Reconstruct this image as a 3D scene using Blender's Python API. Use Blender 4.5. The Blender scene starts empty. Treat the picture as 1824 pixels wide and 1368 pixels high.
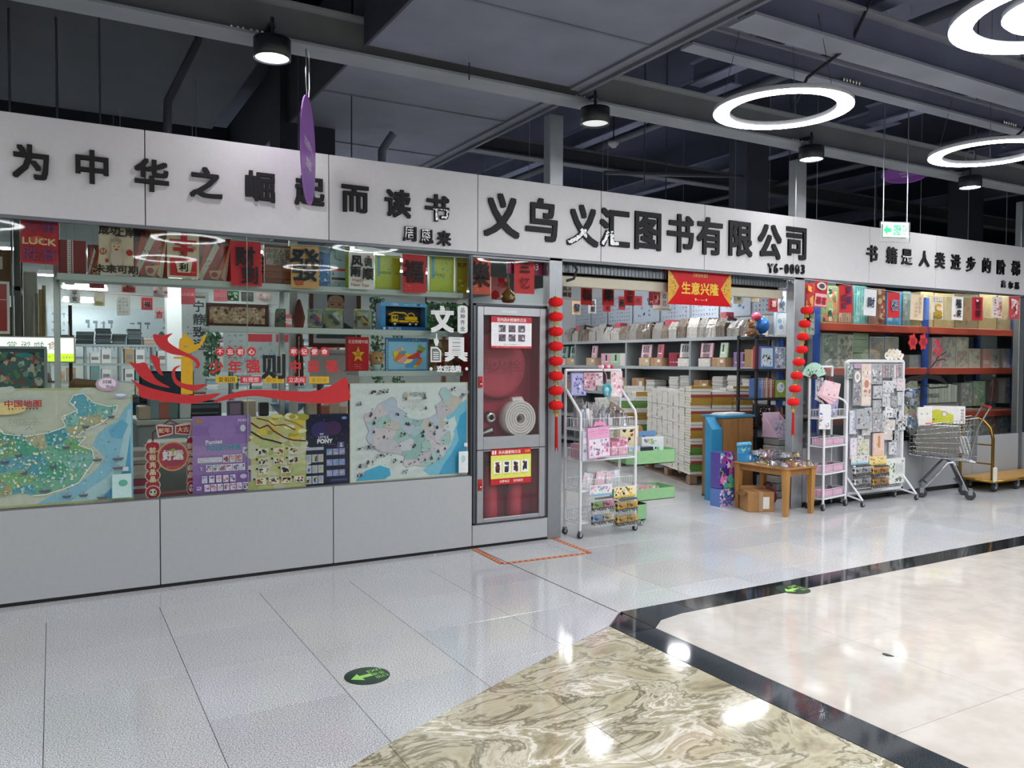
import bpy, math, random
from mathutils import Vector, Matrix
S = bpy.context.scene
COL = S.collection
PI = math.pi
# ------------------------------------------------------------------ camera
CAM = Vector((0, -5.683, 1.5))
YAW, PIT, ROL, FPX = .51920, -.028925, .00424, 1432.5
FW = Vector((math.sin(YAW)*math.cos(PIT), math.cos(YAW)*math.cos(PIT), math.sin(PIT)))
_r0 = Vector((math.cos(YAW), -math.sin(YAW), 0)); _u0 = _r0.cross(FW)
RT = _r0*math.cos(ROL) + _u0*math.sin(ROL); UP = _u0*math.cos(ROL) - _r0*math.sin(ROL)
cd = bpy.data.cameras.new('camera'); cam = bpy.data.objects.new('camera', cd); COL.objects.link(cam)
cd.sensor_width = 36; cd.lens = FPX*36/1824; cd.clip_start = .05
cam.matrix_world = Matrix((( RT.x, UP.x, -FW.x, CAM.x), (RT.y, UP.y, -FW.y, CAM.y), (RT.z, UP.z, -FW.z, CAM.z), (0, 0, 0, 1)))
S.camera = cam
# ------------------------------------------------------------------ world, exposure
w = bpy.data.worlds.new('world'); S.world = w; w.use_nodes = True
w.node_tree.nodes['Background'].inputs[0].default_value = (.93, .96, 1, 1)
w.node_tree.nodes['Background'].inputs[1].default_value = 1.0
S.view_settings.view_transform = 'Standard'; S.view_settings.look = 'None'
S.view_settings.gamma = 1; S.view_settings.use_curve_mapping = False
S.view_settings.exposure = 1.58
S.cycles.use_denoising = True
S.cycles.max_bounces = 8; S.cycles.diffuse_bounces = 4; S.cycles.transparent_max_bounces = 16
S.cycles.sample_clamp_indirect = 6
S.cycles.caustics_reflective = False; S.cycles.caustics_refractive = False
LAMP = dict(ring=13.2, down=20.0, tube=22.0)      # strengths of the lamps' own glowing faces

# ------------------------------------------------------------------ where a measured point lies on a plane of the room
def ray(x, y): return FW + RT*((x-912)/FPX) + UP*((684-y)/FPX)
def oy(x, y, Y=0.0):
    d = ray(x, y); return CAM + d*((Y-CAM.y)/d.y)
def oz(x, y, Z=0.0):
    d = ray(x, y); return CAM + d*((Z-CAM.z)/d.z)
def ox(x, y, X=0.0):
    d = ray(x, y); return CAM + d*((X-CAM.x)/d.x)

# ------------------------------------------------------------------ colour + materials
def lin(c):
    if isinstance(c, tuple): return c
    c = c.lstrip('#'); o = []
    for i in (0, 2, 4):
        v = int(c[i:i+2], 16)/255
        o.append(v/12.92 if v <= .04045 else ((v+.055)/1.055)**2.4)
    return tuple(o)
def mixc(a, b, t):
    a, b = lin(a), lin(b); return tuple(x+(y-x)*t for x, y in zip(a, b))
MATS = {}
def newmat(name):
    m = bpy.data.materials.new(name); m.use_nodes = True
    nt = m.node_tree; MATS[name] = m
    return m, nt, nt.nodes, nt.links, nt.nodes['Principled BSDF']
def colmat(name, rough=.6, metal=0, var=.12, scale=30, bump=0, spec=.5, coat=0):
    m, nt, N, L, P = newmat(name)
    a = N.new('ShaderNodeAttribute'); a.attribute_name = 'Col'
    t = N.new('ShaderNodeTexCoord'); n = N.new('ShaderNodeTexNoise'); n.inputs['Scale'].default_value = scale; n.inputs['Detail'].default_value = 3
    L.new(t.outputs['Object'], n.inputs['Vector'])
    r = N.new('ShaderNodeMapRange'); r.inputs[3].default_value = 1-var; r.inputs[4].default_value = 1+var
    L.new(n.outputs['Fac'], r.inputs[0])
    v = N.new('ShaderNodeVectorMath'); v.operation = 'SCALE'
    L.new(a.outputs['Color'], v.inputs[0]); L.new(r.outputs[0], v.inputs['Scale']); L.new(v.outputs[0], P.inputs['Base Color'])
    P.inputs['Roughness'].default_value = rough; P.inputs['Metallic'].default_value = metal
    P.inputs['Specular IOR Level'].default_value = spec; P.inputs['Coat Weight'].default_value = coat
    if bump:
        b = N.new('ShaderNodeBump'); b.inputs['Strength'].default_value = bump; b.inputs['Distance'].default_value = .01
        L.new(n.outputs['Fac'], b.inputs['Height']); L.new(b.outputs[0], P.inputs['Normal'])
    return m
colmat('paper', .65); colmat('gloss', .22, spec=.5); colmat('plastic', .38); colmat('painted', .45, var=.05)
colmat('metal', .28, 1, .06, 60); colmat('chrome', .12, 1, .05); colmat('brushed', .42, .8, .10, 14)
colmat('cloth', .9, var=.2, scale=80, bump=.3); colmat('foil', .3, spec=.8, var=.25, scale=45, bump=1.0, coat=.5)
colmat('board', .8, var=.15, scale=18); colmat('rubber', .7); colmat('dark', .75, var=.25, scale=2.5)
def emat(name, col, s):
    m, nt, N, L, P = newmat(name); P.inputs['Base Color'].default_value = (*lin(col), 1)
    P.inputs['Emission Color'].default_value = (*lin(col), 1); P.inputs['Emission Strength'].default_value = s
    return m
emat('glow_ring', '#fbfcff', LAMP['ring']); emat('glow_added_ring', '#fdfdff', 15.0); emat('glow_down', '#fffdfb', LAMP['down']); emat('glow_tube', '#fbfdff', LAMP['tube'])
emat('glow_dim', '#d8dcd8', .25); emat('glow_sign_reflection', '#eefbea', .42); emat('glow_lime', '#c4f030', .42); emat('glow_green', '#3fe08a', 1.2); emat('glow_purple', '#8a4fb0', .6)
def glassmat(name, tint, rough=.02, refl=1.0, opac=0.0, body='#ffffff'):
    m, nt, N, L, P = newmat(name); N.remove(P)
    tr = N.new('ShaderNodeBsdfTransparent'); tr.inputs[0].default_value = (*lin(tint), 1)
    gl = N.new('ShaderNodeBsdfGlossy'); gl.inputs['Roughness'].default_value = rough
    fr = N.new('ShaderNodeFresnel'); fr.inputs[0].default_value = 1.45
    mx = N.new('ShaderNodeMixShader'); mm = N.new('ShaderNodeMath'); mm.operation = 'MULTIPLY'; mm.inputs[1].default_value = refl
    L.new(fr.outputs[0], mm.inputs[0]); L.new(mm.outputs[0], mx.inputs[0]); L.new(tr.outputs[0], mx.inputs[1]); L.new(gl.outputs[0], mx.inputs[2])
    o = mx
    if opac:
        d = N.new('ShaderNodeBsdfDiffuse'); d.inputs[0].default_value = (*lin(body), 1)
        m2 = N.new('ShaderNodeMixShader'); m2.inputs[0].default_value = opac
        L.new(mx.outputs[0], m2.inputs[1]); L.new(d.outputs[0], m2.inputs[2]); o = m2
    L.new(o.outputs[0], N['Material Output'].inputs[0]); return m
glassmat('glass', '#f8fcfa', .02, .38); glassmat('glass_dusty', '#ffffff', .03, .5, .03, '#e4e4ea'); glassmat('film', '#ffffff', .10, 1.1, .05)
def floormat(name, base, c2, scale, rough, thr=None, extra=None):
    m, nt, N, L, P = newmat(name)
    a = N.new('ShaderNodeAttribute'); a.attribute_name = 'Col'
    t = N.new('ShaderNodeTexCoord'); mp = N.new('ShaderNodeNewGeometry')
    n = N.new('ShaderNodeTexNoise'); n.inputs['Scale'].default_value = scale; n.inputs['Detail'].default_value = 2; n.inputs['Roughness'].default_value = .7
    L.new(mp.outputs['Position'], n.inputs['Vector'])
    c = N.new('ShaderNodeValToRGB'); c.color_ramp.elements[0].position = .38; c.color_ramp.elements[1].position = .60
    c.color_ramp.elements[0].color = (*lin(c2), 1); c.color_ramp.elements[1].color = (*lin(base), 1)
    L.new(n.outputs['Fac'], c.inputs[0])
    n2 = N.new('ShaderNodeTexNoise'); n2.inputs['Scale'].default_value = 1.3; L.new(mp.outputs['Position'], n2.inputs['Vector'])
    r = N.new('ShaderNodeMapRange'); r.inputs[3].default_value = .86; r.inputs[4].default_value = 1.14; L.new(n2.outputs['Fac'], r.inputs[0])
    v = N.new('ShaderNodeVectorMath'); v.operation = 'SCALE'; L.new(c.outputs[0], v.inputs[0]); L.new(r.outputs[0], v.inputs['Scale'])
    v2 = N.new('ShaderNodeVectorMath'); v2.operation = 'MULTIPLY'; L.new(v.outputs[0], v2.inputs[0]); L.new(a.outputs['Color'], v2.inputs[1])
    L.new(v2.outputs[0], P.inputs['Base Color']); P.inputs['Roughness'].default_value = rough
    return m, N, L, P, mp
floormat('granite', '#e6e7e8', '#8d9196', 165, .11)
floormat('black_stone', '#3a3e42', '#16181b', 260, .06)
floormat('white_stone', '#cdc7bf', '#c5beb5', 6, .07)
def marblemat():
    m, N, L, P, g = floormat('marble', '#b0a88a', '#8d8468', 3, .09)
    n = N.new('ShaderNodeTexNoise'); n.inputs['Scale'].default_value = 1.6; n.inputs['Detail'].default_value = 6; n.inputs['Distortion'].default_value = 1.2
    L.new(g.outputs['Position'], n.inputs['Vector'])
    mp = N.new('ShaderNodeMapping'); mp.inputs['Rotation'].default_value = (0, 0, .5); mp.inputs['Scale'].default_value = (1.0, 1.7, 1)
    L.new(g.outputs['Position'], mp.inputs[0])
    wv = N.new('ShaderNodeTexNoise'); wv.inputs['Scale'].default_value = 1.9; wv.inputs['Detail'].default_value = 7; wv.inputs['Roughness'].default_value = .62; wv.inputs['Distortion'].default_value = .9
    L.new(mp.outputs[0], wv.inputs['Vector'])
    c = N.new('ShaderNodeValToRGB'); e = c.color_ramp.elements
    e[0].position = .28; e[0].color = (*lin('#4f4a38'), 1); e[1].position = .37; e[1].color = (*lin('#a89f82'), 1)
    for p_, k in ((.44, '#c6bfa6'), (.475, '#6f6952'), (.50, '#d2ccb8'), (.54, '#aaa287'), (.575, '#efebe0'), (.60, '#b5ad92'), (.66, '#8b8468'), (.70, '#cfc9b4')):
        q = c.color_ramp.elements.new(p_); q.color = (*lin(k), 1)
    L.new(wv.outputs['Fac'], c.inputs[0])
    mx = N.new('ShaderNodeMix'); mx.data_type = 'RGBA'; mx.blend_type = 'MIX'
    c2 = N.new('ShaderNodeValToRGB'); c2.color_ramp.elements[0].position = .42; c2.color_ramp.elements[1].position = .58; L.new(n.outputs['Fac'], c2.inputs[0])
    c2.color_ramp.elements[1].color = (.22, .22, .22, 1)
    L.new(c2.outputs[0], mx.inputs['Factor']); L.new(c.outputs[0], mx.inputs['A']); mx.inputs['B'].default_value = (*lin('#b9b299'), 1)
    v3 = N.new('ShaderNodeVectorMath'); v3.operation = 'MULTIPLY'
    a = [x for x in N if x.type == 'ATTRIBUTE'][0]
    L.new(mx.outputs['Result'], v3.inputs[0]); L.new(a.outputs['Color'], v3.inputs[1]); L.new(v3.outputs[0], P.inputs['Base Color'])
marblemat()
def woodmat():
    m, nt, N, L, P = newmat('wood')
    a = N.new('ShaderNodeAttribute'); a.attribute_name = 'Col'
    t = N.new('ShaderNodeTexCoord'); mp = N.new('ShaderNodeMapping'); mp.inputs['Scale'].default_value = (22, 22, 2.5); L.new(t.outputs['Object'], mp.inputs[0])
    n = N.new('ShaderNodeTexNoise'); n.inputs['Scale'].default_value = 1.5; n.inputs['Detail'].default_value = 5; L.new(mp.outputs[0], n.inputs['Vector'])
    r = N.new('ShaderNodeMapRange'); r.inputs[3].default_value = .65; r.inputs[4].default_value = 1.3; L.new(n.outputs['Fac'], r.inputs[0])
    v = N.new('ShaderNodeVectorMath'); v.operation = 'SCALE'; L.new(a.outputs['Color'], v.inputs[0]); L.new(r.outputs[0], v.inputs['Scale']); L.new(v.outputs[0], P.inputs['Base Color'])
    P.inputs['Roughness'].default_value = .4
woodmat()

ORD = 'first second third fourth fifth sixth seventh eighth ninth tenth'.split()
def ordw(n):
    a = ORD + 'eleventh twelfth thirteenth fourteenth fifteenth sixteenth seventeenth eighteenth nineteenth'.split()
    if n < 19: return a[n]
    tens = {2:'twenty',3:'thirty',4:'forty',5:'fifty',6:'sixty'}[(n+1)//10]
    return tens.replace('y','ieth') if (n+1) % 10 == 0 else tens+'-'+a[(n+1) % 10-1]
# ------------------------------------------------------------------ mesh building
class MB:
    def __init__(s): s.V, s.F, s.C, s.M, s.Sm = [], [], [], [], []
    def add(s, vs, fs, col, sm=False, m=0):
        b = len(s.V); s.V.extend([tuple(v) for v in vs]); c = lin(col)
        for f in fs: s.F.append([b+i for i in f]); s.C.append(c); s.M.append(m); s.Sm.append(sm)
    def box(s, a, b, col, m=0, T=None):
        x0, y0, z0 = a; x1, y1, z1 = b
        v = [(x0,y0,z0),(x1,y0,z0),(x1,y1,z0),(x0,y1,z0),(x0,y0,z1),(x1,y0,z1),(x1,y1,z1),(x0,y1,z1)]
        if T: v = [T @ Vector(p) for p in v]
        s.add(v, [(0,3,2,1),(4,5,6,7),(0,1,5,4),(1,2,6,5),(2,3,7,6),(3,0,4,7)], col, False, m); return s
    def bbox(s, a, b, col, bev=.004, m=0, T=None):         # box with chamfered edges
        x0, y0, z0 = a; x1, y1, z1 = b; e = min(bev, abs(x1-x0)*.45, abs(y1-y0)*.45, abs(z1-z0)*.45)
        vs = []; idx = {}
        for i, x in enumerate((x0, x1)):
            for j, y in enumerate((y0, y1)):
                for k, z in enumerate((z0, z1)):
                    sx, sy, sz = (e, -e)[i], (e, -e)[j], (e, -e)[k]
                    for ax, p in enumerate(((x, y+sy, z+sz), (x+sx, y, z+sz), (x+sx, y+sy, z))):
                        idx[i,j,k,ax] = len(vs); vs.append(p)
        I = lambda *q: idx[q]; fs = []
        for a_, o in ((0, 1), (1, 0), (2, 0)):
            for sd in (0, 1):
                q = []
                for (u, v) in ((0,0),(1,0),(1,1),(0,1)):
                    t = [0,0,0]; t[a_] = sd; ot = [z for z in (0,1,2) if z != a_]; t[ot[0]] = u; t[ot[1]] = v
                    q.append(I(*t, a_))
                if (sd == 0) != (a_ == 1): q.reverse()
                fs.append(q)
        for ax in range(3):
            o1, o2 = [z for z in (0,1,2) if z != ax]
            for u in (0,1):
                for v in (0,1):
                    t0 = [0,0,0]; t0[o1] = u; t0[o2] = v; t1 = list(t0); t1[ax] = 1
                    q = [I(*t0, o1), I(*t1, o1), I(*t1, o2), I(*t0, o2)]
                    if ((u == v) == (ax != 1)): pass
                    else: q.reverse()
                    fs.append(q)
        for i in (0,1):
            for j in (0,1):
                for k in (0,1): fs.append([I(i,j,k,0), I(i,j,k,1), I(i,j,k,2)])
        if T: vs = [T @ Vector(p) for p in vs]
        s.add(vs, fs, col, False, m); return s
    def tube(s, pts, r, col, n=8, m=0, closed=False):
        pts = [Vector(p) for p in pts]; k = len(pts); rings = []; up = None
        for i, p in enumerate(pts):
            a = pts[i-1] if (i or closed) else p; b = pts[(i+1) % k] if (i < k-1 or closed) else p
            d = (b-a).normalized()
            if up is None: up = Vector((0,0,1)) if abs(d.z) < .9 else Vector((1,0,0))
            x = up.cross(d); x = x.normalized() if x.length > 1e-6 else Vector((1,0,0)); y = d.cross(x); up = y
            rr = r[i] if isinstance(r, (list, tuple)) else r
            rings.append([p + x*(rr*math.cos(2*PI*j/n)) + y*(rr*math.sin(2*PI*j/n)) for j in range(n)])
        vs = [v for q in rings for v in q]; fs = []
        for i in range(k if closed else k-1):
            i2 = (i+1) % k
            for j in range(n): fs.append((i*n+j, i*n+(j+1) % n, i2*n+(j+1) % n, i2*n+j))
        s.add(vs, fs, col, True, m)
        if not closed: s.add(rings[0][::-1], [tuple(range(n))], col, False, m); s.add(rings[-1], [tuple(range(n))], col, False, m)
        return s
    def lathe(s, prof, col, c=(0,0,0), n=16, m=0, ax='z', sm=True, T=None):   # prof: (radius, height)
        vs = []
        for (r, h) in prof:
            for j in range(n):
                x, y = r*math.cos(2*PI*j/n), r*math.sin(2*PI*j/n)
                p = (x, y, h) if ax == 'z' else ((x, h, y) if ax == 'y' else (h, x, y))
                q = Vector((p[0]+c[0], p[1]+c[1], p[2]+c[2])); vs.append(T @ q if T else q)
        fs = []
        for i in range(len(prof)-1):
            for j in range(n): 
                f = (i*n+j, i*n+(j+1) % n, (i+1)*n+(j+1) % n, (i+1)*n+j); fs.append(f if ax != 'y' else f[::-1])
        s.add(vs, fs, col, sm, m); return s
    def prism(s, pts, d0, d1, col, plane='xz', m=0):       # outline with thickness
        k = len(pts)
        def P(p, d): return (p[0], d, p[1]) if plane == 'xz' else ((p[0], p[1], d) if plane == 'xy' else (d, p[0], p[1]))
        vs = [P(p, d0) for p in pts] + [P(p, d1) for p in pts]
        s.add(vs, [tuple(range(k)), tuple(range(2*k-1, k-1, -1))] + [(i, i+k, (i+1) % k + k, (i+1) % k) for i in range(k)], col, False, m); return s
    def mesh(s, mats):
        me = bpy.data.meshes.new('m'); me.from_pydata(s.V, [], s.F)
        a = me.color_attributes.new('Col', 'FLOAT_COLOR', 'CORNER'); buf = []
        for f, c in zip(s.F, s.C): buf.extend([c[0], c[1], c[2], 1.0]*len(f))
        a.data.foreach_set('color', buf)
        for mt in ([mats] if isinstance(mats, str) else mats): me.materials.append(MATS[mt])
        me.polygons.foreach_set('material_index', s.M); me.polygons.foreach_set('use_smooth', s.Sm)
        me.update(); return me
    def build(s, name, mats, parent=None, loc=None, rz=0, rot=None):
        return inst(name, s.mesh(mats), parent, loc, rz, rot)
def inst(name, me, parent=None, loc=None, rz=0, rot=None):
    o = bpy.data.objects.new(name, me); COL.objects.link(o)
    if isinstance(me, bpy.types.Mesh) and me.name == 'm': me.name = name
    if parent: o.parent = parent
    if loc is not None: o.location = loc
    o.rotation_euler = rot if rot else (0, 0, rz)
    return o
def tag(o, label, cat, group=None, kind=None):
    if label: o['label'] = label
    if cat: o['category'] = cat
    if group: o['group'] = group
    if kind: o['kind'] = kind
    return o
def thing(name, label, cat, loc=(0,0,0), rz=0, group=None, rot=None):
    return tag(inst(name, None, None, loc, rz, rot), label, cat, group)
def struct(name, mb, mats, loc=None):
    o = mb.build(name, mats, None, loc); o['kind'] = 'structure'; return o
KIDS = {}
def dup(root, loc, rz=0, label=None, group=None, rot=None, kids=None):
    r = root.copy(); COL.objects.link(r); r.location = loc; r.rotation_euler = rot if rot else (0, 0, rz)
    if label: r['label'] = label
    if group: r['group'] = group
    for ch in list(root.children):
        c = ch.copy(); COL.objects.link(c); c.parent = r
        for g in ch.children:
            d = g.copy(); COL.objects.link(d); d.parent = c
    return r
# ------------------------------------------------------------------ writing and flat print
_G = {}
def bold_shifts(b, fine=True):
    if b <= .004: return [(0, 0)]
    return [(b, b), (-b, b), (b, -b), (-b, -b)] if fine else [(b, 0), (-b, 0)]
def glyph(t, bold=0):
    bold = 0; k = (t, bold)
    if k not in _G:
        c = bpy.data.curves.new('t', 'FONT'); c.body = t; c.offset = bold; c.resolution_u = 2
        o = bpy.data.objects.new('t', c); COL.objects.link(o); bpy.context.view_layer.update()
        e = o.evaluated_get(bpy.context.evaluated_depsgraph_get()); m = e.to_mesh()
        vs = [(v.co.x, v.co.y) for v in m.vertices]; fs = [tuple(p.vertices) for p in m.polygons]
        if vs:
            x0 = min(v[0] for v in vs); x1 = max(v[0] for v in vs); y0 = min(v[1] for v in vs); y1 = max(v[1] for v in vs)
        else: x0 = x1 = y0 = y1 = 0
        e.to_mesh_clear(); bpy.data.objects.remove(o); bpy.data.curves.remove(c)
        _G[k] = ([(v[0]-(x0+x1)/2, v[1]-(y0+y1)/2) for v in vs], fs, x1-x0, y1-y0)
    return _G[k]
class Print(MB):
    """flat print on a sheet: x across (centre 0), z up from 0, facing -y; u,v run 0..1 from the top left"""
    def __init__(s, w, h, base=None, t=.0008, y=0.0):
        super().__init__(); s.w, s.h, s.y = w, h, y
        if base is not None: s.box((-w/2, y, 0), (w/2, y+t, h), base); s.y -= .0002
    def P(s, u, v): return ((u-.5)*s.w, s.y, (1-v)*s.h)
    def poly(s, pts, col, m=0):
        s.y -= .00004; p = [s.P(*q) for q in pts]
        ar = sum(p[i][0]*p[(i+1) % len(p)][2]-p[(i+1) % len(p)][0]*p[i][2] for i in range(len(p)))
        if ar < 0: p.reverse()
        s.add(p, [tuple(range(len(p)))], col, False, m); return s
    def rect(s, u0, v0, u1, v1, col, m=0): return s.poly([(u0,v0),(u1,v0),(u1,v1),(u0,v1)], col, m)
    def ell(s, u, v, ru, rv=None, col='#ffffff', n=14, m=0):
        rv = ru*s.w/s.h if rv is None else rv
        return s.poly([(u+ru*math.cos(2*PI*i/n), v+rv*math.sin(2*PI*i/n)) for i in range(n)], col, m)
    def txt(s, t, u, v, size, col, bold=.02, vert=False, sx=1, rot=0, m=0, gap=1.1):
        if vert:
            n = len(t)
            for i, ch in enumerate(t): s.txt(ch, u, v + (i-(n-1)/2)*size*gap, size, col, bold, False, sx, rot, m)
            return s
        vs, fs, w_, h_ = glyph(t, bold); s.y -= .00004; k = size*s.h; c, q = math.cos(rot), math.sin(rot)
        cx, _, cz = s.P(u, v)
        for bx, bz in bold_shifts(bold, k*1000 > 40):
            s.y -= .00003
            s.add([(cx+((x+bx)*sx*c-(y+bz)*q)*k, s.y, cz+((x+bx)*sx*q+(y+bz)*c)*k) for x, y in vs], fs, col, False, m)
        return s
    def line(s, pts, wd, col, m=0):                         # wd in units of height
        for a, b in zip(pts, pts[1:]):
            ax, _, az = s.P(*a); bx, _, bz = s.P(*b); d = Vector((bx-ax, bz-az)); 
            if d.length < 1e-6: continue
            d.normalize(); n = Vector((-d.y, d.x))*(wd*s.h/2); s.y -= .00002
            s.add([(ax+n.x, s.y, az+n.y), (ax-n.x, s.y, az-n.y), (bx-n.x, s.y, bz-n.y), (bx+n.x, s.y, bz+n.y)], [(0,1,2,3)], col, False, m)
        return s
    def art(s, u0, v0, u1, v1, pal, n, seed=0, big=.16):     # scattered shapes of a busy printed picture
        R = random.Random(seed)
        for i in range(n):
            u = R.uniform(u0, u1); v = R.uniform(v0, v1); r = R.uniform(.35, 1)*big*(v1-v0); k = R.randint(3, 7); a0 = R.uniform(0, 6)
            pts = []
            for j in range(k):
                a = a0+2*PI*j/k; q = r*R.uniform(.5, 1.1)
                pts.append((min(u1, max(u0, u+q*math.cos(a)*s.h/s.w)), min(v1, max(v0, v+q*math.sin(a)))))
            s.poly(pts, R.choice(pal))
        return s
    def marks(s, u0, v0, u1, v1, rows, cols, col, seed=0, size=.7):     # lines of tiny writing
        R = random.Random(seed); dv = (v1-v0)/rows; du = (u1-u0)/cols
        for i in range(rows):
            for j in range(cols):
                if R.random() < .12: continue
                u = u0+du*(j+.5); v = v0+dv*(i+.5); a, b = du*size/2, dv*size/2
                s.rect(u-a, v-b*R.uniform(.2, .9), u+a*R.uniform(.3, 1), v-b*.1, col); 
                if R.random() < .7: s.rect(u-a*R.uniform(0, .4), v-b*.6, u+a*.35, v+b*.9, col)
        return s
def seg_place(x0, x1, yt, yb, Y=0.0):
    """X centre, Z bottom, width, height of a rectangle measured by its sides and by its top and bottom at mid-width"""
    xm = (x0+x1)/2; ym = (yt+yb)/2
    X0 = oy(x0, ym, Y).x; X1 = oy(x1, ym, Y).x; Zt = oy(xm, yt, Y).z; Zb = oy(xm, yb, Y).z
    return (X0+X1)/2, Zb, X1-X0, Zt-Zb
def clip_poly(poly, a, b, c):                              # keep a*x+b*y <= c
    out = []
    for i, p in enumerate(poly):
        q = poly[(i+1) % len(poly)]; dp = a*p[0]+b*p[1]-c; dq = a*q[0]+b*q[1]-c
        if dp <= 0: out.append(p)
        if (dp < 0 < dq) or (dq < 0 < dp):
            t = dp/(dp-dq); out.append((p[0]+(q[0]-p[0])*t, p[1]+(q[1]-p[1])*t))
    return out
def clip_rect(poly, x0, y0, x1, y1):
    for a, b, c in ((-1,0,-x0),(1,0,x1),(0,-1,-y0),(0,1,y1)):
        poly = clip_poly(poly, a, b, c)
        if len(poly) < 3: return []
    return poly
# ================================================================== FLOOR
TS = .593; TX0 = -.046; TY0 = -1.02
fb = MB(); fb.box((-9, -12, -.05), (26, 14.5, -.012), '#3a3c3e')
FLOOR = struct('floor', fb, 'granite')
R = random.Random(4)
# the curved edge where the granite tiles end, the marble and the white stone begin
ARC = [(-.6,-4.15),(-.1,-3.6),(.45,-3.16),(.929,-2.855),(1.15,-2.738),(1.746,-2.457),(2.299,-2.21),(2.725,-2.034)]
G_AREA = ARC + [(2.93,-1.86),(26,-1.86),(26,14.5),(-9,14.5),(-9,-4.15)]
M_AREA = [(-.6,-12),(2.722,-12),(2.722,-2.05)] + ARC[::-1][1:]
W_AREA = [(2.934,-12),(26,-12),(26,-2.062),(3.24,-2.062),(3.05,-2.10),(2.934,-2.19)]
def slab(poly, z0, z1, shade, mat, name='tile', e=.0012):
    mb = MB(); n = len(poly)
    cx = sum(p[0] for p in poly)/n; cy = sum(p[1] for p in poly)/n
    ar = sum(poly[i][0]*poly[(i+1) % n][1]-poly[(i+1) % n][0]*poly[i][1] for i in range(n))
    if ar < 0: poly = poly[::-1]
    def ins(p, k): d = Vector((cx-p[0], cy-p[1])); d.normalize(); return (p[0]+d.x*k-cx, p[1]+d.y*k-cy)
    a = [(*ins(p, 0), z0) for p in poly]; b = [(*ins(p, 0), z1-.001) for p in poly]; c = [(*ins(p, e), z1) for p in poly]
    fs = [(i, (i+1) % n, n+(i+1) % n, n+i) for i in range(n)] + [(n+i, n+(i+1) % n, 2*n+(i+1) % n, 2*n+i) for i in range(n)] + [tuple(range(2*n, 3*n))]
    mb.add(a+b+c, fs, (shade,)*3 if not isinstance(shade, tuple) else shade, False)
    return mb.build(name, mat, FLOOR, (cx, cy, 0))
_tc = {}
def granite_tile(x0, y0, x1, y1):
    g = .0014
    P = clip_rect(G_AREA, x0+g, y0+g, x1-g, y1-g)
    if len(P) < 3: return
    full = abs(max(p[0] for p in P)-min(p[0] for p in P)-(x1-x0-2*g)) < 1e-4 and len(P) == 4 and abs(max(p[1] for p in P)-min(p[1] for p in P)-(y1-y0-2*g)) < 1e-4
    s = R.choice([.93, .97, 1.0, 1.0, 1.03]); tint = R.choice([(s, s, s), (s, s, s*1.02), (s*1.03, s, s*.97)])
    if full:
        k = (round(x1-x0, 3), round(y1-y0, 3), tint)
        if k in _tc: inst('tile', _tc[k], FLOOR, ((x0+x1)/2, (y0+y1)/2, 0)); return
        _tc[k] = slab(P, -.011, 0, tint, 'granite').data
    else: slab(P, -.011, 0, tint, 'granite')
for j in range(-5, 1):
    y0 = TY0+j*TS; y1 = y0+TS
    if j == 0: pass
    for i in range(-2, 22):
        x0 = TX0+i*TS; x1 = x0+TS
        if x0 > 12.5 or (j < -1 and i > 4 and y1 < -1.86): continue
        granite_tile(x0, y0, x1, y1)
for j in range(1, 9):
    for i in range(6, 14): granite_tile(TX0+i*TS, TY0+j*TS, TX0+(i+1)*TS, TY0+(j+1)*TS)
far = MB()
for a, b in (((-9, TY0+TS), (TX0+6*TS, 14.5)), ((TX0+14*TS, TY0+TS), (26, 14.5)), ((TX0+6*TS, TY0+9*TS), (TX0+14*TS, 14.5)), ((-9, -4.2), (TX0-2*TS, TY0+TS)), ((TX0+22*TS, -1.86), (26, TY0+TS))):
    far.box((*a, -.011), (*b, -.0006), (1, 1, 1))
struct('floor', far, 'granite')
for j in range(-13, 1):                                   # marble squares, .8 m
    for i in range(-5, 1):
        x1 = 2.725+i*.8; y1 = -1.42+j*.8
        P = clip_rect(M_AREA, x1-.8+.0012, y1-.8+.0012, x1-.0012, y1-.0012)
        if len(P) > 2 and y1 > -5.2: s = R.uniform(.95, 1.05); slab(P, -.011, 0, s, 'marble')
for j in range(0, 4):
    for i in range(0, 14):
        x0 = 2.925+i*.8; y1 = -2.062-j*.806
        P = clip_rect(W_AREA, x0+.001, y1-.806+.001, x0+.8-.001, y1-.001)
        if len(P) > 2: s = R.uniform(.985, 1.01); slab(P, -.011, 0, s, 'white_stone')
oth = MB(); oth.box((2.93, -12, -.011), (26, -2.062-4*.806, -.0006), (1, 1, 1)); struct('floor', oth, 'white_stone')
oth = MB(); oth.box((-9, -12, -.011), (2.725, -5.42, -.0006), (1, 1, 1)); oth.box((-9,-5.42,-.011), (-.6,-4.2,-.0006), (1,1,1)); struct('floor', oth, 'marble')
y = -2.19
while y > -6.2:                                           # dark granite border running from the shop towards us
    slab([(2.727, y-.6+.001), (2.931, y-.6+.001), (2.931, y-.001), (2.727, y-.001)], -.011, 0, (1.5, 1.55, 1.6), 'black_stone', 'border_stone'); y -= .6
slab([(2.727,-2.188),(2.931,-2.188),(2.931,-1.9),(2.727,-2.05)], -.011, 0, .75, 'black_stone', 'border_stone')
slab([(2.933,-2.186),(3.05,-2.098),(3.24,-2.06),(3.35,-2.06),(3.35,-1.862),(2.94,-1.862)], -.011, 0, .5, 'black_stone', 'border_stone')
x = 3.351
while x < 15:
    slab([(x+.001, -2.06), (x+.799, -2.06), (x+.799, -1.862), (x+.001, -1.862)], -.011, 0, .55, 'black_stone', 'border_stone'); x += .8
jt = MB(); jt.box((2.918, -1.85, .0002), (2.923, -.004, .0012), '#1b1d1f'); struct('trim_1', jt, 'rubber')
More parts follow.
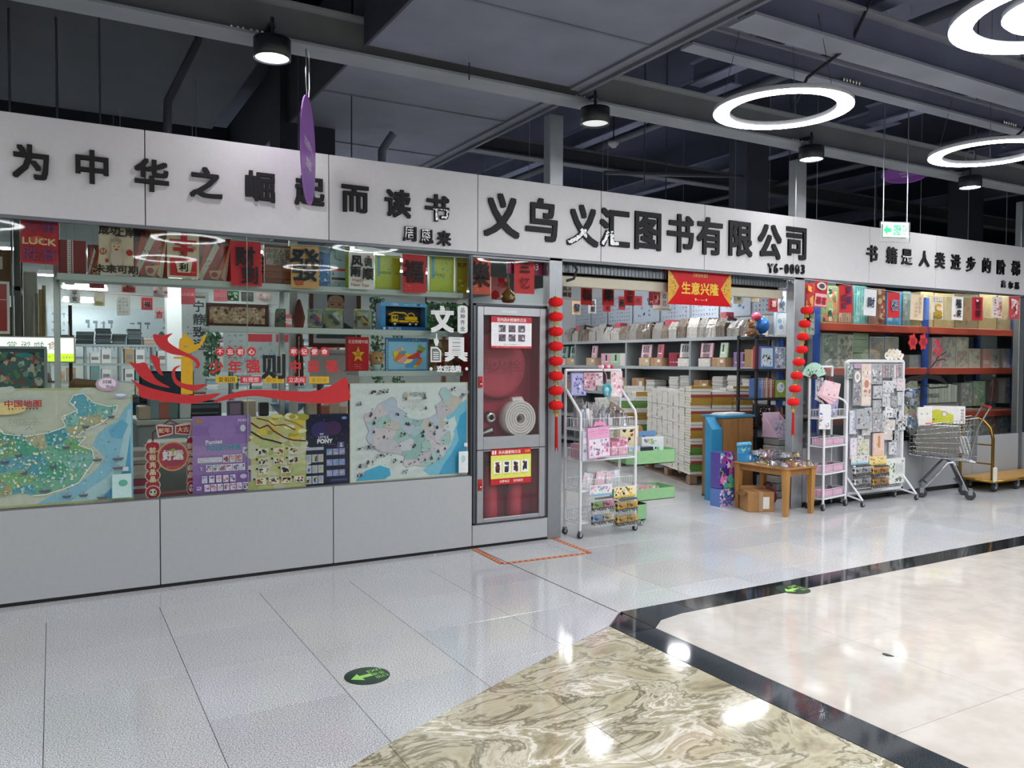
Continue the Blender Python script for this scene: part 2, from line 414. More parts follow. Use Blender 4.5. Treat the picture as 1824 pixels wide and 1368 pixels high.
# tape rectangle in front of the fire cabinet
tp = MB(); tw = .045
tq = [(2.90,-.012),(2.87,-.53),(3.64,-.56),(3.66,.03)]
for (a, b) in zip(tq, tq[1:]):
    A = Vector((*a, .0008)); B = Vector((*b, .0008)); d = (B-A); L_ = d.length; d.normalize(); n = Vector((-d.y, d.x, 0))*tw/2
    tp.add([A-n, B-n, B+n, A+n], [(0,1,2,3)], '#c4503c')
    k = 0
    while k*.05 < L_-.04:
        p = A+d*(k*.05+.01); q = p+d*.024; up = Vector((0, 0, .0004)); m_ = n*.45
        tp.add([p-m_+up, q-m_+up, q+m_+up, p+m_+up], [(0,1,2,3)], '#d9c06a'); k += 1
tag(tp.build('floor_tape', 'paper'), 'worn red and yellow keep-clear tape in a square before the fire cabinet', 'tape')
def exit_sticker(x, y, rz, label):
    t = thing('exit_sticker', label, 'floor sticker', (x, y, .0003), rz, 'oval exit stickers on the floor')
    m = MB(); m.lathe([(.108, 0), (.108, .0008), (.104, .0012), (0, .0012)], '#1f3b2c', n=32); m.build('sticker_disc', 'gloss', t)
    p = Print(.2, .2); p.poly([(.08,.5),(.34,.28),(.34,.42),(.62,.42),(.62,.58),(.34,.58),(.34,.72)], '#9fe06a')
    p.txt('EXIT', .80, .30, .2, '#9fe06a', .01, rot=0); p.txt('安全', .78, .52, .17, '#9fe06a', .01); p.txt('出口', .78, .72, .17, '#9fe06a', .01)
    o = p.build('arrow_print', 'gloss', t); o.rotation_euler = (-PI/2, 0, 0); o.location = (0, -.1, .0014); return t
exit_sticker(1.283, -2.062, .12, 'dark green round exit sticker with light green arrow on grey granite tile')
exit_sticker(4.227, -2.037, .15, 'dark green round exit sticker with arrow on the black stone strip')
def litter(x, y, r, label, col, seed):
    q = random.Random(seed); m = MB(); k = 7
    pts = [(r*q.uniform(.5, 1)*math.cos(2*PI*i/k), r*.5*q.uniform(.5, 1)*math.sin(2*PI*i/k)) for i in range(k)]
    m.prism(pts, 0, .003, col, 'xy'); tag(m.build('paper_scrap', 'paper', None, (x, y, .0005), q.uniform(0, 3)), label, 'scrap')
v = oz(1418, 1027); litter(v.x+.05, v.y, .05, 'black scrap of film lying alone on the white stone floor', '#2a2826', 3) if False else None
v = oz(1581, 1167); litter(v.x, v.y, .035, 'small dark scrap lying on the white polished floor', '#3a3430', 5)
v = oz(775, 989); litter(v.x, v.y, .018, 'tiny white paper scrap on granite near the grey panels', '#e8e8e8', 6)

# ================================================================== CEILING
cb = MB(); cb.box((-9, -12, 4.75), (26, .2, 4.85), '#8a92a6'); cb.box((-9, .2, 4.75), (26, 14.5, 4.85), '#434a62'); struct('ceiling', cb, 'dark')  # passage half coloured paler to stand in for lamp haze and upward light
def ibeam(name, y, x0, x1, z, h=.26, wf=.22, col='#6f767c', web='#4c525a'):
    m = MB(); m.box((x0, y-wf/2, z), (x1, y+wf/2, z+.018), col); m.box((x0, y-.03, z+.018), (x1, y+.03, z+h-.018), web); m.box((x0, y-wf/2, z+h-.018), (x1, y+wf/2, z+h), col)
    return struct(name, m, 'dark')
def crossbeam(name, x, y0, y1, z, h=.2, wf=.14, col='#7e86a0'):
    m = MB(); m.box((x-wf/2, y0, z), (x+wf/2, y1, z+.015), col); m.box((x-.02, y0, z+.015), (x+.02, y1, z+h-.015), '#666e86'); m.box((x-wf/2, y0, z+h-.015), (x+wf/2, y1, z+h), col)
    return struct(name, m, 'dark')
for n_, y in enumerate((-.30, -1.62, -2.10, -4.1, -6.5, -9.0)):
    for xa, xb in (((-9, 26),) if n_ == 0 or n_ > 2 else ((-9, 1.80), (3.63, 26))):
        ibeam('beam', y, xa, xb, 3.555, .26 if n_ != 1 else .16, .22 if n_ != 1 else .12, '#8d9499' if n_ == 0 else '#8a909e', '#6f757b' if n_ == 0 else '#6e7690')
ibeam('beam', 2.6, 4.0, 26, 3.9, .2, .16); ibeam('beam', 5.4, -9, 26, 4.0, .2, .16)
for x in (5.0, 7.4, 9.8, 12.2): crossbeam('beam', x, -9, -.2, 3.95)
for x in (5.6, 8.0, 10.6, 13): crossbeam('beam', x, -.1, 9, 4.1)
# the broad boxed duct above the left side, its edge trim running away from us
dk = MB()
for y0, y1 in ((-7, -.44), (-.16, 4.6)):
    dk.box((1.85, y0, 3.62), (3.58, y1, 4.25), '#787d8e'); dk.box((3.58, y0, 3.575), (3.61, y1, 4.27), '#676c77'); dk.box((3.50, y0, 3.60), (3.58, y1, 3.62), '#737884'); dk.box((1.84, y0, 3.61), (1.86, y1, 4.27), '#3c414d')
for y in (-5.6, -4.2, -2.8, -1.4, .6, 2.0, 3.4): dk.box((1.86, y-.012, 3.612), (3.50, y+.012, 3.62), '#6c727e')
struct('duct', dk, 'dark')
dk = MB(); dk.box((-9, .5, 3.95), (1.5, 3.4, 4.4), '#343945'); dk.box((-9, 4.2, 3.8), (1.8, 5.0, 4.2), '#2e333d'); struct('duct', dk, 'dark')
bolts = MB()
for x0 in (1.0, 3.62, 6.08, 8.55, -1.5):
    for k in range(6): bolts.lathe([(.0, -.024), (.010, -.02), (.012, 0)], '#c4ccc8', (x0+k*.035+(.015 if k > 2 else 0), -.36, 3.60), 8)
for x0, y0 in ((4.3,-2.1),(5.0,-2.1),(6.9,-2.1),(7.2,-1.62),(5.1,-1.62)):
    for k in range(6): bolts.lathe([(.0, -.024), (.010, -.02), (.012, 0)], '#b4bcba', (x0+k*.035, y0-.06, 3.60), 8)
struct('trim_2', bolts, 'metal')
pp = MB()
pp.tube([(.72, .55, 2.9), (.74, .6, 3.35), (.98, .8, 3.9), (1.02, .9, 4.7)], .03, '#4d525e')
pp.tube([(2.62, 1.3, 2.6), (2.62, 1.3, 3.40), (2.68, 1.28, 3.50), (2.72, 1.27, 3.56)], .04, '#7a818d')
pp.tube([(-9, -3.1, 4.4), (26, -3.1, 4.4)], .07, '#59606c'); pp.tube([(-9, -1.1, 4.2), (1.5, -1.1, 4.2)], .05, '#454c58')
pp.tube([(5.9, -9, 4.15), (5.9, 9, 4.15)], .05, '#555c68'); pp.tube([(9.1, -9, 4.05), (9.1, 9, 4.05)], .04, '#555c68')
pp.tube([(4.6, .6, 3.3), (7.5, 1.4, 3.75)], .02, '#4d5460'); pp.tube([(5.8, .9, 3.1), (8.6, 2.4, 3.7)], .02, '#59606c')
struct('pipe', pp, 'plastic')
wr = MB()
for (x, y, z0) in ((.3,.5,2.9),(1.62,.4,2.9),(2.1,.6,2.95),(2.6,-.5,3.5),(5.0,.5,3.2),(5.7,1.0,3.2),(6.9,.4,2.9),(8.9,.8,3),(7.6,-1.2,3.4),(3.3,-2.6,3.6)): wr.tube([(x, y, z0), (x, y, 4.75)], .006, '#3b414c', 5)
struct('trim_3', wr, 'plastic')
tray = MB()
for (y, x0, x1, z) in ((-1.86, 3.3, 26, 3.8), (-2.75, 4.2, 26, 4.0)):
    for s_ in (-1, 1): tray.box((x0, y+s_*.14-.01, z), (x1, y+s_*.14+.01, z+.06), '#6d747b')
    x = x0
    while x < min(x1, 16): tray.box((x, y-.14, z), (x+.03, y+.14, z+.012), '#60676e'); x += .35
struct('cable_tray', tray, 'dark')
cw = MB(); cw.tube([(4.95,-2.6,4.7),(4.75,-2.4,4.2),(4.66,-2.25,3.9),(4.62,-2.1,3.6),(4.45,-1.9,3.42),(4.4,-1.85,3.26)], .012, '#20242b', 6)
cw.tube([(7.1,-2.3,4.5),(7.0,-2.2,4.0),(6.95,-2.1,3.7),(6.9,-2.0,3.4),(6.8,-1.9,3.27)], .012, '#20242b', 6)
tag(cw.build('power_cable', 'rubber'), 'slack black power cable looping down to the ring lamps', 'cable')
op = MB(); op.box((-9, -11.6, 0), (26, -11.5, .6), '#8d9092'); op.box((-9, -11.6, .6), (26, -11.5, 2.4), '#2c3034'); op.box((-9, -11.55, 2.4), (26, -11.45, 3.0), '#9a9c9e'); op.box((-9, -11.6, 3.0), (26, -11.5, 4.75), '#30343c')
for k in range(20): op.box((-9+k*1.8, -11.48, .6), (-8.94+k*1.8, -11.44, 2.4), '#8d9092')
struct('wall_opposite', op, 'painted')
op = MB(); op.box((-9.1, -12, 0), (-9, 14, 4.75), '#6a6e74'); op.box((26, -12, 0), (26.1, 14, 4.75), '#565a60'); op.box((-9, 13.9, 0), (26, 14, 4.75), '#3a3e46'); struct('wall_end', op, 'painted')
# shallow columns and posts in the roof space over the shop
def post(name, x0, x1, y0, y1, z0, z1, col, mat='brushed'):
    m = MB(); m.bbox((x0, y0, z0), (x1, y1, z1), col, .006); return struct(name, m, mat)
post('pillar', 3.60, 3.735, 0, .10, 0, 3.55, '#a9aeb2'); post('pillar', 6.545, 6.70, 0, .10, 0, 3.55, '#b2b7ba'); post('pillar', 10.70, 10.82, .02, .10, 0, 3.55, '#9aa0a4')
post('pillar', 1.78, 2.28, 1.6, 2.0, 2.6, 4.75, '#383d49', 'dark'); post('pillar', 7.1, 7.45, 1.2, 1.5, 2.8, 4.75, '#424855', 'dark'); post('pillar', 11.5, 11.9, 1.2, 1.5, 0, 4.75, '#3a3f49', 'dark')
post('pillar', -1.0, -.6, 1.6, 2.0, 0, 4.75, '#3a3f49', 'dark')
# ------------------------------------------------------------------ lamps
def ring_lamp(x, y, z, label, r=.5, core=False, glow='glow_ring'):
    t = thing('ring_lamp', label, 'ceiling lamp', (x, y, z), 0, 'white ring pendant lamps over the passage')
    a, b = r, r-.105; n = 48
    m = MB(); m.lathe([(a, 0), (a, .03), (b, .03), (b, 0)], '#e4e6ea', n=n); m.build('housing', 'plastic', t)
    e = MB(); e.lathe([(b, 0), ((a+b)/2, -.012), (a, 0)], '#ffffff', n=n); e.build('diffuser', glow, t)
    c = MB()
    for k in range(3):
        q = 2*PI*k/3+.5; c.tube([((a-.05)*math.cos(q), (a-.05)*math.sin(q), .06), (.05*math.cos(q), .05*math.sin(q), 4.75-z)], .0025, '#8a8f96', 4)
    c.build('hanging_wire', 'metal', t)
    if core:
        c = MB(); c.lathe([(0, .0), (.25, .0), (.27, .02)], '#ffffff', n=32); c.build('centre_diffuser', 'glow_ring', t)
        c = MB(); c.lathe([(.27, .02), (.27, .05), (0, .05)], '#d9dce0', n=32); c.tube([(-.4, 0, .04), (.4, 0, .04)], .008, '#cfd2d6', 6); c.build('centre_body', 'plastic', t)
    return t
ring_lamp(4.28, -1.84, 3.19, 'white ring pendant lamp above the shop name, hung by a looping black cable', .45)
ring_lamp(6.72, -1.83, 3.22, 'small-looking white ring lamp over the hanging exit sign', .45)
ring_lamp(4.22, -3.62, 3.16, 'large white ring lamp with a bright round centre, nearest to us', core=True)
for i_, (x, y) in enumerate(((6.72,-3.54),(9.2,-1.83),(9.2,-3.54),(11.7,-2.7),(4.2,-6.2),(6.7,-6.2),(9.2,-6.2),(1.7,-6.6),(1.7,-9.2),(4.2,-9.2))):
    ring_lamp(x, y, 3.22, '%s white ring pendant lamp farther along the passage, out of view' % ordw(i_))
for i_, (x, y) in enumerate(((-.8,-6.6),(-3.3,-6.6),(-.8,-4.9),(1.7,-5.0),(-3.3,-4.4),(-3.3,-2.2))):
    ring_lamp(x, y, 3.22, '%s added ring pendant lamp brightening the granite side, out of view' % ordw(i_), glow='glow_added_ring')  # extra stronger rings out of view, added to brighten the left side
def downlight(x, y, z, label, glow='glow_down', r=.115):
    t = thing('downlight', label, 'ceiling lamp', (x, y, z), 0, 'round black downlights under the front beam')
    m = MB(); m.lathe([(0, .12), (r, .12), (r, 0), (r-.012, 0), (r-.014, .012)], '#23262c', n=28); m.build('housing', 'plastic', t)
    e = MB(); e.lathe([(0, .008), (r-.013, .010)], '#ffffff', n=28, sm=False); e.build('diffuser', glow, t)
    b = MB(); b.tube([(0, 0, .12), (0, 0, .26)], .012, '#555b62', 6); b.box((-.02, -.01, .2), (.02, .26, .225), '#6d7379'); b.build('bracket', 'metal', t)
    return t
downlight(1.227, -.465, 3.40, 'bright round downlight above the calligraphy sign beside the purple oval banner')
downlight(3.721, -.47, 3.36, 'unlit black round downlight above the start of the shop name', 'glow_dim')
downlight(6.221, -.455, 3.40, 'bright round downlight above the end of the shop name')
downlight(8.695, -.50, 3.40, 'bright round downlight on a wire loop over the right-hand sign')
downlight(-1.27, -.465, 3.40, 'bright round downlight just beyond the sign start, out of view')
for x, y in ((-1.6,-3.4),): downlight(x, y, 3.9, 'round black downlight high above the granite floor, out of view')
lp = MB(); lp.tube([(8.62,-.5,3.62),(8.60,-.5,3.72),(8.66,-.5,3.80),(8.75,-.5,3.8),(8.8,-.5,3.72),(8.78,-.5,3.62)], .004, '#cfd3d6', 5)
tag(lp.build('wire_loop', 'metal'), 'thin pale wire loop above the right-hand downlight', 'wire')
def detector(px, py, z, label):
    v = oz(px, py, z); t = thing('smoke_detector', label, 'smoke detector', (v.x, v.y, z))
    m = MB(); m.lathe([(0, -.06), (.03, -.058), (.04, -.035), (.055, -.03), (.062, 0), (0, 0)], '#c4c8ce', n=16); m.build('detector_head', 'plastic', t)
    m = MB(); m.tube([(0, 0, 0), (0, 0, 4.75-z)], .008, '#4a505a', 5); m.build('hanging_rod', 'metal', t)
detector(167, 85, 4.2, 'small white smoke detector above the far end of the calligraphy sign')
detector(1093, 253, 3.9, 'small white smoke detector behind the beam by the unlit downlight')
detector(1695, 383, 3.9, 'small white detector hanging behind the right-hand sign')
# ------------------------------------------------------------------ hanging signs
def oval_banner(x, y, z, rz, w_, h_, label, loop=.14):
    t = thing('oval_banner', label, 'hanging sign', (x, y, z), rz, 'purple oval banners')
    m = MB(); n = 32; pts = [(w_/2*math.cos(2*PI*i/n), h_/2+h_/2*math.sin(2*PI*i/n)) for i in range(n)]
    m.prism(pts, -.004, .004, '#a468c6'); m.build('banner_board', 'plastic', t)
    for sd in (-1, 1):
        p = Print(w_, h_); p.y = -.0045
        p.poly([(.5+.46*math.cos(a), .5+.47*math.sin(a)) for a in [PI*k/10+.1 for k in range(9)]] , '#8a4fb4')
        p.txt('北区商贸中心', .5, .45, .085, '#f4eefa', .02); p.txt('欢迎您', .5, .62, .10, '#f4eefa', .02)
        p.ell(.5, .5, .492, .492, '#c9a8e0', 40) if False else None
        o = p.build('banner_print', 'plastic', t)
        if sd > 0: o.rotation_euler = (0, 0, PI)
    c = MB(); c.tube([(-.04, 0, h_+.002), (-.075, 0, h_+.06), (-.07, 0, h_+.2), (-.07, 0, h_+loop*2), (.02, 0, h_+loop*2+.02), (.05, 0, h_+loop*2-.02), (.07, 0, h_+.08), (.04, 0, h_)], .004, '#d7dade', 6); c.build('wire_loop', 'metal', t)
    return t
v = oy(549, 365, -.43); oval_banner(v.x, v.y, v.z, 1.15, .62, .70, 'purple oval banner hanging edge-on in front of the calligraphy sign')
v = oz(1610, 312, 3.2); oval_banner(v.x+1.72, .12, 3.54, -.9, .48, .20, 'purple oval banner hanging far off behind the exit sign rods', .05)
t = thing('exit_sign', 'hanging exit sign box with green arrow and running man on two rods', 'exit sign', (6.70, -1.0, 2.625), -.35)
m = MB(); m.bbox((-.15, -.012, -.03), (.15, .012, .16), '#c9d6cf', .004); m.build('sign_box', 'glass_dusty', t); 
p = Print(.28, .15, '#d6e8dd', .002); p.y = -.014; p.rect(.04,.08,.96,.92,'#bfe0cf'); p.poly([(.06,.5),(.2,.2),(.2,.38),(.34,.38),(.34,.62),(.2,.62),(.2,.8)], '#24c47a'); p.rect(.4,.2,.68,.8,'#24c47a'); p.txt('出口',.54,.42,.42,'#e8fff2',.0); p.txt('EXIT',.54,.72,.3,'#e8fff2',.0); p.art(.72,.2,.94,.8,['#24c47a','#3fd08c'],7,3)
p.build('sign_print', 'plastic', t, (0, 0, .005))
for sx in (-.12, .12):
    m = MB(); m.tube([(sx, 0, .16), (sx, 0, 2.12)], .005, '#dfe3e6', 6); m.build('hanging_rod', 'metal', t)

# ================================================================== FRONT OF THE SHOP
SX = [-1.45, -.66, .528, 1.729, 2.925, 4.12, 5.31, 6.508, 7.69, 8.878, 10.055, 11.25, 12.4]
fa = MB(); fa.box((-1.45, .012, 2.37), (12.4, .10, 2.95), '#2a2c30'); FAS = struct('wall_front', fa, 'plastic')
for a, b in zip(SX, SX[1:]):
    m = MB(); m.bbox((a+.003, -.012, 2.358), (b-.003, .012, 2.965), '#d6d6d9', .003); m.build('fascia_panel', 'painted', FAS)
m = MB(); m.box((-1.45, .0, 2.338), (3.6, .04, 2.358), '#70757a'); m.box((3.6, .0, 2.338), (12.4, .04, 2.358), '#7d8287'); struct('trim_4', m, 'brushed')
LX = [-1.75, -.57, .601, 1.76, 2.889]
bw = MB(); bw.box((-1.75, .055, 0), (2.889, .10, .58), '#3c3e42'); bw.box((-1.75, .008, 0), (3.6, .055, .022), '#18191b'); LOW = struct('wall_left', bw, 'plastic')
for a, b in zip(LX, LX[1:]):
    m = MB(); m.bbox((a+.003, 0, .022), (b-.003, .055, .583), '#b3b6b8', .003); m.build('wall_panel', 'painted', LOW)
m = MB(); m.bbox((2.892, 0, .022), (3.597, .055, .185), '#b3b6b8', .003); m.build('wall_panel', 'painted', LOW)
RX = [6.705, 7.7, 8.72, 9.70, 10.70]
bw = MB(); bw.box((6.705, .055, 0), (10.70, .10, .60), '#3c3e42'); bw.box((6.705, .008, 0), (12.4, .055, .05), '#18191b'); bw.box((10.83, .05, 0), (12.4, .1, 2.35), '#4a4e55'); LOWR = struct('wall_right', bw, 'plastic')
for a, b in zip(RX, RX[1:]):
    m = MB(); m.bbox((a+.003, 0, .05), (b-.003, .055, .605), '#a4a8ab', .003); m.build('wall_panel', 'painted', LOWR)
m = MB(); m.bbox((10.84, 0, .05), (12.4, .05, .605), '#a4a8ab', .003); m.build('wall_panel', 'painted', LOWR)
# glass of the two shop windows, in panes with open joints
WIN1 = MB(); WIN1.box((-1.75, .01, .583), (2.885, .035, .592), '#84898d'); WIN1.box((2.872, .0, .585), (2.888, .04, 2.33), '#555a5f'); W1 = struct('window_1', WIN1, 'brushed')
gx = [-1.75, .018, 1.164, 2.872]
for a, b in zip(gx, gx[1:]):
    m = MB(); m.box((a+.002, .016, .592), (b-.002, .024, 2.337), '#ffffff'); m.build('pane', 'glass', W1)
for x in (1.164,):
    m = MB(); m.box((x-.002, .0155, .592), (x+.002, .0245, 2.337), '#8ca09a'); m.build('joint', 'plastic', W1)
WIN2 = MB(); WIN2.box((6.705, .01, .605), (10.70, .035, .614), '#84898d'); W2 = struct('window_2', WIN2, 'brushed')
gx = [6.706, 8.1, 9.16, 10.695]
for a, b in zip(gx, gx[1:]):
    m = MB(); m.box((a+.002, .016, .614), (b-.002, .024, 2.33), '#ffffff'); m.build('pane', 'glass', W2)
m = MB(); m.box((10.83, .016, .614), (12.4, .024, 2.33), '#ffffff'); m.build('pane', 'glass', W2)
W3 = MB(); W3.box((2.889, .0, 2.318), (3.598, .03, 2.33), '#84898d'); W3 = struct('window_3', W3, 'brushed')
m = MB(); m.box((2.893, .016, 1.975), (3.595, .024, 2.318), '#ffffff'); m.build('pane', 'glass', W3)
# ------------------------------------------------------------------ characters on the fascia
def sign_char(ch, px, py, em, label, group, sx=1, bold=.028, patch=None, name='sign_character'):
    v = oy(px, py, -.012); vs, fs, w_, h_ = glyph(ch, bold)
    m = MB(); D = .018; k = em
    n = len(vs); P0 = [(x*sx*k, -D, y*k) for x, y in vs]
    cnt = {}
    for f in fs:
        for a, b in zip(f, f[1:]+f[:1]): cnt[(a, b)] = 1
    for i_, (bx, bz) in enumerate(bold_shifts(bold)):       # the stroke thickened sideways and up and down
        Q0 = [(p[0]+bx*k, -D-i_*.00012, p[2]+bz*k) for p in P0]; Q1 = [(p[0], 0, p[2]) for p in Q0]
        m.add(Q0, fs, '#0c0d11'); m.add(Q0+Q1, [(b, a, n+a, n+b) for (a, b) in cnt if (b, a) not in cnt], '#0d0e10')
    t = tag(inst(name, None, None, (v.x, -.0125, v.z)), label, 'sign lettering', group); m.build('letter_body', 'paper', t)
    if patch:                                              # bare spots where the black film has peeled
        q = random.Random(px); b = Print(k*sx, k*.9); b.y = -D-.0012
        for i in range(patch[4]*9):
            u, vv = q.uniform(patch[0], patch[2]), q.uniform(patch[1], patch[3]); x = (u-.5)*k*sx; z = (.5-vv)*k*.9
            hit = False
            for f in fs:
                pl = [P0[j] for j in f]; c_ = False
                for i2 in range(len(pl)):
                    A_, B_ = pl[i2], pl[i2-1]
                    if (A_[2] > z) != (B_[2] > z) and x < (B_[0]-A_[0])*(z-A_[2])/(B_[2]-A_[2])+A_[0]: c_ = not c_
                if c_: hit = True; break
            if not hit: continue
            r_ = k*q.uniform(.012, .03); b.y -= .000004; b.add([(x+r_*math.cos(a_)*q.uniform(.6,1.2), b.y, z+r_*math.sin(a_)*q.uniform(.5,1.1)) for a_ in (0,1.2,2.5,3.8,5.1)], [(0,4,3,2,1)][0:1], '#f6f7f9'); b.F[-1].reverse()
        if b.F: b.build('peeled_patch', 'gloss', t, (0, 0, 0))
ORD = 'first second third fourth fifth sixth seventh eighth ninth tenth'.split()
g1 = 'black raised characters of the long calligraphy motto on the fascia'
for i, (ch, px, py) in enumerate(zip('为中华之崛起而读书', (55,164,270,367,463,551,632,708,778), (289,298,313,326,333,341,355,363,371))):
    sign_char(ch, px, py, .212, '%s black raised character of the motto, %s%s' % (ORD[i], ch, ', its foot peeled white' if ch == '书' else ''), g1, patch=(.3,.55,1,1,60) if ch == '书' else None)
for i, (ch, px, py) in enumerate(zip('周恩来', (729,759,790), (417,422,425))):
    sign_char(ch, px, py, .118, '%s small black character, %s, of the name under the motto%s' % (ORD[i], ch, '' if ch == '来' else ', partly peeled'), 'small black characters of the name under the motto', patch=None if ch == '来' else (0,0,.7,.8,90))
for i, (ch, px, py) in enumerate(zip('义乌义汇图书有限公司', (893,964,1037,1094,1153,1211,1263,1318,1370,1417), (384,392,402,407,412,416,421,426,431,434))):
    lab = '%s large black character of the shop name, %s' % (ORD[i], ch)
    sign_char(ch, px, py, .36, lab + (', peeled white at its foot' if ch == '汇' else ''), 'large black characters of the shop name on the fascia', .92, .026, (0,.6,.6,1,70) if i in (2, 3) else None)
X0, X1 = oy(1366, 478).x, oy(1433, 480).x
for i, ch in enumerate('Y6-0003'):
    px = 1371+i*9.6
    sign_char(ch, px, 478+i*.35, .13, '%s black character, %s, of the unit number under the shop name' % (ORD[i], ch), 'unit number characters under the shop name', .85, .02, (0,0,1,.5,14) if i in (0, 5) else None)
for i, (ch, px, py) in enumerate(zip('书籍是人类进步的阶梯', (1552,1587,1614,1645,1673,1701,1728,1756,1782,1808), (452,455,458,461,464,467,471,473,476,478))):
    sign_char(ch, px, py, .19, '%s black raised character of the quotation about books, %s%s' % (ORD[i], ch, ', peeled white in part' if ch == '是' else ''), 'black raised characters of the quotation on the fascia', 1.0, .018, (0,.4,1,.8,60) if ch == '是' else None)
for i, (ch, px, py) in enumerate(zip('高尔基', (1786,1799,1810), (506,508,509))):
    sign_char(ch, px, py, .095, '%s tiny black name character under the quotation, %s' % (ORD[i], ch), 'tiny black name characters under the quotation', 1, .02, (0,0,1,1,30) if ch == '高' else None)

# ------------------------------------------------------------------ fire cabinet
t = thing('fire_cabinet', 'aluminium fire cabinet with two glass doors, hose reel and red inside', 'fire cabinet', (3.238, 0, .19))
W_, H_ = .69, 1.765                                        # local x -.345...345, z 0..1.765
m = MB()
m.box((-.34, .02, .0), (-.32, .24, 1.75), '#b82a3c'); m.box((.32, .02, 0), (.34, .24, 1.75), '#b82a3c'); m.box((-.34, .23, 0), (.34, .245, 1.75), '#c23246'); m.box((-.34, .02, 0), (.34, .24, .02), '#7c1a24'); m.box((-.34, .02, 1.73), (.34, .24, 1.75), '#b82a3c'); m.box((-.32, .05, .62), (.32, .23, .635), '#8c1f2a')
m.build('cabinet_shell', 'painted', t)
m = MB(); a = '#b4b8bb'
m.bbox((-.345, -.006, 0), (-.32, .03, H_), '#6b7075', .002); m.bbox((.32, -.006, 0), (.345, .03, H_), '#6b7075', .002); m.bbox((-.345, -.006, H_-.02), (.345, .03, H_), '#54585c', .002); m.bbox((-.345, -.006, 0), (.345, .03, .012), '#6b7075', .002)
m.build('outer_frame', 'brushed', t)
def cab_door(z0, z1, g0, g1, hz, name):
    d = MB(); x0, x1, gx0, gx1 = -.318, .318, -.262, .262
    for q in (((x0, z0), (gx0, z1)), ((gx1, z0), (x1, z1)), ((gx0, z0), (gx1, g0)), ((gx0, g1), (gx1, z1))):
        d.bbox((q[0][0], -.022, q[0][1]), (q[1][0], .006, q[1][1]), '#bcc0c3', .004)
    o = d.build(name, 'brushed', t)
    g = MB(); g.box((gx0, -.006, g0), (gx1, -.002, g1), '#ffffff'); g.build('pane', 'glass_dusty', o)
    h = MB(); h.bbox((-.312, -.034, hz-.045), (-.276, -.022, hz+.045), '#c62a2a', .003); h.bbox((-.302, -.038, hz-.03), (-.286, -.034, hz+.01), '#8a1717', .002); h.lathe([(.007, 0), (.007, -.004), (0, -.005)], '#f0f0ee', (-.294, -.036, hz-.015), 10, ax='y'); h.build('latch', 'plastic', o)
    return o
D1 = cab_door(.598, 1.742, .70, 1.672, 1.14, 'upper_door'); D2 = cab_door(.014, .592, .045, .583, .32, 'lower_door')
m = MB(); m.bbox((-.10, -.0225, 1.695), (.04, -.022, 1.715), '#d8dadb', .001); m.build('name_plate', 'paper', D1)
p = Print(.375, .255, '#f2f2f4'); p.rect(0, 0, 1, .19, '#c4323c'); p.rect(0, .93, 1, 1, '#c4323c'); p.txt('室内消火栓操作方法', .5, .10, .125, '#fbeef0', .03, sx=.95)
for r_ in range(2):
    for c_ in range(3): u, v_ = .18+c_*.24, .27+r_*.29; p.rect(u, v_, u+.17, v_+.22, '#6f6874'); p.art(u, v_, u+.17, v_+.22, ['#3a3440', '#8a5a68', '#c9ccd4', '#4a4a58'], 7, r_*3+c_, .4)
p.marks(.3, .85, .7, .91, 1, 12, '#a08a90'); p.marks(.1, .945, .9, .985, 1, 20, '#f0c0c4'); p.build('hydrant_notice', 'paper', D1, (-.008, -.0235+.0, 1.41))
p = Print(.375, .285, '#e3e86a'); p.rect(0, 0, 1, .17, '#c4222c'); p.rect(0, .83, 1, 1, '#c4222c'); p.txt('灭火器使用方法', .46, .085, .105, '#ffeedd', .03); p.txt('119', .91, .085, .11, '#ffd84a', .03); p.rect(.03, .03, .07, .14, '#f4f0f0'); p.rect(.09, .03, .13, .14, '#f4f0f0')
for c_ in range(4): u = .07+c_*.225; p.rect(u, .33, u+.19, .68, '#f6f6f4'); p.art(u+.04, .36, u+.15, .66, ['#2a2426', '#7a2a2e', '#3c3a40'], 6, c_+11, .5); p.marks(u+.02, .70, u+.16, .74, 1, 5, '#c4222c')
p.txt('火警电话', .33, .91, .08, '#ffeedd', .02); p.txt('请勿遮挡', .67, .91, .08, '#ffeedd', .02); p.build('extinguisher_notice', 'paper', D2, (-.008, -.0235, .31))
m = MB(); m.lathe([(.135, -.02), (.15, 0), (.15, .08), (.135, .1), (.03, .1), (.03, -.02)], '#f4f2ec', (.10, .035, .835), 28, ax='y')
for k in range(5): m.lathe([(.04+k*.022, -.022), (.05+k*.022, -.027), (.058+k*.022, -.022)], '#dcdad2', (.10, .035, .835), 24, ax='y')
m.tube([(.16, .08, .95), (.14, .08, .99), (.05, .08, .985)], .025, '#ebe9e2', 8); m.build('hose_roll', 'cloth', t)
m = MB(); m.lathe([(.022, -.05), (.03, -.055), (.052, -.03), (.052, .04), (.03, .05), (.022, .05)], '#b9b7b4', (-.16, .08, .85), 18, ax='y'); m.lathe([(0, -.03), (.022, -.03)], '#2a2628', (-.16, .08, .85), 14, ax='y'); m.build('hose_coupling', 'metal', t)
m = MB(); m.tube([(-.24, .12, .70), (-.12, .12, .74)], [.025, .04], '#a9a7a4', 10); m.build('hose_nozzle', 'metal', t)
m = MB(); m.lathe([(.27, .13), (.28, .14), (.28, .18), (.27, .19)], '#d0606c', (-.03, 0, 1.28), 36, ax='y'); m.lathe([(0, .165), (.27, .17)], '#b8404e', (-.03, 0, 1.28), 36, ax='y'); m.build('reel_disc', 'painted', t)
p = Print(.6, .2); p.txt('消火栓', .42, .5, .55, '#7c1620', .0, gap=1.5, sx=1.25); p.build('red_lettering', 'paper', t, (0, .10, 1.17))
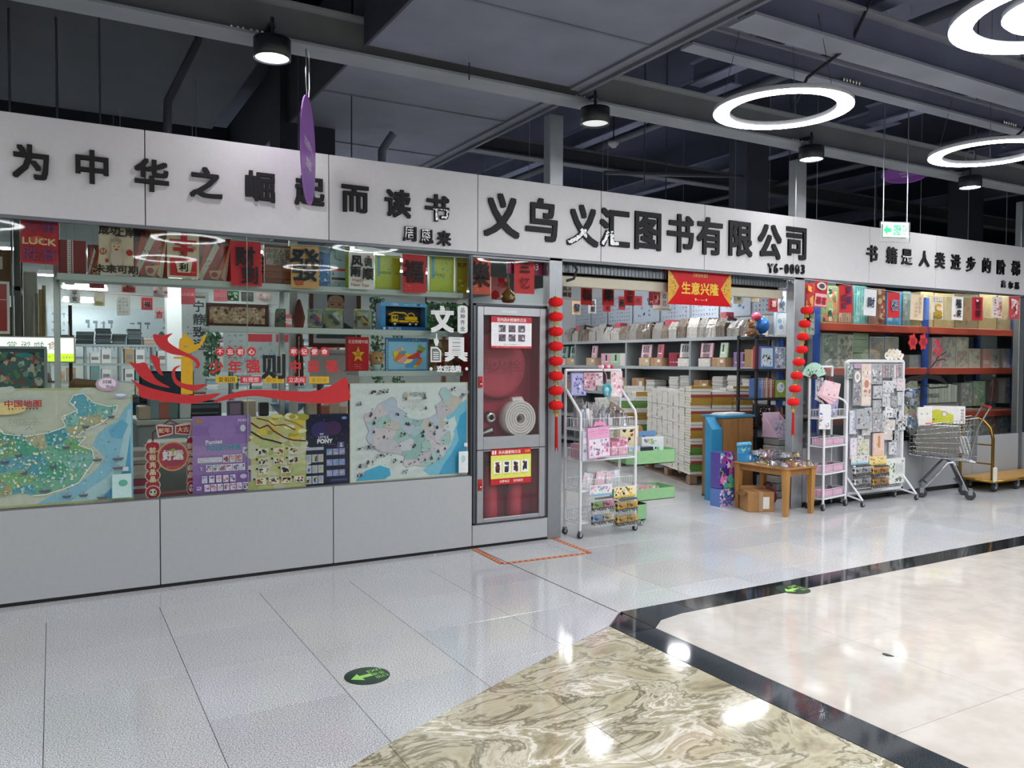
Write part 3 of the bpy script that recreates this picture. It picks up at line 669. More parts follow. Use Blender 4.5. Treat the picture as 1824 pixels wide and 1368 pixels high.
for x in (-.13, .10):
    e = MB(); e.lathe([(0, 0), (.062, 0), (.065, .02), (.065, .36), (.05, .40), (.02, .42), (.02, .45), (0, .45)], '#c03a48', (x, .12, .02), 18); e.tube([(x, .12, .46), (x-.05, .10, .48), (x-.075, .09, .40), (x-.078, .09, .22)], .010, '#1c1c1e', 6); e.bbox((x-.05, .11, .46), (x+.05, .13, .485), '#2a2a2c', .004); e.build('extinguisher', 'gloss', t)
# ================================================================== INSIDE THE SHOP: SHELL
sh = MB(); sh.box((-9, 12.0, 0), (14, 12.1, 4.7), '#b9c0bc'); struct('wall_back', sh, 'painted')
sh = MB(); sh.box((-4.0, .1, 0), (-3.9, 12, 4.7), '#8f9592'); struct('wall_side', sh, 'painted')
sh = MB(); sh.box((8.48, 1.3, 0), (8.54, 12, 2.95), '#b8bcc0'); sh.box((8.54, 1.3, 0), (12.5, 1.36, 2.35), '#7f8385'); PART = struct('wall_partition', sh, 'painted')
def tube_lamp(x, y, z, L_, rz, label):
    t = thing('tube_lamp', label, 'tube lamp', (x, y, z), rz, 'white tube lamps hanging in the shop')
    m = MB(); m.tube([(-L_/2, 0, 0), (L_/2, 0, 0)], .024, '#ffffff', 10); m.build('tube', 'glow_tube', t)
    m = MB(); m.bbox((-L_/2, -.08, .03), (L_/2, .08, .075), '#e4e7e8', .004); m.box((-L_/2, -.084, .0), (L_/2, -.08, .05), '#e4e7e8'); m.box((-L_/2, .08, .0), (L_/2, .084, .05), '#e4e7e8'); m.box((-L_/2-.02, -.02, -.02), (-L_/2, .02, .04), '#d4d7d8'); m.box((L_/2, -.02, -.02), (L_/2+.02, .02, .04), '#d4d7d8'); m.build('fitting', 'plastic', t)
    for s_ in (-.4, .4):
        m = MB(); m.tube([(s_*L_, 0, .07), (s_*L_, 0, 4.75-z)], .003, '#9aa0a4', 4); m.build('hanging_wire', 'plastic', t)
    return t
for px0, py0, px1, py1, lab in ((1300,490,1376,488,'bright tube lamp under the entrance header next to the red banner'), (1033,515,1066,515,'short bright tube lamp seen past the hung calligraphy'), (622,444,728,466,'long bright tube lamp showing above the lime atlases')):
    a = oz(px0, py0, 2.95); b = oz(px1, py1, 2.95) if py0 != 490 else oz(1376, 491, 2.95)
    if lab.startswith('bright tube'): a = oy(1300, 487, .9); b = oy(1376, 489, .9); a.z = b.z = 2.56
    c = (a+b)/2; tube_lamp(c.x, c.y, c.z, (b-a).length, math.atan2(b.y-a.y, b.x-a.x), lab)
for k, (x0, y0, x1, y1, Yk, lb) in enumerate(((112,511,190,517,10.6,'upper far bright tube lamp showing under the top shelf'),(112,534,172,538,11.4,'lower far bright tube lamp showing under the top shelf'),(262,498,300,501,5.6,'short bright tube lamp showing right of the cream lucky paper'.replace('right of','beside')))):
    a = oy(x0, y0, Yk); b = oy(x1, y1, Yk); c = (a+b)/2; tube_lamp(c.x, Yk, c.z, b.x-a.x, 0, lb)
for i, (x, y) in enumerate([(-1.2,2.0),(1.6,1.9),(.6,3.6),(2.2,5.4),(-.2,6.8),(2.0,8.6),(.4,10.4),(4.3,3.4),(6.9,4.8),(5.2,6.6),(7.4,9.4),(-1.8,9.2),(3.2,10.6),(4.6,1.2)]):
    tube_lamp(x, y, 2.95, 1.2, (PI/2 if i % 3 == 2 else 0), '%s white tube lamp hanging deeper in the shop, hidden from the passage' % ordw(i))
def round_lamp(x, y, z, label):
    t = thing('round_lamp', label, 'ceiling lamp', (x, y, z), 0, 'round disc lamps hanging in the shop')
    m = MB(); m.lathe([(0,0),(.15,0)], '#ffffff', n=28, sm=False); o = m.build('diffuser', 'glow_tube', t, (0,0,-.001)); m = MB(); m.lathe([(.15,0),(.17,.01),(.17,.06),(0,.07)], '#e0e2e4', n=28); m.tube([(0,0,.07),(0,0,4.75-z)], .004, '#8a8e92', 4); m.build('housing', 'plastic', t)
round_lamp(5.6, 2.0, 3.0, 'round white disc lamp inside, mirrored in the marble floor'); round_lamp(7.9, 3.2, 2.75, 'round white disc lamp inside, mirrored in the white floor')
for x in (7.6, 9.4, 11.2): tube_lamp(x, .22, 2.6, 1.2, 0, '%s white tube lamp above the racking, hidden behind the fascia' % ordw(int(x/2)-3))
# ================================================================== LEFT WINDOW
def shelf_board(X0, X1, Z, label, Y0=.12, Y1=.42, th=.03):
    m = MB(); m.bbox((X0, Y0, Z-th), (X1, Y1, Z), '#c4cbc8', .003); m.bbox((X0, Y0-.006, Z-th-.008), (X1, Y0, Z+.004), '#b4bdb9', .002)
    return tag(m.build('display_shelf', 'painted'), label, 'shelf', 'pale display shelves behind the glass')
shelf_board(.03, 2.86, 2.035, 'long pale top shelf carrying boxed atlases behind the glass')
shelf_board(.93, 2.86, 1.728, 'middle pale shelf carrying toy truck box and framed carving')
shelf_board(1.99, 2.86, 1.415, 'short lower pale shelf carrying the red book and spiral map')
for x, z0, lab in ((.03, .0, 'slim aluminium upright at the open end of the top shelf'), (1.50, .0, 'slim aluminium upright before the portrait'), (2.84, .0, 'slim aluminium upright beside the fire cabinet')):
    m = MB(); m.bbox((x-.018, .43, z0), (x+.018, .46, 2.3), '#b9bfbc', .002); m.bbox((x-.06, .40, 0), (x+.06, .49, .01), '#a0a6a4', .002); m.box((x-.012, .2, 2.02), (x+.012, .44, 2.035-.03), '#a0a6a4')
    tag(m.build('shelf_upright', 'brushed'), lab, 'upright', 'slim uprights of the window shelves')
LIME, RED, CREAM, TEAL = '#a8bc2e', '#c62f33', '#dccbb0', '#4f8f8c'
def boxed(px, Y, depth, base, label, cat, group, draw=None, name='boxed_book', mat='gloss', film=False, z=None, tilt=0):
    X, Z, w_, h_ = seg_place(*px, Y)
    if z is not None: h_ += Z-z; Z = z
    p = Print(w_, h_, base, depth)
    if draw: draw(p)
    return tag(p.build(name, mat, None, (X, Y, Z), tilt), label, cat, group)
gS = 'boxed atlases and gift sets on the top window shelf'
def d_bow(p):
    p.rect(.32,0,.46,1,'#d8d4cc'); p.rect(.5,0,.53,1,'#e8e0da')
    for k in range(14): p.rect(.36, .05+k*.065, .44, .07+k*.065, '#3a3c40')
def d_diag(seed):
    def f(p):
        p.art(0,0,1,1,['#5a3022','#7a2a22','#8a5a30','#6a1f1e','#2f2420'],16,seed,.3)
        for k, (a, c) in enumerate(((.15,'#b5452c'),(.42,'#c9c8b8'),(.62,'#a63428'),(.95,'#c05a30'),(1.15,'#cfc9b4'),(1.32,'#8f2a22'))):
            p.poly([(max(0,a-.45),min(1,.9)), (max(0,a-.30),1), (min(1,a+.25),.22), (min(1,a+.12),.08)], c)
        p.marks(.2,.4,.6,.7,3,4,'#6a6f60',seed); p.poly([(.35,.75),(.75,.72),(.6,.95),(.4,.93)],'#c9b98a'); p.ell(.5,.83,.1,.06,'#9a2a22')
    return f
boxed((104,153,428,477), .16, .07, '#7f1d22', 'dark red lidded gift box with a pale measuring-tape ribbon', 'gift box', gS, d_bow, 'gift_box', z=2.036)
boxed((156,178,436,480), .20, .05, '#8a2f24', 'narrow red fan-patterned box set between ribbon gift box and cream poster', 'box', gS, d_diag(1), 'book_box', z=2.036)
boxed((236,298,408,488), .20, .05, '#7a3226', 'red and brown boxed set with diagonal cream spines, half behind cream poster', 'box', gS, d_diag(2), 'book_box', z=2.036)
boxed((352,411,424,494), .20, .05, '#7a3226', 'red and brown boxed set with diagonal spines beside the lucky red poster', 'box', gS, d_diag(3), 'book_box', z=2.036)
def d_atlas(p):
    p.rect(.05,.04,.95,.5,'#a8a195'); p.rect(.05,.04,.95,.06,'#5e3a28'); p.txt('中华人民',.5,.16,.15,'#3b3430',.01,sx=1); p.txt('共和国省',.5,.29,.15,'#3b3430',.01); p.txt('地图',.55,.43,.17,'#3b3430',.01)
    for k in range(7): p.rect(.03,.54+k*.06,.97,.56+k*.06,['#7a4a30','#8f5a3c','#6a3c26'][k % 3])
    p.marks(.72,.88,.95,.95,2,4,'#c8b8a0',4)
boxed((471,520,437,504), .18, .05, '#8a5338', 'brown boxed atlas of China provinces with a pale grey title panel', 'book', gS, d_atlas, z=2.036)
def d_edge(p): p.marks(.1,.05,.9,.95,6,1,'#2a2a2a',2,.9)
boxed((464,471,455,504), .24, .04, '#e4e4e0', 'thin white box edge with black writing beside the red wealth poster', 'box', gS, d_edge, 'thin_box', z=2.036)
def d_world(p): p.rect(0,.0,1,.12,'#a8c4d8'); p.txt('世',.4,.18,.2,'#16233a',.02); p.txt('界',.4,.38,.2,'#16233a',.02); p.art(0,.5,1,1,['#2f6aa8','#7fb0d8','#e8eef2','#20507f'],22,5,.12)
boxed((560,587,441,509), .20, .03, '#3f78b4', 'blue world atlas box with black title half behind the tan poster', 'book', gS, d_world, z=2.036)
def d_clock(p): p.rect(0,.52,1,.58,'#c83a3a'); p.line([(.2,.2),(.4,.3),(.75,.32)],.014,'#1c2b2b'); p.line([(.3,.08),(.4,.3)],.012,'#1c2b2b'); p.rect(.1,.74,1,.8,'#3a2024'); p.poly([(.12,.68),(.2,.6),(.28,.68)],'#3f5a60'); p.art(.1,.84,.9,.98,['#b59a84','#8fb0b4'],7,3,.4)
boxed((588,615,440,511), .20, .03, '#9fbcc0', 'pale teal book cover with black clock hands and a red stripe', 'book', gS, d_clock, z=2.036)
def d_lime(seed, t):
    def f(p): p.rect(.06,.04,.94,.94,'#b4c43a'); p.rect(.08,.0,.2,.6,'#5a9ab8'); p.art(.25,.1,.92,.6,['#8fae3a','#6fa0a8','#c4cf5a','#5f9a8a'],12,seed,.12); p.txt(t,.4,.5,.09,'#2c3a34',.0); p.art(.1,.72,.9,.92,['#9cb03a','#c2cd58'],6,seed,.2)
    return f
boxed((613,623,440,511), .22, .03, LIME, 'thin lime atlas edge beside the teal clock cover', 'book', gS, None, z=2.036)
boxed((668,713,455,515), .18, .04, LIME, 'lime green boxed atlas with blue ribbon between white and red posters', 'book', gS, d_lime(4,'中国地图'), z=2.036)
boxed((765,808,458,521), .18, .04, LIME, 'lime green boxed atlas right after the red fortune poster', 'book', gS, d_lime(8,'深度旅行'), z=2.036)
boxed((811,832,459,524), .20, .04, '#93a530', 'darker lime boxed atlas partly behind the orange music poster', 'book', gS, lambda p: (p.rect(.0,0,.12,1,'#c8ccb8'), p.txt('筑梦',.55,.2,.14,'#1c241c',.01), p.art(.2,.6,.9,.9,['#c2cd58','#6f8a2a'],8,3,.2)), z=2.036)
# middle shelf
gM = 'goods on the middle window shelf'
t = thing('framed_carving', 'long dark-framed tan carving of a village scene on the middle shelf', 'framed carving', (0,0,0))
X, Z, w_, h_ = seg_place(367, 478, 537, 578, .2); t.location = (X, .2, 1.73)
m = MB(); fw_ = .022
for q in (((-w_/2,0),(w_/2,fw_)),((-w_/2,h_-fw_),(w_/2,h_)),((-w_/2,fw_),(-w_/2+fw_,h_-fw_)),((w_/2-fw_,fw_),(w_/2,h_-fw_))): m.bbox((q[0][0],-.012,q[0][1]),(q[1][0],.02,q[1][1]),'#4a1f1c',.003)
m.build('frame', 'gloss', t); p = Print(w_-.04, h_-.04, '#b79a7c'); p.art(0,0,1,1,['#8a6a50','#c9ae8e','#5f4434','#a08468','#d8c3a6'],150,12,.12); p.txt('中国梦',.5,.78,.2,'#e8e0d0',.02); p.build('carved_panel', 'board', t, (0,0,.02))
def tumbler(px, py, Y, z, h, label):
    v = oy(px, py, Y); m = MB(); m.lathe([(0,0),(.022,0),(.030,h*.7),(.034,h*.74),(.036,h*.76),(.036,h*.85),(.03,h*.88),(.03,h),(0,h)], '#dfe3e4', n=16); m.lathe([(.0245,.02),(.0305,h*.65)],'#c9cdd2',(0,0,0),16)
    tag(m.build('tumbler', 'plastic', None, (v.x, Y, z)), label, 'tumbler')
tumbler(483.5, 570, .22, 1.729, .17, 'tall white lidded tumbler beside the framed carving')
boxed((491,509,550,577), .2, .05, '#4f5a50', 'small dark floral box between the tumbler and pink packet', 'box', gM, lambda p: p.art(0,0,1,1,['#7a3a3a','#3f6a4a','#b0a890','#2a3330'],20,6,.25), 'small_box', z=1.729)
boxed((509,519,560,578), .2, .04, '#e06a72', 'small pink packet with white writing by the upright', 'box', gM, lambda p: p.txt('福',.5,.5,.5,'#f6e8e8',.02), 'small_box', z=1.729)
def blister(px, label, card, car, seed, Y=.18, z=1.729):
    X, Z, w_, h_ = seg_place(*px, Y); h_ += Z-z
    t = thing('toy_car_pack', label, 'toy pack', (X, Y, z), 0, 'clear packs of toy cars on the middle shelf')
    p = Print(w_, h_, card, .004); p.art(0,0,1,1,['#5f8a4a','#c9c46a','#3f5a4a','#b8c8b0'],14,seed,.25); p.rect(.05,.86,.95,.97,'#c98a4a'); p.build('backing_card', 'gloss', t, (0,.03,0))
    m = MB(); T = Matrix.Translation((0,0,h_*.5)) @ Matrix.Rotation(.8,4,'Y')
    m.bbox((-w_*.42,-.02,-.016),(w_*.42,.02,.004),car[0],.008,T=T); m.bbox((-w_*.2,-.017,.004),(w_*.22,.017,.02),car[1],.006,T=T)
    for sx in (-.26,.26): m.lathe([(0,-.022),(.010,-.022),(.010,.022),(0,.022)],'#1c1c1e',(w_*sx,0,-.016),10,ax='y',T=T)
    m.build('toy_car', 'gloss', t); f = MB(); f.bbox((-w_*.46,-.028,.01),(w_*.46,.028,h_-.01),'#ffffff',.008); f.build('clear_shell', 'film', t)
blister((550,575,549,581), 'clear toy car pack with a purple and red car before the portrait', '#8fa08a', ('#7a2f8a','#c02a3a'), 1)
blister((582,612,549,581), 'clear toy car pack with a grey-white car on lime card', '#9fb04a', ('#3a3f44','#d8dadc'), 2)
blister((633,663,550,581), 'clear toy pack with yellow parts beside the blue truck box', '#a8b0a0', ('#d8b02a','#3a3a3c'), 3)
def toy_truck(parent, L_, col, y=0, z=0, x=0, crane=True, dark='#2a2a2c', zs=1):
    m = MB(); q = L_/.22
    def B(a, b, c, e=.003): m.bbox((x+a[0]*q, y+a[1]*q, z+a[2]*q), (x+b[0]*q, y+b[1]*q, z+b[2]*q), c, e*q)
    B((-.11,-.025,.018),(.11,.025,.03),dark); B((-.11,-.03,.028),(-.055,.03,.085),col,.006); B((-.1125,-.024,.055),(-.108,.024,.078),'#22303a'); B((-.098,-.0315,.055),(-.085,.0315,.076),'#22303a',.001); B((-.078,-.0315,.055),(-.062,.0315,.076),'#22303a',.001)
    B((-.05,-.028,.03),(.105,.028,.045),col); B((.0,-.022,.045),(.10,.022,.075),col,.006); B((-.05,-.02,.045),(-.01,.02,.07),'#3a3a3c')
    if crane:
        m.tube([(x+.03*q,y-.01*q,z+.075*q),(x-.0*q,y-.01*q,z+.10*q),(x-.08*q,y-.01*q,z+.103*q),(x-.125*q,y-.01*q,z+.085*q)],.006*q,col,6)
        m.tube([(x+(.045+.03*math.cos(a))*q,y-.024*q,z+(.07+.03*math.sin(a))*q) for a in [PI*k/8 for k in range(9)]],.004*q,col,6)
    for sx in (-.083,.035,.083):
        for sy in (-.03,.022): m.lathe([(0,0),(.017*q,0),(.019*q,.002*q),(.019*q,.008*q),(0,.008*q)],'#232325',(x+sx*q,y+sy*q,z+.019*q),14,ax='y')
        m.lathe([(0,-.001*q),(.008*q,0)],'#cfd2d4',(x+sx*q,y-.031*q,z+.019*q),10,ax='y')
    if zs != 1:
        m.box((x-.045*q,y-.02*q,z+.06*q),(x+.1*q,y+.02*q,z+.09*q), mixc(col,'#ffffff',.15)); m.V = [(a,b,z+(c-z)*zs) for a,b,c in m.V]
    return m.build('toy_truck', 'gloss', parent)
X, Z, w_, h_ = seg_place(678, 760, 535, 585, .18); Z = 1.729
t = thing('toy_truck_box', 'blue window box with a yellow crane truck on the middle shelf', 'toy box', (X, .18, Z))
m = MB(); bl = '#4a94cc'
m.box((-w_/2,0,0),(w_/2,.11,.006),bl); m.box((-w_/2,0,h_-.006),(w_/2,.11,h_),bl); m.box((-w_/2,.104,0),(w_/2,.11,h_),'#2c3440'); m.box((-w_/2,0,0),(-w_/2+.006,.11,h_),bl); m.box((w_/2-.006,0,0),(w_/2,.11,h_),bl)
m.box((-w_/2,-.001,0),(w_/2,.003,.032),'#2f6fae'); m.box((-w_/2,-.001,h_-.03),(w_/2,.003,h_),'#5fa8d8'); m.box((-w_/2,-.001,.03),(-w_/2+.04,.003,h_-.03),'#3f8ac6'); m.box((w_/2-.012,-.001,.03),(w_/2,.003,h_-.03),bl)
m.build('box_body', 'gloss', t); p = Print(w_, h_); p.y = -.002; p.txt('工程车',.3,.07,.1,'#e8f0f6',.02); p.marks(.5,.03,.9,.11,1,9,'#cfe0ee'); p.txt('惯性工程车',.3,.92,.1,'#dfeaf4',.01); p.rect(.05,.88,.1,.96,'#e8eef4'); p.rect(.78,.03,.85,.1,'#2a5f9a'); p.build('box_print', 'gloss', t)
toy_truck(t, .235, '#e8b80e', .05, .034, .02)
X, Z, w_, h_ = seg_place(760, 832, 531, 588, .2)
def d_leaf(p):
    p.rect(0,0,1,.16,'#c8ccc6'); p.art(0,.12,1,1,['#2f5a33','#3f7a3a','#1d3324','#5a9048','#8a9a8a','#27402c'],80,21,.12); p.marks(.3,.1,.7,.22,2,6,'#8fa08a')
boxed((760,832,531,590), .2, .03, '#3a5f3e', 'green leafy book cover behind the white stationery sticker', 'book', gM, d_leaf, z=1.729)
# lower shelf
def d_redbook(p):
    p.rect(0,0,.06,1,'#8a1a1a'); p.txt('红星照耀中国',.52,.14,.115,'#f0c8c0',.015,sx=.85)
    pts = []
    for k in range(10): r_ = (.25 if k % 2 == 0 else .11); a = -PI/2+k*PI/5; pts.append((.52+r_*1.2*math.cos(a), .52+r_*math.sin(a)))
    p.poly([(.5+(u-.52)*1.35,.52+(v-.52)*1.35) for u, v in pts], '#a31f1c'); p.poly(pts, '#d9a828'); p.txt('三',.52,.5,.16,'#b02822',.03); p.marks(.35,.78,.7,.95,3,5,'#d98a80')
boxed((617,657,600,654), .16, .03, '#b3242a', 'red paperback with a golden star on the lower shelf', 'book', 'goods on the lower window shelf', d_redbook, z=1.416)
t = thing('plush_doll', 'small tan long-haired plush doll in a pale house-shaped holder on the lower shelf', 'doll', (oy(670,650,.2).x, .2, 1.416))
m = MB(); m.lathe([(0,.04),(.04,.05),(.056,.09),(.05,.125),(.03,.15),(0,.155)],'#b08a5c',(0,0,0),18); m.lathe([(0,0),(.032,0),(.034,.05),(.02,.06),(0,.06)],'#9fbcb8',(0,-.005,0),14); m.build('doll_body', 'cloth', t)
m = MB()
for sx in (-1,1): m.lathe([(0,-.01),(.007,-.006),(0,0)],'#2a1f18',(sx*.018,-.05,.10),8,ax='y'); m.lathe([(0,-.014),(.014,-.004),(0,.01)],'#c9a878',(sx*.045,-.01,.13),10,ax='y')
m.lathe([(0,-.012),(.012,-.008),(.012,0)],'#d8b88c',(0,-.052,.085),10,ax='y'); m.build('doll_face', 'cloth', t)
CHINA = [(130,655),(175,640),(195,610),(230,595),(262,580),(280,600),(282,630),(320,650),(335,680),(390,690),(440,680),(480,660),(470,625),(510,600),(490,570),(500,545),(525,540),(550,575),(590,590),(610,585),(605,610),(570,650),(545,665),(520,680),(505,700),(530,700),(510,730),(545,750),(550,790),(530,830),(510,870),(470,890),(430,905),(400,905),(370,895),(330,905),(310,890),(318,855),(295,840),(250,835),(200,825),(160,800),(135,760),(150,730),(135,700),(125,670)]
CHN = [((x-125)/485, (y-540)/365) for x, y in CHINA]
def china(p, u0, v0, u1, v1, pal, n, seed, outline='#7a8a8a', lw=.004):
    q = random.Random(seed); P = [(u0+(u1-u0)*a, v0+(v1-v0)*b) for a, b in CHN]
    seeds = []
    while len(seeds) < n:
        c = (q.uniform(u0, u1), q.uniform(v0, v1))
        ins = False
        for i in range(len(P)):
            a, b = P[i], P[i-1]
            if (a[1] > c[1]) != (b[1] > c[1]) and c[0] < (b[0]-a[0])*(c[1]-a[1])/(b[1]-a[1])+a[0]: ins = not ins
        if ins and all((c[0]-s_[0])**2+(c[1]-s_[1])**2 > ((u1-u0)*.08)**2 for s_ in seeds) or (ins and q.random() < .02): seeds.append(c)
    p.poly(P, pal[0])
    for i, c in enumerate(seeds):
        cell = P
        for j, d in enumerate(seeds):
            if i == j: continue
            a, b = d[0]-c[0], d[1]-c[1]; cc = (a*(c[0]+d[0])+b*(c[1]+d[1]))/2; cell = clip_poly(cell, a, b, cc)
            if len(cell) < 3: break
        if len(cell) > 2: p.poly(cell, pal[i % len(pal)]); p.line(cell+cell[:1], lw*.6, outline)
    p.line(P+P[:1], lw, outline)
def d_puzzle(p):
    p.rect(0,0,1,.1,'#3f6f9a'); p.art(.5,.02,.8,.09,['#e8c84a','#6ab04a'],8,1,.5); p.rect(.06,.12,.97,.95,'#8fc0dc'); china(p,.16,.2,.95,.9,['#5a9ad0','#f0c83a','#e87a3a','#d8433f','#7ab84a','#e8a0a0','#f6e08a'],17,5,'#6a7a5a')
    for k in range(16): p.ell(.025,.08+k*.058,.012,None,'#e8ecee',8)
boxed((687,762,602,654), .16, .02, '#4f86b4', 'spiral-bound puzzle map of China in bright colours on the lower shelf', 'book', 'goods on the lower window shelf', d_puzzle, 'spiral_map_book', z=1.416)
boxed((765,828,605,660), .24, .03, '#8a6a4a', 'brown and green picture board behind the lower white sticker characters', 'book', 'goods on the lower window shelf', lambda p: p.art(0,0,1,1,['#6a4a34','#a07a4a','#3f5a3a','#b8a890','#7a2a2a'],40,9,.2), z=1.416)

# ------------------------------------------------------------------ red papers hung on the string behind the glass
st = MB(); pts = [(oy(x, y, .05)) for x, y in ((20,384),(103,390),(240,402),(355,418),(467,432),(568,438),(667,447),(760,455),(875,461),(953,466))]
st.tube(pts, .0018, '#e8e8e6', 5); tag(st.build('hanging_string', 'plastic'), 'white string along the top of the window carrying festive papers', 'string')
gP = 'festive papers hung on the string at the top of the window'
def paper(px, base, label, draw, Y=.06, group=gP, rot=0, curl=True, name='hanging_paper', mat='paper'):
    X, Z, w_, h_ = seg_place(*px, Y)
    p = Print(w_, h_, base, .0006); draw(p)
    for i, v in enumerate(p.V):                            # sheets of thin paper hang slightly curved
        if curl: p.V[i] = (v[0], v[1]+.012*((v[0]/w_)**2*4)-.01*math.sin(v[2]/h_*PI)*.6, v[2])
    p2 = p.build(name, mat, None, (X, Y, Z)); p2.rotation_euler = (0, rot, 0)
    return tag(p2, label, 'paper hanging', group)
def d1(p): p.rect(0,0,1,1,'#c9343c'); p.txt('万事',.5,.2,.3,'#8a3f6a',.02,sx=1.1); p.rect(.03,.42,.97,.64,'#c9343c'); p.txt('LUCK',.5,.53,.2,'#e8c8a0',.03,sx=1.25); p.ell(.45,.5,.2,.09,'#d8604a'); p.txt('胜意',.5,.8,.3,'#8a3f6a',.02,sx=1.1); p.rect(.45,.02,.55,.07,'#e0a060')
paper((35,103,386,469), '#c9343c', 'red paper with purple characters around cream luck lettering', d1, rot=.02)
def figure(p, u, v, s, robe, hat='#c23a3a'):
    p.ell(u,v,s,None,'#d8b898'); p.ell(u,v+s*1.3,s*1.1,s*1.1,robe); p.ell(u,v-s*.75,s*.9,s*.4,hat); p.ell(u-s*.35,v-.01,s*.12,None,'#2a2020'); p.ell(u+s*.35,v-.01,s*.12,None,'#2a2020'); p.ell(u,v+s*.3,s*.3,s*.12,'#a03a3a')
def d2(p): p.txt('成功',.3,.11,.20,'#3a2a24',.03); p.txt('上岸',.75,.14,.19,'#3a2a24',.03); figure(p,.5,.45,.17,'#c9b8a8','#a89888'); p.ell(.12,.55,.1,None,'#b5302c'); p.ell(.88,.55,.1,None,'#b5302c'); p.txt('财',.12,.55,.1,'#e8d0b0',.01); p.txt('未來可期',.5,.9,.18,'#3a2a24',.03,sx=1.15); p.rect(.18,.7,.27,.77,'#b5302c'); p.rect(.38,0,.5,.05,'#c23a3a')
paper((176,238,401,488), CREAM, 'cream paper with black characters and a small round-faced figure', d2)
def d3(p):
    p.rect(.42,0,.62,.5,'#c22a2c'); p.rect(.08,.14,.92,.2,'#c22a2c'); p.rect(.18,.32,.82,.4,'#c22a2c'); p.ell(.5,.24,.3,.03,'#c22a2c'); p.rect(.08,.56,.92,.95,'#c22a2c'); p.poly([(.25,.64),(.78,.64),(.72,.88),(.32,.88)],'#dccbb0'); p.txt('大',.45,.45,.14,'#3a2a24',.02); p.txt('利',.5,.76,.2,'#2a1c1a',.03); p.rect(.8,.28,.9,.36,'#c98a5a'); p.marks(.75,.84,.9,.94,2,2,'#e0a080')
paper((298,355,416,495), CREAM, 'cream paper with a huge red lucky character over a small black one', d3)
def d4(p): p.txt('财',.47,.34,.46,'#33242c',.028); p.txt('到',.6,.76,.42,'#33242c',.028)
paper((412,467,430,509), '#cf3038', 'bright red paper with the two black brush characters for wealth arrives', d4, rot=-.02)
def d5(p): p.txt('發',.48,.45,.82,'#1e2838',.016,sx=.92); p.rect(.15,.82,.42,.93,'#b5402c'); p.marks(.16,.83,.41,.92,2,4,'#d8a070')
paper((519,569,438,513), '#d0a066', 'tan paper with one huge dark blue character', d5)
def d6(p): p.txt('风',.3,.28,.3,'#1c1c20',.035); p.txt('调',.74,.3,.24,'#1c1c20',.02); p.txt('雨',.25,.56,.28,'#1c1c20',.035); p.txt('顺',.74,.6,.32,'#1c1c20',.03); p.txt('Happy',.35,.78,.12,'#b04a50',.0); p.txt('New Year',.45,.89,.12,'#a03038',.0); p.rect(.72,.12,.82,.19,'#b04a50')
paper((622,667,446,515), '#e6e2dc', 'white paper with four black characters and red New Year writing', d6)
def d7(p): p.txt('福',.45,.45,.62,'#2c1c22',.026,sx=.95); p.marks(.1,.74,.34,.94,3,3,'#e8a088',3)
paper((718,760,453,521), '#cf3338', 'red paper with one black fortune character between lime atlases', d7)
def d8(p): p.txt('樂',.5,.45,.75,'#1c1418',.02,sx=.85); p.marks(.12,.76,.4,.94,3,3,'#f0b898',5)
paper((837,875,460,524), '#dc5a44', 'orange-red paper with one black music character above the fire cabinet', d8)
def d9(p): p.txt('三',.5,.22,.36,'#241014',.05); p.txt('忆',.5,.68,.36,'#6a1c22',.0)
paper((917,953,463,523), '#dc3a40', 'plain red paper with three black strokes beside the entrance post', d9)
# transom goods above the cabinet
t = thing('gourd_charm', 'amber gourd-shaped charm with pale letters standing above the fire cabinet', 'charm', (oy(905,540,.12).x, .12, 1.976))
m = MB(); m.lathe([(0,0),(.045,.004),(.062,.035),(.058,.07),(.03,.10),(.014,.12),(.010,.16),(.018,.175),(.012,.19),(.006,.2),(.006,.23)],'#7a5524',n=20); m.build('gourd_body', 'gloss', t)
p = Print(.09,.04); p.txt('UF',.5,.5,.8,'#d8d0b8',.03); p.build('gourd_lettering', 'paper', t, (0,-.064,.02))
def d_num(p): p.txt('Y6-0003',.5,.45,.6,'#efe4ec',.01)
boxed((903,968,462,489), .10, .01, '#8f2452', 'dark magenta unit number plate half behind the plain red paper', 'sign plate', 'plates and charms above the cabinet', d_num, 'number_plate')
boxed((875,903,494,534), .4, .02, '#d8a8a4', 'pale pink folded leaflet with red stripes behind the transom glass', 'leaflet', 'plates and charms above the cabinet', lambda p: p.art(0,0,1,1,['#c23a40','#f0e4e0','#e8b0ac'],18,3,.3), 'hanging_leaflet')
# ------------------------------------------------------------------ stickers on the glass
def sticker(name, label, px0, px1, py0, py1, draw, mat='paper', Y=.0145, cat='window sticker', group=None):
    X, Z, w_, h_ = seg_place(px0, px1, py0, py1, Y)
    p = Print(w_, h_); draw(p); return tag(p.build(name, mat, None, (X, Y, Z)), label, cat, group)
def pp_(px0, px1, py0, py1, Y=.0145):
    X, Z, w_, h_ = seg_place(px0, px1, py0, py1, Y)
    def f(x, y): v = oy(x, y, Y); return ((v.x-X)/w_+.5, 1-(v.z-Z)/h_)
    return f
F = pp_(230, 622, 590, 722)
def bez(pts, n=6):                                         # smooth a traced outline (closed Catmull-Rom)
    out = []; k = len(pts)
    for i in range(k):
        p0, p1, p2, p3 = pts[i-1], pts[i], pts[(i+1) % k], pts[(i+2) % k]
        for j in range(n):
            t_ = j/n; o_ = []
            for c in (0, 1): o_.append(.5*((2*p1[c])+(-p0[c]+p2[c])*t_+(2*p0[c]-5*p1[c]+4*p2[c]-p3[c])*t_*t_+(-p0[c]+3*p1[c]-3*p2[c]+p3[c])*t_**3))
            out.append(tuple(o_))
    return out
def z4(x, y): return F(220+x/4.024, 560+y/4.024)
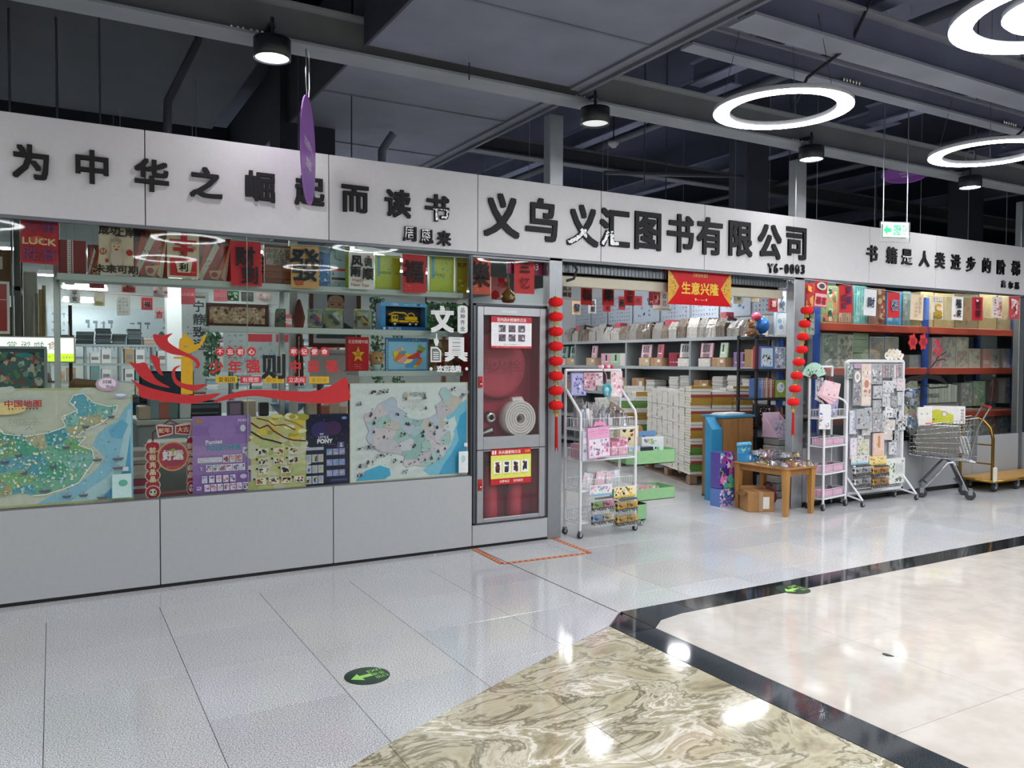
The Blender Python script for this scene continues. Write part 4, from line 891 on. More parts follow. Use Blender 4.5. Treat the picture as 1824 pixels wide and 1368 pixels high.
def d_rib(p):
    Rr = '#c6282c'
    p.poly([z4(*q) for q in bez([(213,143),(285,150),(352,135),(318,170),(330,205),(400,250),(470,285),(530,320),(548,360),(535,385),(510,382),(525,360),(500,330),(440,300),(350,285),(270,250),(225,195)],3)], Rr)
    p.poly([z4(*q) for q in bez([(190,292),(255,310),(262,380),(285,440),(240,410),(210,350)],3)], Rr)
    p.poly([z4(*q) for q in bez([(42,342),(100,352),(155,345),(190,400),(240,470),(335,525),(230,505),(130,455),(75,385)],3)], Rr)
    p.poly([z4(*q) for q in bez([(345,420),(365,380),(410,365),(372,400),(378,460),(430,495),(510,505),(595,500),(520,548),(430,530),(365,490)],3)], Rr)
    p.poly([z4(*q) for q in bez([(52,462),(130,505),(260,545),(420,575),(560,578),(695,565),(620,610),(500,640),(360,632),(220,612),(122,592),(105,530)],3)], Rr)
    p.poly([z4(*q) for q in bez([(640,625),(720,585),(840,550),(980,540),(1180,548),(1350,552),(1480,515),(1590,450),(1615,540),(1618,612),(1500,638),(1300,632),(1100,608),(950,585),(800,600),(700,622)],3)], Rr)
sticker('ribbon_sticker', 'large red swirling ribbon sticker on the window glass', 230, 622, 590, 722, d_rib, Y=.0143, group='red and yellow stickers on the window')
def d_pil(p):
    Yc = '#d8a818'
    p.poly([z4(*q) for q in [(412,300),(497,300),(497,572),(412,572)]], Yc)
    p.poly([z4(*q) for q in [(358,303),(505,303),(505,322),(358,318)]], Yc)
    p.poly([z4(*q) for q in bez([(400,270),(402,180),(425,165),(437,128),(462,158),(500,190),(510,215),(545,205),(568,155),(592,148),(580,190),(540,245),(500,268),(450,285)],3)], Yc)
    p.poly([z4(*q) for q in [(428,222),(465,228),(452,234),(435,232)]], '#8a8470')
sticker('pillar_sticker', 'yellow winged stone-pillar sticker on the window glass behind the red ribbon', 230, 622, 590, 722, d_pil, Y=.0155, group='red and yellow stickers on the window')
for k, (ch, x) in enumerate(zip('不忘初心', (392,410,428,448))):
    sticker('round_sticker', '%s of four red round stickers above the red slogan, %s' % (['first','second','third','last'][k], ch), x-8, x+8, 618, 635, lambda p, ch=ch: (p.ell(.5,.5,.5,.5,'#c6282c',20), p.txt(ch,.5,.5,.62,'#f0d8d8',.03)), group='red round stickers on the window')
for k, (ch, x) in enumerate(zip('牢记使命', (523,542,560,578))):
    sticker('round_sticker', '%s round red sticker of the group near the portrait, %s' % (['first','second','third','last'][k], ch), x-8, x+8, 618, 635, lambda p, ch=ch: (p.ell(.5,.5,.5,.5,'#c6282c',20), p.txt(ch,.5,.5,.62,'#f0d8d8',.03)), group='red round stickers near the portrait')
for k, (ch, x, s_, c) in enumerate(zip('少年强则中国强', (385,418,451,487,526,558,591), (24,22,24,44,22,20,22), ('#c6282c',)*3+('#141414',)+('#c6282c',)*3)):
    sticker('slogan_character', '%s %s brush character of the window slogan, %s' % (ORD[k], 'large black' if ch == '则' else 'red', ch), x-s_/2, x+s_/2, 653-s_/2, 653+s_/2, lambda p, ch=ch, c=c: p.txt(ch,.5,.5,1.05,c,.03), group='slogan characters on the window')
for k, (tx, x0, x1, c, d) in enumerate((('爱祖国',384,423,'#d8b020','#4a3a14'),('有理想',428,465,'#c6303a','#f0d0d0'),('勤学习',470,506,'#d8b020','#a88018'),('立志向',511,545,'#c6303a','#f0d0d0'),('多劳动',551,586,'#d8b020','#a88018'))):
    sticker('slogan_label', '%s small %s word strip under the slogan' % (ORD[k], 'yellow' if k % 2 == 0 else 'red'), x0, x1, 670-k*.3+k*.5, 682+k*.2, lambda p, tx=tx, c=c, d=d: (p.rect(0,0,1,1,c), p.txt(tx,.5,.5,.8,d,.02)), group='word strips under the slogan')
wc = '#e6e9e8'
sticker('white_sticker_character', 'large white sticker character 文 on the leafy cover', 767, 809, 545, 592, lambda p: p.txt('文',.5,.5,1.02,wc,.04,sx=.95), group='white sticker characters')
sticker('white_sticker_character', 'large white sticker character 具 below its twin', 791, 834, 600, 645, lambda p: p.txt('具',.5,.5,1.02,wc,.04), group='white sticker characters')
def d_pz(p): 
    p.ell(.5,.08,.5,.08,wc); p.rect(0,.08,1,.92,wc); p.ell(.5,.92,.5,.08,wc); p.txt('品种齐全',.5,.5,.19,'#5f6a68',.02,vert=True,gap=1.15)
sticker('white_sticker_plate', 'white rounded plate sticker with four vertical characters', 815, 833, 544, 594, d_pz, group='white sticker characters')
def d_hand(p): p.rect(.42,0,.6,.5,wc); p.ell(.5,.65,.34,.25,wc); p.poly([(.1,.45),(.25,.4),(.4,.75),(.25,.8)],wc); p.rect(.3,.82,.7,1,wc)
sticker('white_hand_sticker', 'white pointing hand sticker above the page sticker', 771, 784, 594, 616, d_hand, group='white sticker characters')
def d_doc(p):
    p.poly([(0,0),(.65,0),(1,.25),(1,1),(0,1)], wc); p.poly([(.12,.1),(.6,.1),(.86,.3),(.86,.9),(.12,.9)],'#6a726e')
    for k in range(4): p.rect(.24,.32+k*.14,.76,.39+k*.14,wc)
sticker('white_page_sticker', 'white page-shaped sticker with text lines', 767, 786, 618, 645, d_doc, group='white sticker characters')
sticker('white_welcome_sticker', 'row of small white characters between two dots on the glass', 765, 834, 650, 664, lambda p: (p.txt('欢迎选购',.5,.5,.9,wc,.04,sx=.95), p.ell(.04,.5,.04,None,wc), p.ell(.96,.5,.04,None,wc)), group='white sticker characters')
def d_qt(p):                                                # round tag and car-like outline low on the glass
    p.ell(.5,.5,.5,.5,'#b8a0b8',18); p.ell(.5,.45,.38,.36,'#e8dfe6',18); p.txt('同城',.5,.35,.28,'#7a4a7a',.03); p.txt('饰品',.6,.68,.24,'#7a4a7a',.03)
sticker('round_shop_sticker', 'pale violet round sticker with purple characters above the big map', 170, 212, 671, 697, d_qt, group='small stickers')
# ------------------------------------------------------------------ big posters standing in the window
gB = 'large posters fixed low inside the window'
def bigposter(px, base, label, draw, Y=.032, name='poster'):
    X, Z, w_, h_ = seg_place(*px, Y); p = Print(w_, h_, base, .001); draw(p); return tag(p.build(name, 'gloss', None, (X, Y, max(Z, .5935))), label, 'poster', gB)
def d_mapL(p):
    p.rect(.012,.02,.988,.98,'#e4e2d2'); q = random.Random(2)
    for k in range(26): u = q.uniform(0,.95); v = q.uniform(0,.5); p.ell(u,v,q.uniform(.03,.10),q.uniform(.02,.06),q.choice(['#ebe9dc','#dcdccc','#e6e6dc']))
    sea = [(1,.12),(.94,.2),(.90,.30),(.84,.34),(.78,.40),(.74,.50),(.78,.55),(.82,.62),(.76,.72),(.68,.80),(.58,.88),(.48,.92),(.40,.98),(1,.98)]
    p.poly(sea, '#9fd4ee'); 
    for k in range(30): u = q.uniform(.6,.98); v = q.uniform(.3,.95); 
    p.poly([(.97,.2),(.99,.2),(.985,.98),(.6,.98),(.72,.88),(.84,.78),(.90,.66),(.93,.5)],'#c8e8f4'); p.poly([(.985,.4),(.985,.98),(.78,.98),(.88,.86),(.95,.7)],'#62b4e4'); p.poly([(.012,.86),(.06,.84),(.1,.92),(.05,.98),(.012,.98)],'#7cc4ea'); p.poly([(.84,.38),(.93,.28),(.97,.33),(.93,.46),(.86,.44)],'#7cc4ea')
    china(p,-.30,.05,.90,.90,['#6fc0a4','#8fd0b4','#dccfa6','#7cc4dc','#68b8cc','#9ccc90','#a4d8d0','#c8bc90'],34,7,'#eef2e6',.002)
    LP = [(-.30+1.2*a, .05+.85*b) for a, b in CHN]
    def inl(u, v):
        c_ = False
        for i in range(len(LP)):
            a, b = LP[i], LP[i-1]
            if (a[1] > v) != (b[1] > v) and u < (b[0]-a[0])*(v-a[1])/(b[1]-a[1])+a[0]: c_ = not c_
        return c_
    for k in range(900):
        u = q.uniform(.012,.88); v = q.uniform(.06,.88); r = q.uniform(.006,.020)
        if not inl(u, v): continue
        an = q.uniform(0,6); pal = ['#e0ecd8','#b8dcd0','#7ccab0','#5fb49a','#a8d4e0','#e6dcb8','#c8e4d4','#58a8b8']
        p.poly([(max(.012,u+r*.7*math.cos(an+t_)*w3),v+r*math.sin(an+t_)*w3) for t_, w3 in ((0,1),(1.3,.5),(2.4,1),(3.7,.6),(5,.9))], q.choice(pal))
    p.line(LP[6:34], .005, '#f4f6ee')
    for k in range(180):
        u = q.uniform(.0,.88); v = q.uniform(.3,.86); p.rect(u,v,u+q.uniform(.004,.014),v+q.uniform(.003,.007),q.choice(['#2f5f64','#3f6a8a','#5a6a58','#e0e8e0','#2f7a6a']))
    for (u, v, s_) in ((.12,.58,.05),(.22,.60,.04),(.10,.70,.05),(.33,.70,.03),(.58,.50,.03),(.70,.33,.03),(.77,.62,.04),(.90,.62,.05),(.90,.70,.05),(.68,.92,.04),(.8,.95,.05),(.45,.86,.05),(.86,.25,.03),(.30,.55,.03),(.5,.66,.03),(.58,.92,.04)):
        p.poly([(u-s_*.8,v),(u+s_*.8,v-.004),(u+s_*.5,v+.02),(u-s_*.5,v+.02)],'#56646a'); p.rect(u-s_*.2,v-.02,u+s_*.2,v,'#8a969a')
    p.ell(.23,.165,.12,.05,'#d8c88a'); p.txt('中国地图',.33,.125,.062,'#b0353a',.02,sx=1.1); p.txt('中国地图',.33,.125,.062,'#b0353a',.02,sx=1.1) if False else None
    p.marks(.24,.155,.42,.185,1,9,'#7a3a3a'); p.marks(.24,.25,.44,.31,4,18,'#8a8a7a'); p.marks(.02,.14,.18,.20,3,10,'#a09a84'); p.ell(.92,.07,.045,.02,'#9aa8c8'); p.ell(.92,.065,.035,.012,'#e0e4ee')
    p.rect(.86,.76,.985,.97,'#bfe0dc'); p.line([(.86,.76),(.985,.76),(.985,.97),(.86,.97),(.86,.76)],.004,'#8fb8b0'); p.ell(.93,.84,.03,.03,'#5fae98'); p.rect(.93,.70,.965,.735,'#e0e0e0'); p.marks(.932,.702,.963,.733,3,3,'#4a4a4a'); p.marks(.02,.82,.2,.9,3,8,'#8a8a7a')
X, Z, w_, h_ = seg_place(0, 237, 708, 911, .032)
bigposter((-62,237,702,911), '#d3cf9a', 'large pale green and blue illustrated map of China with a red title', d_mapL, name='map_poster')
def d_mapR(p):
    p.rect(.008,.01,.992,.99,'#ecedee'); q = random.Random(8)
    for k in range(20): p.ell(q.uniform(.05,.95),q.uniform(.05,.95),q.uniform(.03,.09),q.uniform(.02,.07),q.choice(['#f2f2f2','#e6e8ea','#ece8ec']))
    p.poly([(.99,.18),(.9,.26),(.86,.33),(.80,.37),(.84,.45),(.88,.55),(.84,.68),(.76,.80),(.66,.86),(.60,.92),(.66,.98),(.99,.98)],'#8fd0ec'); p.poly([(.99,.3),(.93,.36),(.9,.5),(.92,.62),(.86,.75),(.78,.88),(.74,.98),(.99,.98)],'#4fb0e0'); p.poly([(.05,.97),(.12,.89),(.24,.84),(.32,.88),(.33,.95),(.28,.985),(.05,.985)],'#4fb8e4'); p.poly([(.8,.42),(.88,.36),(.9,.45),(.84,.6),(.8,.66),(.79,.5)],'#e8eef0')
    china(p,.11,.05,.95,.88,['#e4d2da','#b8d2ce','#ccd0e4','#d8ccd8','#a8c8c8','#e2dae6','#c0d6da','#dccec6'],36,3,'#c8bccc',.0022)
    for k in range(90):
        u = q.uniform(.16,.82); v = q.uniform(.25,.85); p.rect(u,v,u+q.uniform(.004,.012),v+q.uniform(.004,.010),q.choice(['#4a5a6a','#7a6a7a','#3a4450','#8a9aa0']))
    for k in range(34):
        u = q.uniform(.14,.85); v = q.uniform(.25,.86); s_ = q.uniform(.006,.014); p.poly([(u-s_,v+s_),(u,v-s_*1.6),(u+s_,v+s_*.6),(u+s_*.3,v+s_*1.8)],q.choice(['#3a4a58','#5a4a58','#2f3a44']))
    p.txt('中国地图',.55,.12,.052,'#8a8480',.0,sx=.95); p.marks(.47,.17,.63,.29,6,14,'#a8a8a8'); p.ell(.45,.13,.015,.035,'#9aa08a'); p.rect(.44,.15,.46,.18,'#7a5a4a'); p.ell(.61,.16,.018,.012,'#5a5a58'); p.ell(.61,.135,.006,.02,'#5a5a58')
    for (u, v, w2) in ((.2,.09,.05),(.27,.08,.04),(.07,.2,.02),(.1,.65,.06),(.25,.74,.05),(.12,.83,.07),(.08,.92,.03),(.36,.80,.02),(.45,.92,.03),(.86,.07,.02),(.95,.14,.02),(.18,.66,.015)): p.art(u-w2,v-.022,u+w2,v+.022,['#4a4a4e','#7a7a80','#2f2f34','#9a9aa0'],10,int(u*90),.5)
    for (u0, v0, u1, v1) in ((.04,.06,.15,.1),(.04,.3,.12,.36),(.05,.42,.1,.47),(.04,.55,.12,.6),(.04,.72,.14,.76),(.3,.82,.38,.9),(.5,.9,.6,.94),(.86,.03,.97,.09)): p.marks(u0,v0,u1,v1,4,9,'#b0b0b4')
    p.rect(.9,.74,.985,.97,'#e4e8e8'); p.ell(.94,.82,.02,.04,'#b0d0d8'); p.rect(.95,.65,.98,.69,'#f0f0f0'); p.marks(.952,.652,.978,.688,3,3,'#4a4a4a')
bigposter((623,833,690,861), '#e0dcc0', 'white illustrated map of China in pale mauve and blue next to the fire cabinet', d_mapR, name='map_poster')
def cells(p, u, v, cw, ch, n, gap, seed, pal, fr='#e6e0ec'):
    for k in range(n): a = u+k*(cw+gap); p.rect(a,v,a+cw,v+ch,fr); p.art(a+cw*.1,v+ch*.12,a+cw*.9,v+ch*.88,pal,7,seed+k,.5)
PUR = ['#8a7ab8','#e0a8c0','#5a5a8a','#c8d0e8','#b06a8a']
def d_pony(p):
    for k in range(8): p.rect(0,k/8,1,(k+1)/8,mixc('#8f5fb4','#b48fc8',[.5,.3,.5,.9,.6,.4,.1,0][k]))
    q = random.Random(5)
    for k in range(40): p.ell(q.random(),q.random()*.55,.004,None,'#e8d8f0',5)
    p.txt('Ponies',.36,.335,.08,'#f4f0f6',.02,rot=.06); p.txt('TOGETHER',.52,.415,.085,'#4fa0b4',.04,sx=1.0); p.ell(.5,.19,.24,.12,'#a680c4'); p.ell(.86,.17,.05,.045,'#e4daee'); p.txt('PONY',.87,.065,.05,'#efe6f4',.03); p.ell(.1,.06,.06,.03,'#c08a4a')
    p.marks(.08,.50,.5,.515,1,16,'#d8b8c8'); p.rect(.08,.535,.5,.60,'#e8e0ea'); p.marks(.09,.54,.49,.595,2,18,'#b090b8')
    cells(p,.51,.51,.10,.10,3,.015,3,['#d06a5a','#e8b0b8','#b04a6a']); cells(p,.85,.42,.1,.08,1,.01,9,PUR)
    cells(p,.10,.65,.06,.05,1,.02,10,PUR,'#c0a8d0'); cells(p,.22,.63,.105,.09,6,.008,20,PUR); cells(p,.15,.77,.09,.09,5,.03,40,PUR); p.ell(.86,.8,.06,.03,'#d0c0e4'); cells(p,.06,.9,.08,.05,1,.01,50,PUR,'#c8b8dc'); cells(p,.19,.88,.095,.09,7,.015,60,PUR)
bigposter((343,447,747,884), '#9a6cbc', 'purple pony product poster with teal lettering and rows of items', d_pony)
def d_nezha(p):
    p.rect(0,0,1,1,'#cfc88a'); q = random.Random(9)
    for k in range(50): p.ell(q.random(),q.uniform(.3,1),q.uniform(.05,.16),q.uniform(.03,.10),q.choice(['#dcd4a0','#c4c88a','#d8d2b4','#bcb878','#ddd6c0']))
    for k in range(26): p.ell(q.random(),q.uniform(0,.3),q.uniform(.04,.12),q.uniform(.02,.05),q.choice(['#e8c84a','#f0dc8a','#dcc060','#f4ecc0','#b8a840']))
    p.line([z for z in [(0,.08),(.15,.16),(.3,.12),(.4,.2),(.6,.3),(.75,.34),(1,.36)]],.02,'#7a2a1c'); p.line([(.1,.02),(.3,.06),(.42,.13),(.6,.12),(.8,.2)],.016,'#9a3a20'); p.line([(0,.2),(.2,.3),(.4,.34),(.55,.38)],.022,'#3a1c18'); p.line([(.6,.05),(.8,.1),(.95,.17)],.018,'#c0862a')
    for u, v, n in ((.13,.44,2),): pass
    D = ['#3a2430','#a83a2a','#2a3a6a','#c8a060']
    for r_, v in enumerate((.44,.57,.70,.84)):
        for c_ in range(3 if r_ < 2 else (2 if r_ == 2 else 4)):
            u = .13+c_*(.27 if r_ < 2 else (.4 if r_ == 2 else .23)) - (0 if r_ < 3 else .05)
            p.rect(u,v,u+.18,v+.09,'#e8e2cc'); p.art(u+.01,v+.01,u+.17,v+.08,D,9,r_*7+c_,.5); p.ell(u-.03,v+.01,.02,None,'#3a3428')
            p.marks(u+.02,v-.03,u+.16,v-.015,1,6,'#6a6448')
bigposter((447,545,743,872), '#cfc88a', 'yellow-green product poster with dark red swirls across the top', d_nezha)
def d_dark(p):
    q = random.Random(3)
    for k in range(50): p.ell(q.random(),q.random()*.5,.006,None,q.choice(['#5a5aa0','#e0e0f0','#8a6ac0']),5)
    p.ell(.35,.22,.24,.12,'#3a2f6a'); p.ell(.62,.2,.2,.1,'#4a2a5a'); p.txt('MY',.36,.28,.04,'#efe8f4',.03); p.txt('LITTLE',.4,.325,.05,'#efe8f4',.03); p.txt('PONY',.43,.38,.08,'#efe8f4',.05); p.ell(.88,.06,.06,.02,'#8fa0e0'); p.marks(.5,.42,.66,.44,1,6,'#a08ad0')
    p.rect(.0,.46,.4,.50,'#c8c8dc'); p.marks(.01,.465,.39,.495,2,14,'#7a7aa0'); cells(p,.72,.40,.16,.08,1,.01,2,PUR,'#5a5a8a')
    for r_, v in enumerate((.56,.71,.86)): cells(p,.0,v,.12,.11,3,.015,r_*9,['#8fb0d8','#e0b0a0','#b8a8d8','#d8c860','#2a2a50'],'#c8cce0')
    for r_, v in enumerate((.49,.64,.79)): cells(p,.46,v,.135,.09,3,.012,r_*5+70,['#8fb0d8','#e0c060','#b8a8d8','#5fa0a8'],'#8f98c8')
    p.rect(.55,.92,.95,.95,'#3a4a8a')
bigposter((545,622,740,866), '#1c1f3c', 'dark navy pony product poster with pale item grid beside the white map', d_dark)
# paper arch display between the map and the purple poster
def z2(x, y): return (x/3.257, 500+y/3.257)
t = thing('paper_arch_display', 'red and cream paper greeting display with side banners and round badge', 'paper display', (oy(305,850,.09).x, .09, .594), 0)
def sub(px, draw, name, Y, base=None):
    X, Z, w_, h_ = seg_place(*px, Y); p = Print(w_, h_, base, .003); draw(p); return p.build(name, 'gloss', t, (X-t.location.x, Y-.09, Z-.594))
def d_strip(p):
    for k in range(5): p.ell(.5,.12+k*.16,.5,.10,'#e6cfc6',18)
    for k in range(5): p.ell(.5,.12+k*.16,.44,.09,'#b52038',18)
    p.ell(.5,.88,.5,.12,'#e6cfc6',18); p.ell(.5,.88,.44,.105,'#b52038',18); p.txt('前程亮晶晶',.5,.42,.105,'#f0d8b8',.04,vert=True,gap=1.15); p.ell(.5,.88,.24,.06,'#f0ece8'); p.ell(.38,.87,.06,.02,'#3a2a2a'); p.ell(.62,.87,.06,.02,'#3a2a2a'); p.ell(.62,.92,.08,.025,'#c8c03a'); p.ell(.3,.03,.14,.02,'#e8e0e0'); p.ell(.7,.03,.14,.02,'#e8e0e0')
sub((258,286,783,890), d_strip, 'side_banner', .09); sub((332,348,775,882), d_strip, 'side_banner', .10)
def d_badge(p):
    p.ell(.5,.5,.5,.5,'#d8a878',28); p.ell(.5,.5,.45,.45,'#c43a50',28); p.ell(.5,.47,.38,.36,'#a83a58',24); p.txt('好运',.5,.46,.34,'#f2e8e4',.06,sx=.95); p.ell(.5,.3,.09,.05,'#9ab04a'); p.marks(.3,.84,.7,.9,1,6,'#e8b860')
sub((280,336,786,839), d_badge, 'round_badge', .07)
def d_top(p): p.poly([(0,.15),(.12,.05),(.5,.2),(.88,0),(1,.1),(.95,.9),(.5,.75),(.06,1)],'#e6cfc6'); p.poly([(.04,.2),(.44,.28),(.44,.7),(.1,.88)],'#b52038'); p.poly([(.56,.28),(.96,.16),(.92,.82),(.56,.7)],'#b52038'); p.txt('蛇年',.24,.5,.38,'#f0d8b8',.04); p.txt('大吉',.75,.48,.38,'#f0d8b8',.04); p.rect(.47,.1,.53,.85,'#8a5a6a')
sub((277,342,753,779), d_top, 'top_banner', .09)
m = MB(); X0 = oy(262,880,.1).x-t.location.x; X1 = oy(345,880,.1).x-t.location.x
m.box((X0, .01, 0), (X1, .10, .012), '#8f2a38'); m.tube([(X0+.03,.03,.01),(X0+.04,.03,.42),((X0+X1)/2,.03,.50),(X1-.03,.03,.43),(X1-.02,.03,.01)], .006, '#7a2230', 6); m.build('stand', 'plastic', t)
# ================================================================== ENTRANCE
m = MB(); m.box((3.74, .10, 2.26), (6.54, .32, 2.34), '#8b9094')
for k in range(70): m.box((3.74+k*.04, .094, 2.262), (3.762+k*.04, .10, 2.338), '#70757a')
m.box((3.74, .14, 2.345), (6.54, .3, 2.36), '#6d7276'); struct('trim_5', m, 'metal')
m = MB(); m.lathe([(.055, 3.74), (.055, 6.54)], '#b8b39e', (0, .22, 2.205), 20, ax='x'); m.box((3.74, .15, 2.15), (6.54, .17, 2.235), '#c0bba8'); tag(m.build('rolled_shutter', 'painted'), 'rolled-up cream entrance shutter under the grey header', 'shutter')
m = MB(); m.tube([(3.86,.05,2.35),(3.90,.03,2.28),(3.86,.02,2.2),(3.80,.04,2.18)], .012, '#1f2124', 6); tag(m.build('door_cable', 'rubber'), 'short thick black cable at the header beside the left lantern string', 'cable')
# banner
t = thing('banner', 'red banner with gold brush characters hanging over the entrance', 'banner', (0, 0, 0))
X, Z, w_, h_ = seg_place(1190, 1302, 481, 544, .06); t.location = (X, .06, Z); t.rotation_euler = (0, 0, 0)
p = Print(w_, h_, '#c4141c', .002)
for s_, u in ((1, 0), (-1, 1)):
    p.poly([(u,.02),(u+s_*.10,.28),(u+s_*.17,.5),(u+s_*.10,.74),(u,.98)], '#d2a545'); q = random.Random(3)
    for k in range(26):
        uu = q.uniform(.01,.12); vv = .5+q.uniform(-.42,.42)*(1-uu*5); p.ell(u+s_*uu, vv, .007, .018, q.choice(['#8a1a1a','#f0d070','#2f4a3a','#b0802a']), 6)
p.txt('生意兴隆', .5, .53, .36, '#e8c04a', .025, sx=.98); p.txt('【诚信经营】', .5, .15, .11, '#f0c890', .0); p.marks(.44,.83,.58,.87,1,10,'#f0d0a0'); p.poly([(.41,.81),(.44,.81),(.425,.89)],'#f0d0a0'); p.poly([(.58,.81),(.61,.81),(.595,.89)],'#f0d0a0')
p.build('banner_cloth', 'gloss', t); m = MB(); m.tube([(-w_/2,.002,h_),(w_/2,.002,h_)], .004, '#d8b050', 6); m.tube([(-w_/2+.03,.002,h_),(-w_/2+.05,.05,h_+.06)], .002, '#e0e0e0', 4); m.tube([(w_/2-.03,.002,h_),(w_/2-.05,.05,h_+.06)], .002, '#e0e0e0', 4); m.build('hanging_rod', 'metal', t)
# scroll
t = thing('hanging_scroll', 'narrow white scroll with three brush characters left of the red banner', 'scroll', (0, 0, 0)); X, Z, w_, h_ = seg_place(1163, 1193, 507, 552, .30); t.location = (X, .30, Z)
p = Print(w_, h_, '#eceae6', .001); p.rect(0,.08,.42,.82,'#c0484a'); p.art(.03,.1,.42,.8,['#e0a8a0','#8a3034','#f0d0c8','#b56a6a'],22,5,.2); p.rect(.42,.05,.96,.84,'#e6e4e0'); p.txt('致自己',.68,.45,.22,'#1c1c1c',.01,vert=True,gap=1.25); p.build('scroll_sheet', 'paper', t)
m = MB(); m.tube([(-w_/2-.01,0,h_),(w_/2+.01,0,h_)], .009, '#d8d4c8', 8); m.tube([(-w_/2-.01,0,.0),(w_/2+.01,0,.0)], .009, '#d8d4c8', 8); m.build('scroll_rod', 'painted', t)
# small papers inside the entrance
gE = 'festive papers hung inside the entrance'
st = MB(); st.tube([oy(1001,508,.62), oy(1060,508,.62), oy(1131,510,.62), oy(1190,514,.62), oy(1300,512,.62), oy(1400,512,.62)], .0015, '#e8e8e6', 4); tag(st.build('hanging_string', 'plastic'), 'thin white string across the inside of the entrance', 'string')
def chr_paper(px, base, label, tx, col, Y, grp, sz=.5, vert=False, extra=None, rot=0):
    def d(p):
        if extra: extra(p)
        p.txt(tx, .5, .5, sz, col, .03, vert=vert)
    return paper(px, base, label, d, Y=Y, group=grp, rot=rot)
RD, BK = '#c8282e', '#1c1a1e'
paper((1001,1019,506,535), '#e6e4e0', 'white paper with four black characters nearest the lantern post', lambda p: (p.txt('风',.3,.3,.3,BK,.03), p.txt('调',.74,.3,.26,BK,.02), p.txt('雨',.28,.65,.3,BK,.03), p.txt('顺',.74,.66,.32,BK,.02)), Y=.62, group=gE)
chr_paper((1036,1056,508,543), RD, 'red paper with dark fortune character, first red one after the white paper', '福', '#3a1418', .62, gE, .6)
chr_paper((1074,1095,508,544), RD, 'red paper with dark music character inside the entrance', '樂', '#2a1014', .62, gE, .6)
chr_paper((1113,1132,508,544), RD, 'red paper with two dark characters inside the entrance', '三忆', '#2a1014', .62, gE, .34, True)
paper((1157,1172,510,544), '#c8404a', 'pink-red paper with pale figure beside the white scroll', lambda p: p.art(.1,.1,.9,.9,['#e8b0a8','#8a2a30','#f0d8d0'],14,2,.2), Y=.64, group=gE)
gE2 = 'smaller festive papers hung deeper behind the entrance'
chr_paper((1020,1035,536,560), '#d8b890', 'small tan paper with dark character deeper inside', '發', '#22304a', 1.9, gE2, .6)
chr_paper((1049,1063,533,558), '#e4e2de', 'small white paper with black characters deeper inside', '风顺', BK, 1.9, gE2, .4, True)
chr_paper((1075,1089,542,555), RD, 'tiny red paper peeking below the music character', '福', '#3a1418', 1.9, gE2, .6)
chr_paper((1103,1115,528,552), '#b82a30', 'small dark red paper with black character between two larger reds', '果', BK, 1.9, gE2, .6)
chr_paper((1130,1145,527,544), '#b02428', 'small plain dark red paper beside the two-character one', '忆', '#6a1418', 1.9, gE2, .5)
paper((1308,1325,511,541), '#e8e2d4', 'cream paper with a small smiling green-robed figure', lambda p: figure(p,.5,.35,.2,'#5a8a4a','#e0c070'), Y=.62, group=gE)
chr_paper((1338,1354,511,537), '#e0ccaa', 'narrow cream paper with thin vertical characters', '四季', '#5a4a3a', .62, gE, .22, True)
chr_paper((1370,1387,513,555), '#b02430', 'tall dark red hanging paper with pale patterned head', '福喜', '#e8d8d0', .62, gE, .3, True)
paper((1384,1402,518,556), '#b8c4c8', 'grey paper with ink leaf drawing at the entrance edge', lambda p: (p.line([(.2,.1),(.6,.3),(.3,.6),(.7,.9)],.05,'#3a5060'), p.ell(.6,.6,.2,.12,'#5a7080')), Y=.64, group=gE)
def cord_bundle():
    m = MB(); a = oy(1140, 505, .7)
    for k in range(3): m.tube([(a.x+k*.03, .7, a.z+.05), (a.x+k*.03+.05, .72, a.z-.08), (a.x+k*.05+.02, .7, a.z-.18)], .004, '#d8d8d6', 5)
    tag(m.build('hanging_cord', 'plastic'), 'loose white cords dangling inside the entrance by the scroll', 'cord')
# large calligraphy sheets on the partition
y = 6.75; k = 0; q = random.Random(11)
while y > 1.5:
    wd = q.choice([.62,.5,.7]); p = Print(wd-.03, .5, '#a8b2be', .002); 
    if k in (3, 6): p.art(.2,.2,.8,.8,['#4a6a8a','#2f4a60','#6a88a0'],16,k,.18)
    else: p.marks(.06,.06,.94,.94,7,9,'#5a6470',k,.6)
    p.rect(0,0,.03,1,'#8a94a0'); o = p.build('calligraphy_sheet', 'paper', None, (8.46, y-wd/2, 2.13+q.uniform(-.02,.02)), -PI/2)
    o.location.z = 2.13+ (6.75-y)*.004; tag(o, '%s tall blue-white calligraphy sheet along the partition wall, counting from the entrance' % ordw(0), 'calligraphy sheet', 'calligraphy sheets above the grey shelves'); o['_k'] = k
    y -= wd; k += 1
sheets = [o for o in COL.objects if o.name.startswith('calligraphy_sheet')]
for i, o in enumerate(reversed(sheets)): o['label'] = '%s calligraphy sheet on the partition wall, counted from the racking end' % ordw(i); del o['_k']

